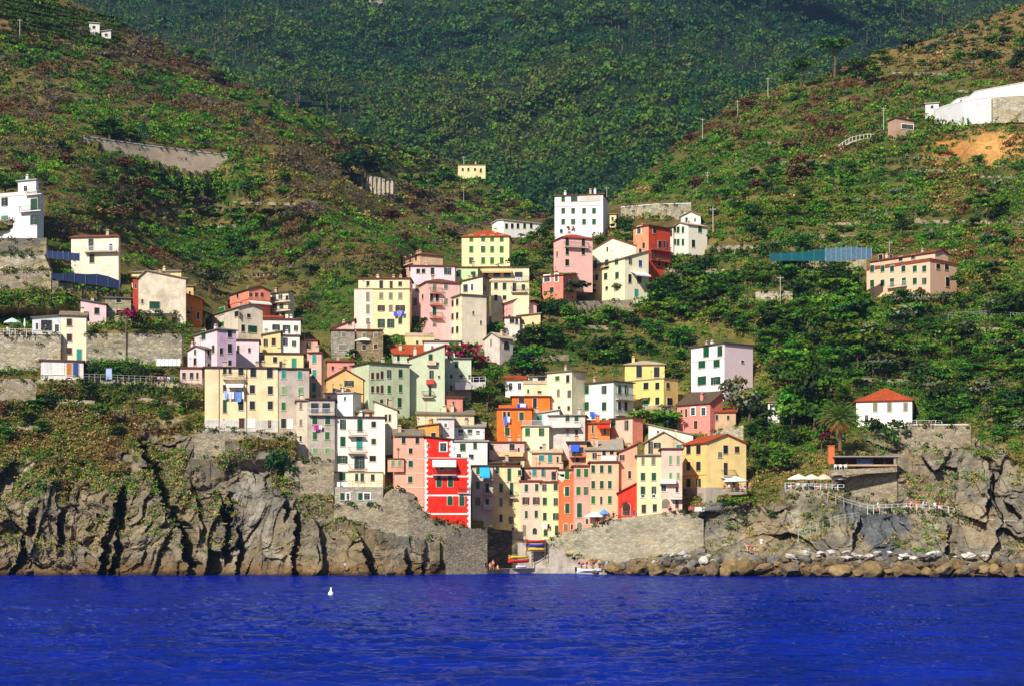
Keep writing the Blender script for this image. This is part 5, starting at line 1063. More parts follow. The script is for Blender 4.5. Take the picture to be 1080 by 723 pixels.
# dry grass and weeds on ledges of the cliffs
dg = area*rockg*(1-inhouse)*smooth(596,560,PYg)*(fbm(Xg/5, Zg/4, s=95, o=3) > .02)*(PYg > 440)*np.where(PXg > 560, 1.0, 1.0+2.5*smooth(545,500,PYg))
C_, px_, py_ = scatter(4600, dg)
Q, T = leaf_quads(C_, rng.uniform(.3,.95,len(C_)), rng.uniform(.35,1.0,len(C_)), 18, np.full(len(C_), .15), pick(['st','ol','gr','br','dk'], len(C_), [2.6,2,1.2,.8,.6]), lean=.5)
wd = link('cliff_weeds', quad_mesh('cliff_weeds', Q, leafmat('foliage_mass'), T)); tag(wd, kind='stuff'); wd['label'] = 'dry grass and weeds growing on the rock ledges'
# vine rows on the terraces, upper left and right
vq = []; vt = []
def vines(x0, x1, y0, y1, rows, slope, n, tint):
    for r in range(rows):
        f = (r+.5)/rows; xs = rng.uniform(x0, x1, n); ys = y0+(y1-y0)*f+slope*(xs-(x0+x1)/2)+rng.normal(0, .35, n)
        c = np.array([G(float(a), float(b), .8) for a, b in zip(xs, ys)]); q, t = leaf_quads(c, np.full(n, .75), np.full(n, 1.1), 18, np.full(n, .3), np.repeat(tint[None], n, 0)*rng.uniform(.75,1.3,(n,1)), lean=.6); vq.append(q); vt.append(t)
vines(-30, 60, -8, 22, 7, .2, 90, PAL['gr']); vines(10, 128, 8, 42, 8, .2, 110, PAL['gr']*.9); vines(-20, 60, 34, 50, 3, .12, 50, PAL['ol']); vines(225, 330, 118, 128, 2, .1, 20, PAL['br']); vines(770, 905, 212, 240, 5, -.03, 34, PAL['br']); vines(820, 868, 148, 160, 3, 0, 16, PAL['ol']); vines(95, 145, 205, 222, 4, .1, 16, PAL['gr'])
vo = link('vine_rows', quad_mesh('vine_rows', np.concatenate(vq), leafmat('foliage_mass'), np.concatenate(vt))); tag(vo, kind='stuff'); vo['label'] = 'rows of green vines on the terraces'

iv = np.array(IVY); Q, T = leaf_quads(iv[:,:3]-np.array([0,0,.3]), iv[:,3], iv[:,3]*1.3, 34, np.full(len(iv), .17), pick(['gr','dk','ol','st'], len(iv), [2.4,2,1.2,.7]), lean=.6)
ivo = link('wall_ivy', quad_mesh('wall_ivy', Q, leafmat('foliage_mass'), T)); tag(ivo, kind='stuff'); ivo['label'] = 'ivy and weeds growing on the stone walls'

# ================================================================ TREES (each a thing: trunk and crown)
def crown_mesh(name, R, H, z0, n, leaf, names, w=None, clumps=9, flat=1.0, lean=.7):
    cl = []; 
    for k in range(clumps):
        a = rng.uniform(0, 6.28); r = R*rng.uniform(.2, .72)*(1 if k else 0); z = z0+H*rng.uniform(.18, .85)
        cl.append((r*math.cos(a), r*math.sin(a), z))
    C_ = np.array(cl); rr = R*rng.uniform(.34, .56, clumps); hh = rr*1.5*flat; C_[:,2] -= hh*.5
    q, t = leaf_quads(C_, rr, hh, n//clumps, np.full(clumps, leaf), pick(names, clumps, w), lean=lean, var=.25)
    q[:,:,2] = np.maximum(q[:,:,2], .05)
    return quad_mesh(name, q, leafmat('tree_leaves'), t)
BARK = paint('bark', (96,78,60), .9, .1)
def trunk_mesh(h, r, limbs=4, R=1.5, lean=.1, bark=None):
    m = MB(); p = Vector((0,0,-.6)); pts = [p]; rnd = random.Random(int(h*100+r*1000+limbs))
    for k in range(1, 4): pts.append(Vector((rnd.uniform(-lean,lean)*k, rnd.uniform(-lean,lean)*k, h*k/3)))
    for k in range(3): m.tube(pts[k], pts[k+1], r*(1-.22*k), r*(1-.22*(k+1)), 7)
    for k in range(limbs):
        a = 6.28*k/limbs+rnd.uniform(-.4,.4); b = pts[2]+(pts[3]-pts[2])*rnd.uniform(0,.8); e = b+Vector((math.cos(a)*R*.7, math.sin(a)*R*.7, R*rnd.uniform(.4,.8))); m.tube(b, e, r*.45, r*.15, 5)
    return m.mesh('trunk', bark or BARK)
def pinec(h):   # blue green conifer: tiers
    C_ = []; rr = []
    for k in range(26):
        f = k/26; a = k*2.4; r = h*.2*(1-f)*.8; C_.append((r*math.cos(a), r*math.sin(a), h*(.12+.82*f))); rr.append(h*.13*(1-f)+.25)
    q, t = leaf_quads(np.array(C_), np.array(rr), np.array(rr)*.8, 30, np.full(26,.2), np.repeat(np.array([lin((44,78,66))]), 26, 0), lean=.5); return quad_mesh('crown', q, leafmat('tree_leaves'), t)
PROTO = {
 'broad': [(trunk_mesh(2.2,.2,5,1.8), crown_mesh('crown',2.6,4.4,.8,900,.25,['gr','br','dk'],[3,1.5,2],11)), (trunk_mesh(2.0,.18,4,1.6), crown_mesh('crown',2.4,4.0,.8,800,.24,['gr','dk'],None,9)), (trunk_mesh(2.4,.2,5,1.8), crown_mesh('crown',2.4,4.8,.9,900,.25,['br','gr'],None,12))],
 'dark': [(trunk_mesh(2.6,.26,5,2), crown_mesh('crown',2.9,5.4,-.2,1500,.26,['dk','gr','gr'],None,20)), (trunk_mesh(2.2,.2,5,1.8), crown_mesh('crown',2.6,4.8,.0,1200,.25,['dk','gr','gr','br'],None,17))],
 'bush': [(trunk_mesh(.6,.09,4,.7), crown_mesh('crown',1.7,2.2,.1,380,.22,['gr','br'],None,8)), (trunk_mesh(.5,.08,4,.7), crown_mesh('crown',1.5,1.9,.1,330,.21,['gr','ol','dk'],None,7)), (trunk_mesh(.6,.09,4,.7), crown_mesh('crown',1.8,2.1,.1,380,.22,['dk','gr'],None,8))],
 'olive': [(trunk_mesh(1.3,.16,4,1.2), crown_mesh('crown',1.7,2.4,.7,380,.2,['gy','ol'],None,8)), (trunk_mesh(1.2,.15,4,1.2), crown_mesh('crown',1.5,2.2,.7,340,.2,['gy','gy','gr'],None,7))],
 'rust': [(trunk_mesh(.5,.08,4,.7), crown_mesh('crown',1.6,1.8,.1,330,.21,['ru','bw','ol'],None,7))],
 'pine': [(trunk_mesh(5.2,.22,6,2.2,.25), crown_mesh('crown',3.2,2.2,4.6,560,.26,['gr','dk','ol'],None,11,.55)), (trunk_mesh(4.4,.2,5,2,.3), crown_mesh('crown',2.8,1.9,3.8,480,.26,['gr','fo'],None,9,.6))],
 'cedar': [(trunk_mesh(3,.2,0,1), pinec(8.0))],
 'flower': [(trunk_mesh(.9,.08,4,.8), None)],
}
PAL['mg'] = np.array(lin((150,24,84))); PAL['pu'] = np.array(lin((96,30,44)))
PROTO['flower'] = [(trunk_mesh(.9,.08,4,.8), crown_mesh('crown',1.7,1.9,.2,420,.2,['mg','mg','gr'],None,8))]
PROTO['purple'] = [(trunk_mesh(1.4,.1,4,1), crown_mesh('crown',1.6,3.0,.6,420,.22,['pu','pu','gr'],None,8))]
HTOP = {'broad':5.6,'dark':5.6,'bush':2.4,'olive':3.2,'rust':2.0,'pine':6.6,'cedar':8.0,'flower':2.2,'purple':3.6}
KINDW = {'broad':('leafy_tree','tree','leafy tree'),'dark':('evergreen_tree','tree','dark evergreen tree'),'bush':('bush','bush','rounded bush'),'olive':('olive_tree','tree','grey olive tree'),'rust':('scrub_bush','bush','rust brown bush'),'pine':('umbrella_pine','tree','umbrella pine'),'cedar':('cedar','tree','blue green conical cedar'),'flower':('bougainvillea','shrub','magenta flowering shrub'),'purple':('purple_tree','tree','dark purple leaved tree')}
LM = [(8,222,'the white villa at the left edge'),(100,270,'the lone cream hill house'),(165,310,'the blank cream gable house'),(77,356,'the tall narrow yellow house'),(160,165,'the long coast road wall'),(390,193,'the short ribbed retaining wall'),
 (497,180,'the tiny yellow saddle house'),(265,315,'the salmon red house'),(225,365,'the lilac house'),(255,420,'the big cream apartment house'),(400,325,'the tall cream house with grey shutters'),(378,362,'the brown stone house'),(430,405,'the sage green house'),(485,400,'the pale sage cube house'),
 (462,320,'the rose pink house with balconies'),(513,265,'the yellow house with orange hip roof'),(550,236,'the long low white house'),(612,225,'the large white house'),(604,265,'the square pink house'),(640,290,'the big cream valley house'),(690,265,'the orange red house'),(728,250,'the white L shaped house'),(690,222,'the white topped stone wall'),
 (545,330,'the pink gabled house'),(526,365,'the grey shed house'),(543,405,'the white shed house'),(552,440,'the bright orange house'),(637,422,'the white green house'),(685,408,'the yellow slate roofed house'),(762,390,'the white and pink house'),(738,435,'the rose pink stepped house'),(755,490,'the yellow end house'),
 (934,428,'the white orange roofed villa'),(960,288,'the long pink house'),(866,268,'the blue netting fence'),(905,150,'the hillside footbridge'),(1040,105,'the white hilltop building'),(913,486,'the flat roofed bar'),(885,440,'the palm'),(1045,158,'the orange landslip'),(817,312,'the ruined stone hut'),(955,132,'the small brick hut'),
 (630,345,'the mid town rubble terrace'),(20,60,'the steep vineyard'),(106,30,'the white vineyard hut'),(1030,240,'the right edge wall'),(935,398,'the wall behind the villa'),(330,200,'the bare spur'),(540,215,'the brown scrubby saddle'),(1050,350,'the right edge terraces'),(870,160,'the rust scrub terraces'),(790,130,'the ridge poles')]
TREES = {}
def wheredir(dx, dy):
    a = math.degrees(math.atan2(-dy, dx)) % 360
    return ('right of','upper right of','above','upper left of','left of','lower left of','below','lower right of')[int((a+22.5)//45) % 8]
def plant(kind, px, py, hpx, wid=1.0, front=1.0, label=None, group=None, size=''):
    g = G(px, py, front); k = random.randrange(len(PROTO[kind])); tm, cm = PROTO[kind][k]
    s = hpx*g.y/FPX/HTOP[kind]; nm, cat, desc = KINDW[kind]
    r = empty(nm, g, random.uniform(0, 6.28)); r.scale = (s*wid, s*wid, s); link('trunk', tm, r); link('crown', cm, r)
    if label is None:
        best = min(LM, key=lambda l: math.hypot((px-l[0])*.8, py-l[1])); d = math.hypot(px-best[0], py-best[1])
        hs = hpx*g.y/FPX; big = 'small' if hs < HTOP[kind]*.75 else ('large' if hs > HTOP[kind]*1.15 else 'medium')
        label = '%s %s %s%s %s' % (big, desc, 'far ' if d > 55 else '', wheredir(px-best[0], py-best[1]), best[2])
    tag(r, label, cat, group); TREES.setdefault(r['label'], []).append((r, px, py)); return r
# trees one can single out
for a in [('cedar',152,153,26,1.2,'blue green cedar standing on top of the long coast road wall'),('dark',137,148,20,1.1,'dark tree left of the cedar on the coast road wall'),('dark',116,145,22,1.4,'dark spreading tree at the left end of the coast road wall'),('broad',103,140,16,1.5,'bright green tree just left of the coast road wall'),
 ('broad',6,207,26,1.5,'bright green tree half hiding the white villa at the left edge'),('olive',222,308,30,1.9,'big grey green tree behind the bright orange house wall'),('bush',291,502,27,1.0,'round dark green bush on the cliff below the grey loggia house'),
 ('dark',122,401,21,1.5,'dark round garden tree right of the white garage'),('bush',100,399,14,1.2,'green bush between the white garage and the dark garden tree'),('bush',148,400,14,1.3,'light green bush beside the washing line on the left terrace'),('bush',166,399,12,1.4,'green hedge clump near the left end of the pink annexe'),
 ('flower',133,341,20,1.1,'magenta bougainvillea beside the pale stone house on the left'),('flower',488,382,26,1.3,'large magenta bougainvillea on the white terrace in mid town'),('flower',500,386,16,1.3,'smaller magenta bougainvillea at the foot of the grey shed house'),
 ('dark',860,450,74,.98,'huge dark evergreen tree left of the palm'),('dark',836,446,56,.9,'dark evergreen left of the huge evergreen'),('dark',826,497,34,1.0,'dark green ivy covered tree below the garden hut'),('purple',866,476,40,.8,'dark purple leaved tree beside the orange pillar under the palm'),
 ('olive',775,440,44,.95,'tall grey green willow like tree right of the white and pink house'),('olive',790,442,34,1.0,'grey green tree behind the willow like tree'),('broad',802,434,30,1.0,'green tree between the white and pink house and the dark evergreens'),
 ('pine',880,84,42,1.2,'umbrella pine standing highest on the right ridge'),('pine',846,94,36,1.2,'umbrella pine leaning left of the highest one on the right ridge'),('pine',833,102,28,1.1,'small umbrella pine at the left end of the ridge pines'),('broad',905,82,24,1.6,'broad green tree right of the ridge umbrella pines'),('broad',922,88,20,1.6,'second broad green tree right of the ridge umbrella pines'),
 ('broad',214,66,15,1.3,'bright green tree on the left ridge skyline'),('broad',200,62,14,1.2,'green tree left of the bright one on the left ridge'),('bush',231,86,11,1.5,'small dark blue green bush on the left ridge slope'),
 ('bush',385,186,24,1.5,'round bright green tree above the short ribbed retaining wall'),('bush',368,182,22,1.4,'round green tree left of the bright one above the ribbed wall'),('dark',470,190,20,1.2,'dark tree left of the tiny yellow saddle house'),('pine',452,196,22,1.0,'thin pine left of the tiny yellow saddle house'),('dark',507,186,18,.8,'small dark tree right of the tiny yellow saddle house'),
 ('broad',575,252,17,1.4,'green tree right of the long low white house'),('dark',562,253,12,1.4,'dark shrub below the long low white house'),('broad',560,292,22,1.4,'bright green tree right of the yellow hip roofed house'),('dark',548,286,30,1.0,'dark tree in the shade right of the yellow hip roofed house'),('broad',578,277,26,1.1,'green tree left of the square pink house'),
 ('bush',603,314,20,1.6,'leafy bush left of the foot of the big cream valley house'),('purple',627,313,13,1.5,'wisteria like purple bush at the foot of the big cream house'),('olive',655,312,16,1.3,'grey green tree at the foot of the big cream house'),('broad',700,320,34,1.6,'large green tree right of the big cream valley house'),('broad',690,322,26,1.4,'second large green tree right of the big cream valley house'),
 ('dark',704,452,22,1.5,'dark green tree between the yellow and the rose pink stepped house'),('bush',690,454,24,1.8,'green tree below the yellow slate roofed house'),('dark',523,356,22,1.0,'dark tree behind the grey shed house'),('bush',497,360,10,1.3,'round bright bush at the foot of the tall pale cream house'),
 ('dark',560,362,20,1.8,'dark green trees right of the grey shed house on the rock'),('dark',580,362,20,1.6,'dark green tree further right of the grey shed house'),('dark',553,392,26,1.4,'dark green tree on the rock outcrop above the white shed house'),('broad',521,414,34,1.0,'green tree left of the white shed house'),('broad',514,430,28,1.2,'lower green tree between the rose pink house and the orange house'),
 ('bush',922,460,20,1.0,'green tree in front of the left end of the orange roofed villa'),('bush',946,462,20,1.2,'bright green tree in front of the orange roofed villa'),('bush',939,470,22,.8,'slim dark green tree in front of the villa terrace wall'),('dark',988,450,34,1.2,'dark green tree right of the orange roofed villa'),('dark',1000,455,22,1.3,'lower dark tree right of the orange roofed villa'),
 ('dark',890,420,14,1.6,'dark shrub behind the palm'),('bush',905,405,16,1.6,'dark green bush on the terrace above the villa'),('olive',930,392,20,2.6,'pale straw coloured thicket above the villa'),('broad',1010,300,14,1.4,'green tree right of the long pink house'),('broad',890,250,14,1.7,'bright yellow green tree above the blue netting fence'),('dark',845,262,16,1.6,'dark bush left above the blue netting fence'),
 ('bush',450,348,14,1.6,'green hedge in the shade below the rose pink house'),('bush',470,352,12,1.6,'second green hedge under the tall pale cream house'),('dark',404,372,22,.8,'dark shrub right of the brown stone house'),('bush',372,378,11,1.2,'green shrub left of the white parasol'),('broad',765,538,14,1.6,'green shrub at the foot of the yellow end house'),('bush',780,536,14,1.7,'agave like bush right below the yellow end house'),('bush',170,350,9,1.5,'ivy bush on top of the long pale terrace wall'),('bush',150,352,10,1.8,'ivy bush at the foot of the blank cream gable house'),
 ('dark',600,412,13,1.0,'dark little bush behind the cream L house'),('bush',655,380,14,1.8,'green tree above left of the yellow slate roofed house'),('broad',712,400,22,1.2,'green tree right of the yellow slate roofed house'),('dark',1060,330,20,1.8,'dark tree by the fence at the right edge')]:
    plant(a[0], a[1], a[2], a[3], a[4], 1.5, a[5])
# wilder ones, region by region
def region(x0, x1, y0, y1, n, kinds, h0, h1, gap=9):
    done = []; tries = 0
    while len(done) < n and tries < n*30:
        tries += 1; x, y = random.uniform(x0, x1), random.uniform(y0, y1)
        if y < ridge(x)+4 or any(math.hypot(x-a, (y-b)*1.4) < gap for a, b in done): continue
        if any(a-3 < x < b+3 and tp-3 < y < bs+10 for a, b, tp, bs, yd in CARVE if bs-tp > 5): continue
        done.append((x, y)); plant(random.choice(kinds), x, y, random.uniform(h0, h1), random.uniform(1.05, 1.6), .5)
region(690, 905, 288, 345, 46, ['broad','broad','dark','bush'], 15, 25)
region(565, 725, 328, 384, 34, ['broad','dark','bush','dark','broad'], 12, 21)
region(800, 905, 330, 405, 36, ['broad','dark','broad','bush'], 15, 26)
region(905, 1085, 320, 405, 52, ['broad','dark','broad','bush','olive'], 14, 24)
region(975, 1085, 400, 470, 30, ['dark','broad','olive','bush'], 14, 25)
region(765, 850, 440, 500, 14, ['broad','bush','dark'], 12, 20)
region(650, 905, 170, 212, 20, ['bush','broad','dark','rust'], 8, 15)
region(745, 1080, 205, 262, 30, ['broad','bush','dark','olive'], 8, 16)
region(1010, 1085, 175, 320, 16, ['broad','dark','bush'], 10, 18)
region(880, 1080, 22, 74, 44, ['olive','olive','bush'], 8, 12, 9)
region(700, 900, 100, 165, 14, ['rust','bush','rust','olive'], 6, 11)
region(150, 340, 190, 330, 26, ['broad','bush','dark','bush'], 9, 16, 13)
region(400, 560, 205, 262, 18, ['dark','broad','bush','rust'], 8, 14)
region(330, 470, 150, 182, 12, ['broad','bush'], 8, 13)
region(0, 150, 130, 240, 14, ['dark','bush','rust'], 9, 16, 14)
region(230, 360, 120, 150, 8, ['bush','dark'], 7, 11)
region(0, 200, 410, 465, 12, ['bush','dark','rust'], 9, 17, 14)
region(760, 960, 500, 560, 8, ['bush','olive'], 7, 11, 14)
region(545, 720, 222, 262, 18, ['bush','dark','broad'], 8, 13, 8)
region(560, 660, 320, 334, 8, ['bush','broad'], 8, 12, 8)
region(745, 840, 345, 352, 4, ['broad','dark'], 12, 18)
for x_, y_, r_ in TW:
    best = min(LM, key=lambda l: math.hypot((x_-l[0])*.8, y_-l[1])); r_['label'] = 'low dry stone terrace wall %s %s' % (wheredir(x_-best[0], y_-best[1]), best[2]); TREES.setdefault(r_['label'], []).append((r_, x_, y_))
for lab, it in TREES.items():
    if len(it) > 1:
        it.sort(key=lambda q: q[1])
        if len(it) <= 5:
            w = ['leftmost','second from the left','middle','second from the right','rightmost'] if len(it) == 5 else ['leftmost','second from the left','third from the left','rightmost'] if len(it) == 4 else ['leftmost','middle','rightmost'] if len(it) == 3 else ['left one','right one']
            if abs(it[0][1]-it[-1][1]) < 4 and len(it) == 2: it.sort(key=lambda q: q[2]); w = ['upper one','lower one']
            for q, ww in zip(it, w): q[0]['label'] = lab+', '+ww
        for q in it: q[0]['group'] = 'wild trees and bushes of the slopes' if q[0]['category'] != 'wall' else 'dry stone terrace walls'
# palm
def palm(px, py, h, label):
    g = G(px, py, 7.5); r = tag(empty('palm_tree', g), label, 'palm'); m = MB()
    for k in range(10): m.tube((0,0,-.5+k*h/10), (0,0,-.5+(k+1.05)*h/10), .34-.008*k, .30-.008*k, 8)
    m.build('trunk', paint('palm_trunk', (120,92,62), .95, .1), r); q = []; t = []
    for k in range(110):
        az = k*2.4; dead = k < 26; e0 = -1.0+k*.03 if dead else -.2+(k-26)*.017; L_ = random.uniform(2.6, 3.2) if dead else random.uniform(4.0, 4.9); p = Vector((0,0,h-.4)); el = e0+.45
        for s in range(9):
            d = Vector((math.cos(az)*math.cos(el), math.sin(az)*math.cos(el), math.sin(el))); n = p+d*L_/9; side = Vector((-math.sin(az), math.cos(az), 0)); w = .55*math.sin(math.pi*(s+1.2)/10.5)
            for sg in (-1, 1):
                for j in range(2):
                    b = p+(n-p)*(j*.5); e = b+(side*sg*w)+d*.25+Vector((0,0,-.22*w-.1)); q.append([b, b+(n-p)*.3, e+(n-p)*.12, e]); t.append(lin((164,124,70)) if dead else lin((104,134,58)))
            p = n; el -= .13
    link('crown', quad_mesh('crown', np.array([[tuple(v) for v in f] for f in q]), leafmat('tree_leaves'), np.array(t)*rng.uniform(.7,1.3,(len(t),1))), r)
palm(886, 472, 5.2, 'tall date palm with brown hanging dead fronds beside the huge dark evergreen')
# ================================================================ BOULDERS
def boulder_mesh(seed, blocky):
    bm = bmesh.new(); bmesh.ops.create_icosphere(bm, subdivisions=3, radius=1); r = random.Random(seed)
    planes = [(Vector((r.uniform(-1,1), r.uniform(-1,1), r.uniform(-1,1))).normalized(), r.uniform(.55,.85)) for _ in range(blocky)]
    for v in bm.verts:
        c = v.co
        for n, d in planes:
            k = c.dot(n)
            if k > d: c = c-n*(k-d)
        v.co = c*(1+.05*math.sin(c.x*7+seed)*math.cos(c.z*6))
    me = bpy.data.meshes.new('boulder'); bm.to_mesh(me); bm.free(); return me
def rockmat(name, c1, c2):
    m, nt, b = nodes_of(name); v = coords(nt); oi = nt.nodes.new('ShaderNodeObjectInfo')
    a = mixc(nt, ramp(nt, noise(nt, v, 1.4, 6, .7), .35, .65), lin(c1), lin(c2))
    c = mixc(nt, ramp(nt, oi.outputs['Random'], 0, 1, 0, .55), a, tuple(x*.5 for x in lin(c2))); c = mixc(nt, ramp(nt, noise(nt, v, 5, 4, .7), .55, .75, 0, .6), c, (.04,.035,.03))
    nt.links.new(c, b.inputs['Base Color']); b.inputs['Roughness'].default_value = .9; b.inputs['Specular IOR Level'].default_value = .15
    bump(nt, b, noise(nt, v, 2.5, 6, .7), .9, .25); return m
RM = {'ochre': rockmat('ochre_rock', (168,142,98), (118,98,66)), 'brown': rockmat('brown_rock', (140,122,96), (92,78,60)), 'grey': rockmat('grey_rock', (150,144,134), (100,98,96)), 'white': rockmat('white_rock', (236,232,226), (196,190,182))}
BOUL = {k: [] for k in RM}
for k in RM:
    for i in range(4):
        me = boulder_mesh(i*7+len(k), 13); me.materials.append(RM[k]); BOUL[k].append(me)
nb = 0; BL = []
def boulder(kind, px, py, w, Y, hw=.62):
    """w: width in photo pixels"""
    global nb
    r = w*Y/FPX/2; me = random.choice(BOUL[kind]); o = link('boulder', me, None, P(px, py, Y)); o.location.z += r*hw*.35; o.scale = (r*random.uniform(.95,1.1), r*random.uniform(.8,1.0), r*hw*random.uniform(.85,1.15)); o.rotation_euler = (random.uniform(-.25,.25), random.uniform(-.25,.25), random.uniform(0,6.3)); nb += 1
    BL.append((o, kind, px, py, w)); return o
def shoreY(px): return float(np.interp(px, (620,700,800,900,1000,1120),(305,286,279,272.5,272,272)))
x = 648
while x < 1110:
    w = random.choice([6,8,11,14,17,21,27,19]); boulder(random.choice(['ochre','ochre','ochre','brown']), x, random.uniform(602,605), w*1.15, shoreY(x)+.3, random.uniform(.55,.85)); x += w*.78
x = 642
while x < 1110:
    w = random.choice([8,10,13,16,19]); boulder(random.choice(['ochre','brown','brown','grey']), x, random.uniform(596,600) if x > 700 else 601, w*1.1, shoreY(x)+3.2, .75); x += w*.75
x = 690
while x < 1110:
    w = random.choice([7,9,12,14,16]); boulder(random.choice(['brown','grey','grey','white' if x < 800 else 'brown']), x, random.uniform(590,595), w*1.1, shoreY(x)+7, .7); x += w*.85
for x0, x1, n in ((690,812,26),(820,880,7),(885,965,18),(965,1045,14)):
    for i in range(n): boulder('white' if random.random() < .8 else 'grey', random.uniform(x0,x1), random.uniform(583,589), random.uniform(7,15), shoreY(x0)+5.5, .5)
for px, py, w, k in ((662,598,20,'brown'),(640,603,12,'brown'),(652,604,16,'ochre'),(628,604,10,'brown'),(520,602,9,'brown'),(478,603,12,'brown'),(300,603,20,'brown'),(350,604,24,'brown'),(410,605,16,'brown'),(255,603,14,'brown'),(205,604,18,'brown'),(150,604,20,'brown'),(90,604,24,'brown'),(30,605,20,'brown'),(674,594,13,'white'),(692,588,9,'white')):
    boulder(k, px, py, w, 9000/(max(py,601)+1.5-575)-1.5, .5)
def size_word(w): return 'tiny' if w < 8 else 'small' if w < 11 else 'medium' if w < 15 else 'large' if w < 20 else 'huge'
def shore_mark(px):
    m = [(30,'below the left cliff edge'),(120,'below the left cliff clefts'),(205,'under the big cream apartment cliff'),(280,'under the cliff of the loggia house'),(350,'under the tall white house'),(410,'below the dark cliff wedge'),(478,'under the red house'),(530,'in the shaded cove'),(635,'beside the white harbour boat'),(660,'at the left end of the breakwater'),(690,'below the pale yellow harbour house'),(725,'below the big yellow end house'),(760,'below the agave slope'),(800,'below the sitting bathers'),(840,'below the restaurant parasols'),(880,'below the steps of the railing'),(920,'below the rounded bar wall'),(960,'below the strollers on the cliff path'),(1000,'below the path end'),(1040,'near the right edge'),(1075,'at the right edge'),(1110,'beyond the right edge')]
    return min(m, key=lambda q: abs(q[0]-px))[1]
seen = {}
for o, k, px, py, w in BL:
    row = 'at the waterline' if py > 601 else 'second row' if py > 595.5 else 'third row' if py > 589 else 'top of the heap'
    l = '%s %s boulder %s %s' % (size_word(w), k, row, shore_mark(px)); seen.setdefault(l, []).append((px, o))
for l, it in seen.items():
    it.sort(key=lambda q: q[0]); W_ = {1:[''],2:[', left one',', right one'],3:[', leftmost',', middle',', rightmost']}.get(len(it), ['']*len(it))
    for (px, o), s_ in zip(it, W_): tag(o, l+s_, 'boulder', 'boulders along the shore')
# ================================================================ BOATS
def hull(L_, W_, D_, cols, name, label, loc, rz=0, tilt=0, upside=False, cat='boat', group=None, extra=True):
    r = tag(empty(name, loc, rz), label, cat, group); m = MB(); st = 12; rings = []; inn = []
    for i in range(st+1):
        s = i/st; x = -L_/2+L_*s; w = W_/2*(max(.0, 1-abs(2*s-1.06)**2.6))**.55*(1 if s > .06 else .8) if s < 1 else 0.0; w = max(w, .04); sh = D_*(1+.25*(2*s-1)**2)
        k = .05+.25*max(0, s-.75)*2
        rings.append([(x, -w, sh), (x, -w*.92, sh*.5), (x, -w*.5, k), (x, 0, k-.05), (x, w*.5, k), (x, w*.92, sh*.5), (x, w, sh)])
        w2 = max(w-.07, .02); inn.append([(x, -w2, sh), (x, -w2*.88, sh*.5+.05), (x, -w2*.5, k+.09), (x, 0, k+.06), (x, w2*.5, k+.09), (x, w2*.88, sh*.5+.05), (x, w2, sh)])
    def skin(R, flip, mi):
        for i in range(st):
            for j in range(6):
                q = [R[i][j], R[i+1][j], R[i+1][j+1], R[i][j+1]]; m.poly(q if flip else q[::-1], mi)
    skin(rings, False, 0); skin(inn, True, 1)
    for i in range(st):
        for j in (0, 6): m.poly([rings[i][j], rings[i+1][j], inn[i+1][j], inn[i][j]], 2)
    m.poly(rings[0], 0); m.poly(inn[0][::-1], 1)
    h = m.build('hull', [paint('boat_paint', cols[0], .35, .5, .05), paint('boat_inside', cols[1], .6, .3, .08), paint('boat_rail', cols[2], .5, .4, .05)], r)
    for sx in (-.22, .12):
        q = MB(); q.box(L_*sx-.13, L_*sx+.13, -W_*.42, W_*.42, D_*.62, D_*.62+.05); q.build('seat', paint('boat_seat', (150,110,70), .6), r)
    if upside: r.rotation_euler = (math.pi+tilt, 0, rz)
    else: r.rotation_euler = (tilt, 0, rz)
    return r
def up(px, py, Y, dz=0): v = P(px, py, Y); v.z += dz; return v
cols_b = [((206,40,34),(120,30,28),(230,210,190),'red'),((70,60,170),(50,44,120),(180,170,220),'violet blue'),((226,120,50),(150,80,40),(236,220,190),'orange'),((236,200,60),(150,120,40),(240,230,200),'yellow')]
ws = MB(); o_ = P(565, 581, 310.5)
for k in (-1.7, 1.7):
    for d in (-.4, .8): ws.box(k-.06, k+.06, d, d+.12, -1.2, 2.3)
for z in (.1, .8, 1.5): ws.box(-1.9, 1.9, -.42, -.32, z-.08, z).box(-1.9, 1.9, .84, .94, z-.08, z)
tag(ws.build('boat_rack', paint('rack_wood', (110,84,60), .8), None, o_), 'wooden rack holding the coloured rowing boats on the harbour wall', 'rack')
for i, (z, c) in enumerate(((1.56, cols_b[0]),(.84, cols_b[1]),(.12, cols_b[3]))):
    hull(3.7, 1.3, .5, c[:3], 'rowing_boat', '%s rowing boat stored on the rack above the harbour ramp' % c[3], o_+Vector((0,.2,z)), .03, 0, False, 'boat', 'small boats of the harbour')
hull(3.6,1.3,.5,cols_b[3][:3],'rowing_boat','yellow dinghy lying on top of the red boat in front of the dark cove', up(547,588.5,309),.05,0,False,'boat','small boats of the harbour')
hull(3.8,1.4,.6,cols_b[0][:3],'rowing_boat','red dinghy under the yellow one in front of the dark cove', up(547,593,309),.05,0,False,'boat','small boats of the harbour')
hull(2.0,.9,.4,((230,232,236),(200,204,210),(180,190,200)),'rowing_boat','short white dinghy on the quay right of the red dinghy', up(550,598.4,307.5),0,0,False,'boat','small boats of the harbour')
r = hull(4.6,1.6,.65,((240,240,240),(206,210,214),(120,60,50)),'motor_boat','white motor boat with an outboard lying at the harbour rocks', up(622,604,296.5,.1),.12,0,False,'boat','small boats of the harbour')
q = MB(); q.box(-2.6,-2.3,-.18,.18,.3,1.0).box(-2.52,-2.38,-.07,.07,-.3,.3); q.build('outboard_motor', paint('motor', (40,42,46), .4), r); q = MB(); q.box(.5,.56,-.5,.5,.7,1.05); q.build('windscreen', glass_dark(), r)
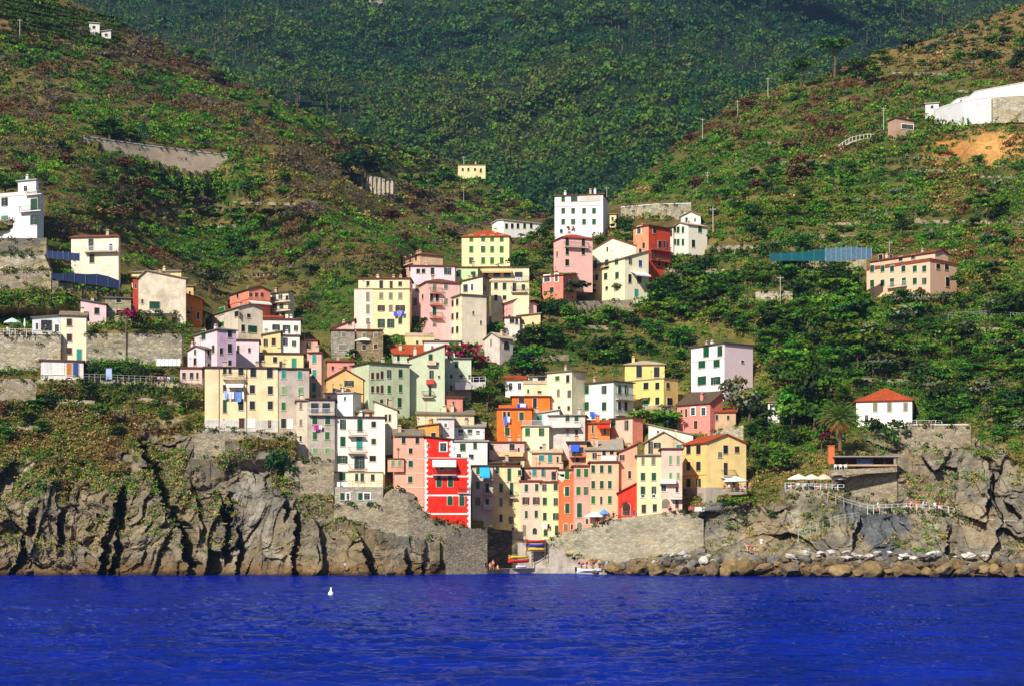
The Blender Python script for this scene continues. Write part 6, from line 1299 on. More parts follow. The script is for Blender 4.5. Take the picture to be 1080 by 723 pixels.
for px, py, c, l, rz in ((737,538,((150,70,50),(100,50,40),(180,120,90)),'red brown upturned rowing boat on the slope below the yellow end house',.5),(744,539,((226,222,212),(160,150,140),(120,110,100)),'white upturned rowing boat between the two others on the slope',.45),(752,538,((110,108,104),(80,80,80),(150,150,148)),'grey upturned rowing boat, rightmost on the slope below the yellow end house',.4)):
    g = G(px, py, 2.4); g.z += .8; hull(4.4,1.5,.6,c,'rowing_boat',l,g,rz,.15,True,'boat','small boats of the harbour')
b_ = MB(); o_ = P(349, 627, 9000/52.0); o_.z = -.05
b_.loft([[(math.cos(a)*r_*.3, math.sin(a)*r_*.3, z) for a in [i*math.pi/5 for i in range(10)]] for r_, z in ((.5,-.1),(1,.1),(.9,.3),(.35,.5),(.2,.85))]); tag(b_.build('buoy', paint('buoy_white', (240,240,240), .4), None, o_, smooth=True), 'small white buoy floating alone on the sea on the left', 'buoy')
# ================================================================ PARASOLS, CHAIRS, RAILINGS, POLES
def parasol(label, loc, R, colr, h=2.4, closed=False):
    r = tag(empty('parasol', loc), label, 'parasol', 'parasols on the terraces'); m = MB(); m.tube((0,0,0),(0,0,h+.2),.035,.03,8); m.tube((0,0,0),(0,0,.1),.3,.28,10); m.build('pole', paint('parasol_pole', (210,205,195), .5), r)
    c = MB(); n = 8
    if closed: c.loft([[(math.cos(i*6.283/n)*q*(1 if i%2 else .7), math.sin(i*6.283/n)*q*(1 if i%2 else .7), z) for i in range(n)] for q, z in ((.14,h-1.4),(.22,h-1.1),(.1,h-.1),(.02,h+.15))])
    else:
        c.loft([[(math.cos(i*6.283/n)*q, math.sin(i*6.283/n)*q, z) for i in range(n)] for q, z in ((R,h-.8),(R,h-.6),(R*.5,h-.14),(.05,h+.2))], cap=False)
        c.loft([[(math.cos(i*6.283/n)*q, math.sin(i*6.283/n)*q, z) for i in range(n)] for q, z in ((.05,h+.14),(R*.5,h-.2),(R*.98,h-.64))], cap=False)
    c.build('canopy', paint('parasol_cloth', colr, .9, .05), r); return r
parasol('pale green parasol open on the left terrace beside the veranda', P(13,350,319), 1.6, (190,226,200)); parasol('closed white parasol on the left terrace', P(26,350,319), 1, (240,240,236), closed=True)
parasol('white parasol in front of the brown stone house in mid town', up(384,368,HOUSES[0].Y*0+D(384,370)-3.2), 1.9, (240,236,226))
parasol('white parasol on the promenade over the pale sea wall', up(627,553,308.3,-.2), 1.9, (244,232,216)); parasol('small blue parasol right of the white one over the sea wall', up(637,550,308.3,-.2), 1.0, (90,140,214))
parasol('broad white parasol over the diners right of the yellow end house', up(776,517,304), 2.2, (240,238,230))
for px, R, l, c in ((842,1.9,'leftmost cream parasol of the restaurant terrace',(236,226,204)),(856,1.7,'second cream parasol of the restaurant terrace',(230,222,200)),(869,1.6,'third parasol of the restaurant terrace, creamy brown',(220,204,176)),(884,1.5,'rightmost parasol of the restaurant terrace, grey beige',(196,186,170))):
    parasol(l, up(px,515.5,301.5), R, c, 2.5)
def chair(label, loc, rz, colr):
    r = tag(empty('chair', loc, rz), label, 'chair', 'chairs of the cliff restaurant'); mt = paint('chair_plastic', colr, .5)
    m = MB(); m.box(-.22,.22,-.22,.22,.42,.46); m.build('seat', mt, r); m = MB(); m.box(-.22,.22,.2,.24,.46,.9); m.build('backrest', mt, r)
    for a in (-.2,.17):
        for b in (-.2,.17): m = MB(); m.box(a,a+.03,b,b+.03,0,.42); m.build('leg', mt, r)
def table(label, loc, cloth):
    r = tag(empty('table', loc), label, 'table', 'tables of the cliff restaurant'); m = MB(); m.box(-.45,.45,-.45,.45,.72,.76); m.build('tabletop', paint('table_cloth', cloth, .8), r); m = MB(); m.tube((0,0,.72),(0,0,.05),.04,n=6); m.tube((0,0,.05),(0,0,0),.25,n=8); m.build('leg', iron(), r)
for i, px in enumerate((834,845,856,867,878)):
    n_ = ('first from the left','second from the left','middle','fourth from the left','last on the right')[i]
    table('white topped restaurant table, %s in its row' % n_, up(px,515.6,300.6), (230,232,238))
    chair('blue chair at the left side of the restaurant table that is %s' % n_, up(px-4,515.6,300.6), 1.6, (90,120,190)); chair('white chair at the right side of the restaurant table that is %s' % n_, up(px+4,515.6,300.6), -1.6, (232,232,236))
def railing(label, pts, Y=None, h=1.0, colr=(226,226,222), gap=2.0, name='railing', post=.05, rails=(1.0,.5), front=1.0, cat='railing'):
    W_ = []
    for i in range(len(pts)-1):
        (x0, y0), (x1, y1) = pts[i], pts[i+1]; n = max(1, int(abs(x1-x0)/6))
        for k in range(n): t = k/n; W_.append((x0+(x1-x0)*t, y0+(y1-y0)*t))
    W_.append(pts[-1])
    V_ = [P(x, y, (Y(x) if callable(Y) else Y) if Y else 0) if Y else G(x, y, front) for x, y in W_]
    if not Y:   # smooth the depths so the rail runs cleanly
        ys = [v.y for v in V_]; ys = [sum(ys[max(0,i-2):i+3])/len(ys[max(0,i-2):i+3]) for i in range(len(ys))]; V_ = [P(w[0], w[1], y) for w, y in zip(W_, ys)]
    r = tag(empty(name, V_[0]), label, cat); mt = paint('railing_paint', colr, .5); o = V_[0]
    for f in rails:
        m = MB()
        for a, b in zip(V_, V_[1:]): m.tube(a-o+Vector((0,0,h*f)), b-o+Vector((0,0,h*f)), .03, n=5)
        m.build('rail', mt, r)
    L_ = 0; step = 0
    for i, v in enumerate(V_):
        m = MB(); q = v-o; m.box(q.x-.035, q.x+.035, q.y-.035, q.y+.035, q.z-.6, q.z+h+.02); m.build('post', mt, r)
    return r
railing('white railing round the restaurant terrace on the right cliff', [(828,514.5),(890,516.5)], 299.2)
railing('white railing on the cliff path with the strollers', [(915,538.5),(960,536.5),(1000,539.5),(1040,551.5)], 291.2)
railing('white railing climbing from the rocks to the restaurant terrace', [(842,566),(868,556),(884,549),(906,546)], None, 1.0, (178,174,164))
railing('white railing of the zigzag path under the restaurant terrace', [(873,524),(890,531),(907,536),(915,538)], None, 1.0, (178,174,164))
railing('white fence posts of the left terrace with the green parasol', [(-20,351.5),(34,352)], 316.8, .9)
railing('thin fence in front of the left washing terrace', [(88,399),(214,403.5)], 312.2, .9, (150,160,160))
railing('white railing above the low sea rocks at the right edge', [(1040,553),(1085,556)], 289, 1.0)
railing('thin railing on the roof edge of the big pale sea wall', [(640,548),(652,545),(700,539)], 305.5, .9, (120,110,100))
railing('thin fence of the terrace at the right edge above the maquis', [(1000,335),(1040,333),(1085,336)], None, 1.0, (130,144,160))
railing('white parapet fence round the orange roofed villa', [(936,451.5),(960,447.5),(1000,447.5)], 315, .8)
def pole(label, px, py, hpx, cap=False, colr=(176,168,156), name='utility_pole', r_=.13):
    g = G(px, py, .6); h = hpx*g.y/FPX; m = MB(); m.tube((0,0,-1),(0,0,h),r_,r_*.7,7); root = tag(empty(name, g), label, 'pole', 'poles on the slopes'); m.build('shaft', paint('pole_concrete', colr, .8), root)
    m = MB(); m.box(-.7,.7,-.06,.06,h-.5,h-.38); m.box(-.6,-.54,-.03,.03,h-.38,h-.2); m.box(.54,.6,-.03,.03,h-.38,h-.2); m.build('crossarm', paint('pole_concrete', colr, .8), root); return g+Vector((0,0,h-.3))
PT = [pole('pale pole on the skyline of the right ridge, next to the ridge pines',810,102,20), pole('pole on the right ridge left of the skyline pole',778,122,16), pole('tall concrete pole on the path above the white topped stone wall',741,152,27), pole('pole in the green terraces below the tall path pole',746,195,14,r_=.1), pole('tall pole beside the white L shaped house',752,248,29), pole('tall pole right of the ridge near the small brick hut',932,140,27),
 pole('thin pole above the blank slope at the ruined hut',823,318,27,r_=.1), pole('pole in the steep vineyard at the top left',21,42,22), pole('thin pole left of the large white house',640,222,25,r_=.1), pole('pole beside the tiny yellow saddle house',489,172,7,r_=.12), pole('slim pole in the scrub under the tiny yellow house',489,213,16,r_=.1), pole('pole rising from the long pink house roof terrace fence',938,266,12,r_=.1),
 pole('wooden pole beside the bougainvillea on the left terrace',133,382,50,colr=(110,90,70),r_=.12), pole('thin mast above the yellow hip roofed house',521,245,9,r_=.08)]
def cable(label, a, b, sag=1.5):
    m = MB(); p0 = a
    for k in range(1, 13): t = k/12; p = a.lerp(b, t)-Vector((0,0,sag*4*t*(1-t))); m.tube(p0-a, p-a, .035, n=4); p0 = p
    tag(m.build('cable', iron(), None, a), label, 'cable')
cable('cable from the terrace pole to the right across the green slope', PT[3], P(832,188,PT[3].y+6)); cable('cable from the thin pole by the large white house to the terrace pole', PT[8], PT[3]); cable('cable sloping across the shade beside the tall cream house', P(432,337,372), P(466,362,366), .4)
# netting fences
def netting(label, top, bot, colr, Y=None, dY=-1.0, posts=6):
    tx, ty = zip(*top); bx, by = zip(*bot); xs = np.linspace(tx[0], tx[-1], posts+1); o = None; rt = None; m = MB(); prev = None
    for i, x in enumerate(xs):
        yy = Y(x) if callable(Y) else (Y or D(x, float(np.interp(x,bx,by)))+dY-3); a = P(x, float(np.interp(x,tx,ty))+(.6 if i % 2 else 0), yy); b = P(x, float(np.interp(x,bx,by)), yy); b.z -= .25
        if o is None: o = b.copy(); rt = tag(empty('netting_fence', o), label, 'fence')
        q = MB(); q.box((b-o).x-.035,(b-o).x+.035,(b-o).y-.12,(b-o).y-.04,(b-o).z,(a-o).z+.15); q.build('post', paint('fence_post', tuple(min(255, int(v*1.3+30)) for v in colr), .6), rt)
        if prev: pa, pb = prev; e = Vector((0,.05,0)); m.loft([[pb-o, b-o, b-o+e, pb-o+e],[pa-o, a-o, a-o+e, pa-o+e]])
        prev = (a, b)
    m.build('netting', paint('netting_cloth', colr, .9, .1, .2), rt); strip_carve(top, bot, lambda x: 0)
    return rt
netting('sagging teal netting fence on the terrace left of the long pink house', [(812,267),(840,266),(870,263)], [(812,274),(870,274)], (26,84,92), lambda x: float(np.interp(x,(812,914),(372,366))), posts=5)
netting('blue grey netting fence with white posts beside the long pink house', [(871,262),(900,260),(919,262)], [(871,275),(919,272)], (84,112,130), lambda x: float(np.interp(x,(812,914),(371.5,366))), posts=9)
netting('navy netting fence below the white villa', [(50,264),(84,267)], [(50,271),(84,274)], (44,56,92), lambda x: 334)
netting('lower navy netting fence over the long terrace wall', [(55,288),(110,289),(126,296)], [(55,293),(126,303)], (40,52,84), lambda x: float(np.interp(x,(55,126),(331,336)))-1)
netting('white lattice fence on the left washing terrace', [(165,378),(190,378)], [(165,384),(190,384)], (226,224,220), lambda x: 317)
# washing on the left terrace
def wash_line(label, a, b, cols, drop=1.2):
    d = b-a; r = tag(empty('laundry', a), label, 'laundry'); m = MB(); m.tube((0,0,0), d, .02, n=4); m.tube((0,0,-1.6),(0,0,.05),.03,n=5); m.tube(d+Vector((0,0,-1.6)), d+Vector((0,0,.05)),.03,n=5); m.build('clothes_line', iron(), r); n = len(cols)
    for i, c in enumerate(cols):
        p = d*(i+.1)/n; q = d*(i+.85)/n; h = drop*random.uniform(.7,1.1); e = Vector((0,.03,0)); k = MB(); k.loft([[p,q,q+e,p+e],[p-Vector((0,.06,h)),q-Vector((0,-.04,h*.95)),q-Vector((0,-.07,h*.95)),p-Vector((0,.03,h))]]); k.build('cloth', paint('laundry_cloth', c, .95, .05), r)
wash_line('pink and violet washing on a line at the left terrace', P(166,396.5,312.6), P(183,397,312.6), [(236,150,160),(226,120,130),(120,110,190),(230,220,226),(90,80,120)])
wash_line('one lilac sheet on a line beside the dark garden tree', P(111,388,312.6), P(119,388,312.6), [(176,190,236)], 1.9)
wash_line('white washing on the balcony terrace under the tall white house', P(355,507.6,300.3), P(368,507.8,300.3), [(232,230,226),(214,220,230),(236,232,220)], .8)
# terrace railing under the tall white house, bridge, bar, road things
wall_strip('white terrace wall with a railing right of the pale sage cube house', 'terrace', [(480,403),(512,402)], [(480,408),(512,407)], plaster((230,228,220),.4), Y=[(480,341),(512,345)], cat='terrace', thick=3, below=.5)
railing('white railing of the terrace right of the pale sage cube house', [(480,402.6),(512,401.6)], 341.5, .9)
railing('iron railing of the terrace under the tall white house', [(353,512.5),(404,512.5)], 300.6, 1.0, (120,116,110))
def deck(label, pts, Y, w=2.0, name='footbridge', colr=(206,200,190)):
    m = MB(); o = P(*pts[0], Y); R4 = []
    for x, y in pts: p = P(x, y, Y)-o; R4.append([p+Vector((0,0,-.35)), p+Vector((0,w,-.35)), p+Vector((0,w,0)), p])
    m.loft(R4); r = tag(empty(name, o), label, 'bridge'); m.build('deck', plaster(colr,.6), r); mt = paint('railing_paint', (214,214,210), .5); q = MB()
    for i in range(len(pts)-1):
        a = P(*pts[i], Y)-o; b = P(*pts[i+1], Y)-o; q.tube(a+Vector((0,.1,1.1)), b+Vector((0,.1,1.1)), .06, n=5)
        for t in (0, .5): c = a.lerp(b, t); k = MB(); k.box(c.x-.06,c.x+.06,.04,.16,c.z,c.z+1.3); k.build('post', mt, r)
    q.build('rail', mt, r)
    for x, y in (pts[0], pts[-1]): p = P(x, y, Y)-o; k = MB(); k.box(p.x-.5,p.x+.5,.3,w-.3,p.z-1.6,p.z-.36); k.build('pier', plaster(colr,.8), r)
deck('small white railed footbridge curving across the right hillside', [(885,157.5),(892,152.5),(899,149),(907,147),(915,146),(922,146)], D(905,152)-3)
wall_strip('long white wall of the hilltop building at the right edge', 'white_building', [(1003,109.5),(1004,106),(1024,102),(1026,97.5),(1110,82)], [(1003,112),(1030,108),(1055,105),(1110,104)], plaster((232,234,240),.3), dY=-7, cap=(210,200,190), cat='building', thick=5)
wall_strip('lower white curved wall in front of the hilltop building', 'white_wall', [(986,116),(1000,111),(1030,105),(1046,103)], [(986,119),(1010,121),(1046,118)], plaster((216,220,226),.4), dY=-11, cap=(236,236,236))
wall_strip('beige end wall right of the lower white curved wall', 'stone_wall', [(1047,103),(1110,99)], [(1047,118),(1110,116)], ST2, dY=-12)
B('small white cube house at the left end of the hilltop building', 976,990,None,109,117,(232,232,236),dY=-6,rc='w',chim=0,dep=4,ext=2,carve=False).W('F',(983,113,3,3,'d'))
B('small brick hut with a white door wall near the pole on the right hill', 945,964,None,128,138,(176,136,118),t=-20,dY=-3,rc='r',chim=1,dep=4,roof='sl',rise=.4).W('F',(957,134,12,5,'w'))
B('white vineyard hut, the larger one near the left skyline', 94,105,None,25,32,(226,226,222),dY=-3,rc='w',chim=0,dep=3,ext=2).W('F',(99,29,3,3,'d'))
B('white vineyard shed, the lower and smaller one near the left skyline', 107,117,None,34,39,(220,220,214),dY=-3,rc='w',chim=0,dep=3,ext=2,roof='sr',rise=.6).W('F',(112,37,3,2.5,'d'))
# bar
br = P(880, 491, 301.2); r = tag(empty('bar', br), 'flat roofed bar with a dark open front on the rounded stone wall', 'bar'); m = MB(); s_ = 301.2/FPX; Wd = 66*s_
m.box(-.5, Wd+.6, -1.2, 4.5, 1.55, 1.75); m.build('roof', paint('bar_roof', (150,140,126), .8), r); m = MB(); m.box(0, Wd, 2.6, 2.8, 0, 1.55); m.build('back_wall', plaster((96,64,46),.5), r)
for k in range(6): m = MB(); x_ = k*Wd/5; m.box(x_-.07,x_+.07,-.1,.04,0,1.55); m.build('post', paint('bar_post', (90,66,50), .7), r)
m = MB(); m.box(Wd*.36, Wd*.62, .1, .14, .1, 1.3); m.build('window', paint('bar_window', (90,110,150), .3), r); m = MB(); m.box(0, Wd, -.14, -.1, 0, .3); m.build('parapet', plaster((186,150,110),.5), r)
for i in range(3): chair(('leftmost','middle','rightmost')[i]+' white chair in front of the flat roofed bar', up(881+i*5.5,494.5,300.2), 0, (240,240,240))
wall_strip('white pale ledge in front of the flat roofed bar', 'terrace', [(876,495),(946,492)], [(876,498),(946,494)], ST3, Y=[(876,299.5),(946,300.5)], cat='terrace', thick=1.5, below=.5)
m = MB(); m.box(-.5,.5,-.5,.5,-.3,2.8); m.box(-.6,.6,-.6,.6,2.8,2.95); tag(m.build('brick_pillar', plaster((216,110,66),.4), None, P(876.5,487,301)), 'orange brick pillar at the left end of the flat roofed bar', 'pillar')

# ================================================================ PEOPLE
def body_mesh(pose):
    J = {'pel':(0,0,.95),'ch':(0,0,1.28),'nk':(0,0,1.46),'hd':(0,-.01,1.58),'top':(0,-.01,1.66)}
    if pose == 'walk': L1, L2 = [(-.1,0,.9),(-.12,-.2,.5),(-.12,-.1,.08),(-.12,-.24,.04)], [(.1,0,.9),(.12,.12,.5),(.12,.36,.14),(.12,.28,.03)]
    elif pose == 'sit': L1, L2 = [(-.1,0,.5),(-.14,-.44,.5),(-.14,-.46,.08),(-.14,-.6,.04)], [(.1,0,.5),(.14,-.44,.5),(.14,-.44,.08),(.14,-.58,.04)]
    elif pose == 'lounge': L1, L2 = [(-.1,0,.12),(-.13,-.4,.36),(-.13,-.75,.08),(-.13,-.88,.06)], [(.1,0,.12),(.13,-.45,.14),(.13,-.9,.08),(.13,-1.0,.14)]
    else: L1, L2 = [(-.1,0,.9),(-.12,-.01,.5),(-.12,.02,.08),(-.13,-.12,.03)], [(.1,0,.9),(.13,-.03,.5),(.14,.0,.08),(.15,-.14,.03)]
    dz = -.43 if pose == 'sit' else (-.82 if pose == 'lounge' else 0); lean = {'sit':.03,'lounge':.22,'walk':-.04}.get(pose, 0)
    if pose == 'sit': A1, A2 = [(-.19,0,1.4),(-.25,-.08,1.13),(-.2,-.3,1.02)], [(.19,0,1.4),(.26,-.05,1.13),(.18,-.3,1.06)]
    elif pose == 'lounge': A1, A2 = [(-.19,0,1.4),(-.27,.18,1.15),(-.28,.26,.9)], [(.19,0,1.4),(.27,.18,1.15),(.28,.26,.9)]
    elif pose == 'walk': A1, A2 = [(-.19,0,1.4),(-.25,.1,1.13),(-.25,-.05,.9)], [(.19,0,1.4),(.25,-.06,1.13),(.25,-.22,.95)]
    else: A1, A2 = [(-.19,0,1.4),(-.25,.03,1.13),(-.26,-.05,.88)], [(.19,0,1.4),(.27,.0,1.14),(.14,-.2,1.04)]
    def up_(p): return (p[0], p[1]+lean*(p[2]-.9), p[2]+dz)
    V, E, R4 = [], [], []
    def add(p, r, par=None):
        V.append(p); R4.append(r); 
        if par is not None: E.append((par, len(V)-1))
        return len(V)-1
    pel = add(up_(J['pel']), (.15,.11)); ch = add(up_(J['ch']), (.165,.115), pel); nk = add(up_(J['nk']), (.065,.06), ch); hd = add(up_(J['hd']), (.082,.098), nk); tp = add(up_(J['top']), (.07,.08), hd)
    add((up_(J['hd'])[0], up_(J['hd'])[1]-.115, up_(J['hd'])[2]-.005), (.018,.02), hd)
    for s in (-1, 1): add((s*.09, up_(J['hd'])[1], up_(J['hd'])[2]), (.02,.02), hd)
    for Lg in (L1, L2):
        h = add(Lg[0], (.092,.09), pel); k = add(Lg[1], (.058,.06), h); a = add(Lg[2], (.04,.042), k); add(Lg[3], (.035,.028), a)
    for Ar in (A1, A2):
        s = add(up_(Ar[0]), (.055,.055), ch); e = add(up_(Ar[1]), (.038,.038), s); w = add(up_(Ar[2]), (.026,.024), e); d = (Vector(up_(Ar[2]))-Vector(up_(Ar[1]))).normalized(); W0 = Vector(up_(Ar[2])); sx = 1 if Ar[0][0] > 0 else -1
        pm = add(tuple(W0+d*.07), (.034,.018), w)
        for i, (o, l) in enumerate(((-.03,.065),(-.01,.078),(.01,.072),(.03,.055))):
            f1 = add(tuple(W0+d*.1+Vector((0,o,0))), (.009,.009), pm); add(tuple(W0+d*(.1+l)+Vector((-sx*.02,o,0))), (.008,.008), f1)
        t1 = add(tuple(W0+d*.05+Vector((-sx*.01,-.045,0))), (.01,.01), pm); add(tuple(W0+d*.09+Vector((-sx*.02,-.06,0))), (.008,.008), t1)
    me = bpy.data.meshes.new('sk'); me.from_pydata(V, E, []); o = bpy.data.objects.new('sk', me); col.objects.link(o)
    md = o.modifiers.new('s', 'SKIN'); md.use_smooth_shade = True; o.modifiers.new('b', 'SUBSURF').levels = 1
    if not me.skin_vertices: me.attributes
    if not me.skin_vertices: return None, None
    sv = me.skin_vertices[0].data
    for i, r in enumerate(R4): sv[i].radius = r; sv[i].use_root = (i == 0)
    dg = bpy.context.evaluated_depsgraph_get(); dg.update(); me2 = bpy.data.meshes.new_from_object(o.evaluated_get(dg)); me2.name = 'body'; bpy.data.objects.remove(o); bpy.data.meshes.remove(me)
    def ring(c, rx, ry, n=12): return [(c[0]+rx*math.cos(2*math.pi*i/n), c[1]+ry*math.sin(2*math.pi*i/n), c[2]) for i in range(n)]
    top = MB(); top.loft([ring(up_((0,0,z)), rx, ry) for z, rx, ry in ((.93,.185,.14),(1.05,.165,.13),(1.2,.185,.145),(1.34,.205,.15),(1.42,.16,.11),(1.455,.085,.085))])
    for Ar in (A1, A2): a, b = Vector(up_(Ar[0])), Vector(up_(Ar[1])); top.tube(a, a.lerp(b, .6), .08, .062, 9)
    bt = MB(); bt.loft([ring(up_((0,0,z)), rx, ry) for z, rx, ry in ((.82,.17,.13),(.9,.185,.145),(1.0,.17,.135))])
    for Lg in (L1, L2): a, b = Vector(Lg[0]), Vector(Lg[1]); bt.tube(a, a.lerp(b, .8), .115, .085, 9)
    hr = MB(); c = up_(J['top']); hr.loft([ring((c[0], c[1]+dy, c[2]+z), r, r*1.05) for z, r, dy in ((-.1,.085,.045),(-.03,.105,.025),(.03,.1,.01),(.07,.07,.005),(.09,.02,.0))])
    return me2, (top, bt, hr)
SKIN = paint('skin', (204,150,118), .6, .3, .1); BODY = {}
for ps_ in ('stand','walk','sit','lounge'):
    me_o = bpy.data.meshes.new('t'); bpy.data.meshes.remove(me_o)
    b_, g_ = body_mesh(ps_)
    if b_ is None: continue
    b_.materials.clear(); b_.materials.append(SKIN); b_.polygons.foreach_set('use_smooth', [True]*len(b_.polygons))
    BODY[ps_] = (b_, [g_[0].mesh('shirt', [SKIN], True), g_[1].mesh('trousers', [SKIN], True), g_[2].mesh('hair', [SKIN], True)])
CLO = {'white':(236,236,236),'red':(196,40,40),'blue':(50,80,160),'black':(30,30,34),'pink':(226,130,150),'yellow':(226,196,70),'green':(60,120,80),'beige':(196,176,140),'orange':(226,120,50),'grey':(130,130,136),'navy':(30,40,80),'brown':(96,66,46),'light blue':(140,180,226)}
def person(pose, loc, rz, top, bot, label, hair=(50,36,26)):
    if pose not in BODY: return
    r = tag(empty('person', loc, rz), label, 'person', 'people by the sea and on the terraces'); b_, gs = BODY[pose]; link('body', b_, r)
    for nm, g, c in (('shirt', gs[0], top), ('trousers', gs[1], bot)):
        if c is None: continue
        o = link(nm, g, r); o.material_slots[0].link = 'OBJECT'; o.material_slots[0].material = paint('clothing', CLO[c], .9, .05)
    o = link('hair', gs[2], r); o.material_slots[0].link = 'OBJECT'; o.material_slots[0].material = paint('hair_colour', hair, .7, .2)
PPL = []
def folk(lst, base, where):
    for i, (pose, px, py, Y, top, bot) in enumerate(lst):
        verb = {'stand':'standing','walk':'walking','sit':'sitting','lounge':'reclining'}[pose]
        cl = ('%s top and %s shorts' % (top, bot)) if top and bot else ('bare chest and %s shorts' % bot if bot else 'no shirt')
        PPL.append((pose, px, py, Y, top, bot, 'person in %s %s %s' % (cl, verb, where)))
folk([('stand',503,599.5,303.2,'red','navy'),('stand',506.5,599.5,303.6,'white','black'),('sit',517,600,303,None,'orange'),('stand',520,600,303.4,None,'red'),('lounge',525,600,302.8,None,'yellow'),('stand',512,601,302.6,'black','blue')],0,'on the rocks left of the cove')
folk([('stand',541,564,319,'blue','beige'),('walk',545,566,319,'red','grey')],0,'at the top of the harbour ramp')
folk([('stand',611,598,306,'pink','navy'),('sit',615,599,305,'red','white'),('stand',619,598,306,None,'red'),('sit',624,598,305,'orange','brown'),('stand',628,598,305,'red','black'),('stand',632,599,304,None,'blue'),('sit',636,599,303,'pink','white'),('stand',640,600,302,'light blue','beige'),('sit',643,600,302,None,'pink'),('stand',646,601,301,'white','green'),('walk',639,603,300.5,None,'black')],0,'beside the white motor boat')
folk([('sit',630,553,307.6,'red','navy'),('sit',634,552,307.6,'white','black'),('stand',641,550,307,'black','beige'),('stand',647,548.5,306.6,'navy','grey'),('walk',669,545,306,'red','blue'),('stand',683,542.5,306,'white','brown'),('walk',690,542,305.6,'pink','white'),('stand',706,541,304,'orange','navy')],0,'on the promenade over the sea wall')
folk([('sit',764,517,303,'red','black'),('sit',769,517,303,'white','navy'),('stand',774,517,303,'black','black'),('sit',781,517.4,302,'pink','beige'),('sit',786,517.6,302,'blue','white'),('stand',791,517.5,302,'orange','grey')],0,'under the broad parasol by the yellow house')
folk([('sit',832,515.5,300.4,'blue','white'),('sit',842,515.5,300.4,'white','beige'),('sit',849,515.5,300.4,'light blue','navy'),('stand',853,515.5,301.5,'black','black'),('sit',861,515.5,300.4,'red','white'),('sit',872,515.5,300.4,'grey','blue'),('stand',881,516,301.5,'white','black')],0,'among the cliff restaurant tables')
folk([('walk',926,538.6,293,'white','beige'),('walk',956,537.4,293,'orange','white'),('stand',961,537.3,293,'pink','navy'),('stand',967,537.6,293,'red','beige'),('walk',974,538,293,'white','blue'),('walk',977,538,293.6,'light blue','black'),('stand',986,538.8,293,'white','grey'),('walk',991,539.2,293,'red','white'),('stand',1001,540,292.6,'navy','beige'),('walk',1008,542,292.4,'white','red')],0,'on the right cliff path')
folk([('sit',790,581,288,'red','black'),('lounge',796,581,288,None,'pink'),('stand',803,577,290,'white','white')],0,'on the slanting rocks below the agave slope')
folk([('sit',364,600,289,'white','navy'),('sit',307,599,291,'blue','blue')],0,'alone at the foot of the left cliff')
folk([('stand',48,352,322,'black','navy'),('sit',8,351,318.6,'white','beige')],0,'on the left veranda terrace')
folk([('lounge',837,590,286,None,'blue'),('lounge',1012,588,280,None,'red')],0,'sunbathing on the white boulders')
for pose, px, py, Y, top, bot, lab in PPL:
    if Y is None: loc = G(px, py, 1.0)
    else: loc = P(px, py, Y)
    if pose == 'sit':       # something to sit on
        if 'restaurant' not in lab: boulder('grey' if 'rocks' in lab or 'cliff' in lab or 'harbour' in lab else 'white', px, py, 3.6, loc.y+.35, .45).name = 'boulder'; tag(BL[-1][0], 'flat seat stone under the '+lab.replace('person','bather') if len(lab.split()) < 11 else 'small flat stone used as a seat', 'boulder', 'small stones used as seats')
    person(pose, loc, random.uniform(-.9,.9)+(0 if pose != 'walk' else random.choice([-1.4,1.4])), top, bot, lab, random.choice([(50,36,26),(30,24,20),(150,120,80),(120,110,100)]))
# ================================================================ SEA, LIGHT, CAMERA
def water():
    m, nt, b = nodes_of('sea_water'); v = coords(nt, (1,1,1))
    mp = nt.nodes.new('ShaderNodeMapping'); mp.inputs['Scale'].default_value = (.42, .62, 1); nt.links.new(v, mp.inputs[0])
    n1 = noise(nt, mp.outputs[0], 1.6, 5, .62); n2 = noise(nt, mp.outputs[0], .35, 3, .5)
    c = mixc(nt, ramp(nt, n2, .35, .65), lin((0,16,112)), lin((0,26,152)))
    df = nt.nodes.new('ShaderNodeBsdfDiffuse'); nt.links.new(c, df.inputs['Color']); gs = nt.nodes.new('ShaderNodeBsdfGlossy'); gs.inputs['Roughness'].default_value = .04; gs.inputs['Color'].default_value = (.42,.62,.86,1)
    fr = nt.nodes.new('ShaderNodeFresnel'); fr.inputs[0].default_value = 1.33; mx = nt.nodes.new('ShaderNodeMixShader'); nt.links.new(ramp(nt, fr.outputs[0], .32, .92, .0, .3), mx.inputs[0]); nt.links.new(df.outputs[0], mx.inputs[1]); nt.links.new(gs.outputs[0], mx.inputs[2]); nt.links.new(mx.outputs[0], nt.nodes['Material Output'].inputs[0])
    ad = nt.nodes.new('ShaderNodeMath'); ad.operation = 'ADD'; nt.links.new(n1, ad.inputs[0]); 
    n3 = noise(nt, mp.outputs[0], .22, 3, .5); ml = nt.nodes.new('ShaderNodeMath'); ml.operation = 'MULTIPLY'; ml.inputs[1].default_value = 2.5; nt.links.new(n3, ml.inputs[0]); nt.links.new(ml.outputs[0], ad.inputs[1])
    bump(nt, b, ad.outputs[0], .8, .2); bn = b.inputs['Normal'].links[0].from_socket
    for q_ in (df, gs, fr): nt.links.new(bn, q_.inputs['Normal'])
    return m
ry = 1/np.linspace(1/400.0, 1/42.0, 620); ra = np.linspace(-.46, .46, 1100)
RY, RA = np.meshgrid(ry, ra, indexing='ij'); WX = RA*RY; fall = 1-.45*smooth(150, 330, RY)
wz = fbm(WX/9, RY/5, s=201, o=2)*.11+fbm(WX/3.4, RY/2.0, s=202, o=2)*.17+(.5-np.abs(fbm(WX/1.7, RY/1.0, s=203, o=2)))*.2+fbm(WX/.8, RY/.55, s=204, o=1)*.06
wz = wz*fall; wz -= wz.mean()
sea = link('sea', grid_mesh('sea', np.stack([WX, RY, wz], 2), water())); tag(sea, kind='structure')
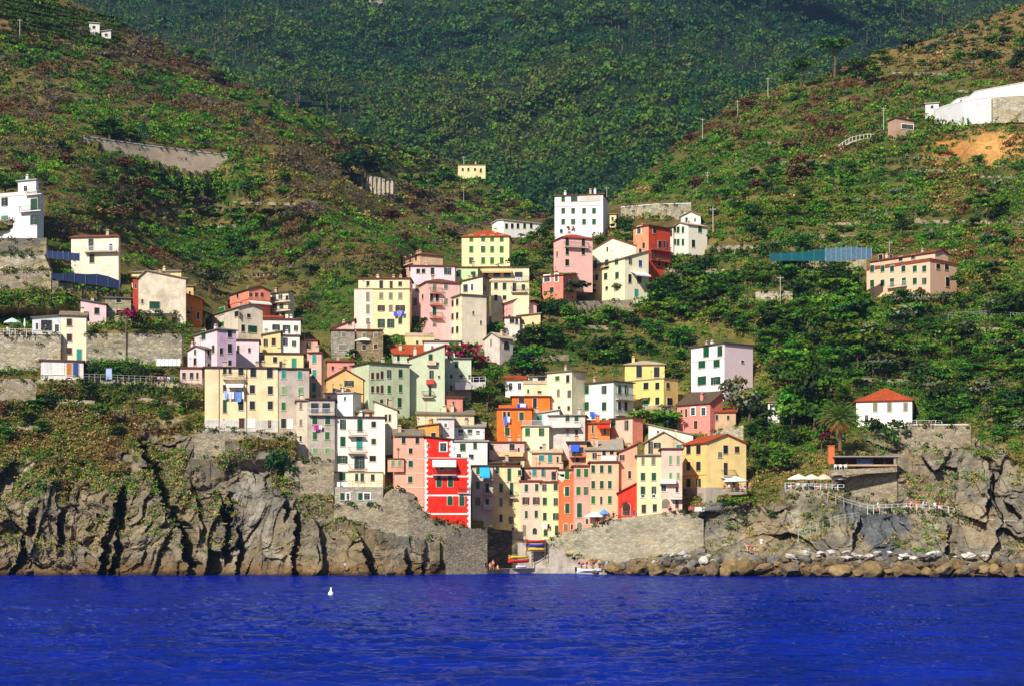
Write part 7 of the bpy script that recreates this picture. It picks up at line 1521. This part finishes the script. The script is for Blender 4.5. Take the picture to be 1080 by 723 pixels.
w = MB(); w.poly([(-900,-160,-.35),(900,-160,-.35),(900,600,-.35),(-900,600,-.35)]); sea2 = w.build('open_sea', water()); tag(sea2, kind='structure')
sb = MB(); sb.poly([(-900,-160,-7),(900,-160,-7),(900,900,-7),(-900,900,-7)]); sb_ = sb.build('sea_bed', plaster((40,50,60), .2)); tag(sb_, kind='structure')

SUN_AZ, SUN_EL = R_(-30), R_(37)     # from the left behind the camera
sd = Vector((math.sin(SUN_AZ)*math.cos(SUN_EL), -math.cos(SUN_AZ)*math.cos(SUN_EL), math.sin(SUN_EL)))
L = bpy.data.lights.new('sun', 'SUN'); L.energy = 5.0; L.angle = R_(.5); L.color = (1.0, .94, .83)
lo = bpy.data.objects.new('sun', L); col.objects.link(lo); lo.rotation_euler = (-sd).to_track_quat('-Z', 'Y').to_euler(); lo.location = sd*500
wd_ = bpy.data.worlds.new('World'); sc.world = wd_; wd_.use_nodes = True; nt = wd_.node_tree
sky = nt.nodes.new('ShaderNodeTexSky'); sky.sky_type = 'NISHITA'; sky.sun_disc = False; sky.sun_elevation = SUN_EL
sky.sun_rotation = math.atan2(sd.x, sd.y); nt.links.new(sky.outputs[0], nt.nodes['Background'].inputs[0]); nt.nodes['Background'].inputs[1].default_value = .055
cam = bpy.data.cameras.new('camera'); co = bpy.data.objects.new('camera', cam); col.objects.link(co)
co.location = (0, 0, CH); co.rotation_euler = (R_(90), 0, 0); cam.sensor_width = 36; cam.lens = FPX/1080*36; cam.shift_y = (HY-361.5)/1080; cam.clip_end = 9000; cam.clip_start = .5
sc.camera = co
hz = MB(); hz.box(-1500, 1500, -170, 2600, -9, 1000); m, nt, b = nodes_of('haze'); nt.nodes.remove(b); pv = nt.nodes.new('ShaderNodeVolumePrincipled')
pv.inputs['Color'].default_value = (.3,.56,1,1); pv.inputs['Density'].default_value = HAZE; pv.inputs['Anisotropy'].default_value = .2; nt.links.new(pv.outputs[0], nt.nodes['Material Output'].inputs['Volume'])
if HAZE > 0: ho = hz.build('haze', m); tag(ho, kind='stuff')
sc.view_settings.view_transform = 'Standard'; sc.view_settings.look = 'None'; sc.view_settings.gamma = 1; sc.view_settings.exposure = EXPO
sc.render.engine = 'CYCLES'; cy = sc.cycles; cy.max_bounces = 5; cy.diffuse_bounces = 3; cy.glossy_bounces = 2; cy.transmission_bounces = 2; cy.volume_bounces = 0; cy.transparent_max_bounces = 4; cy.caustics_reflective = False; cy.caustics_refractive = False
cy.use_denoising = True; cy.sample_clamp_indirect = 4
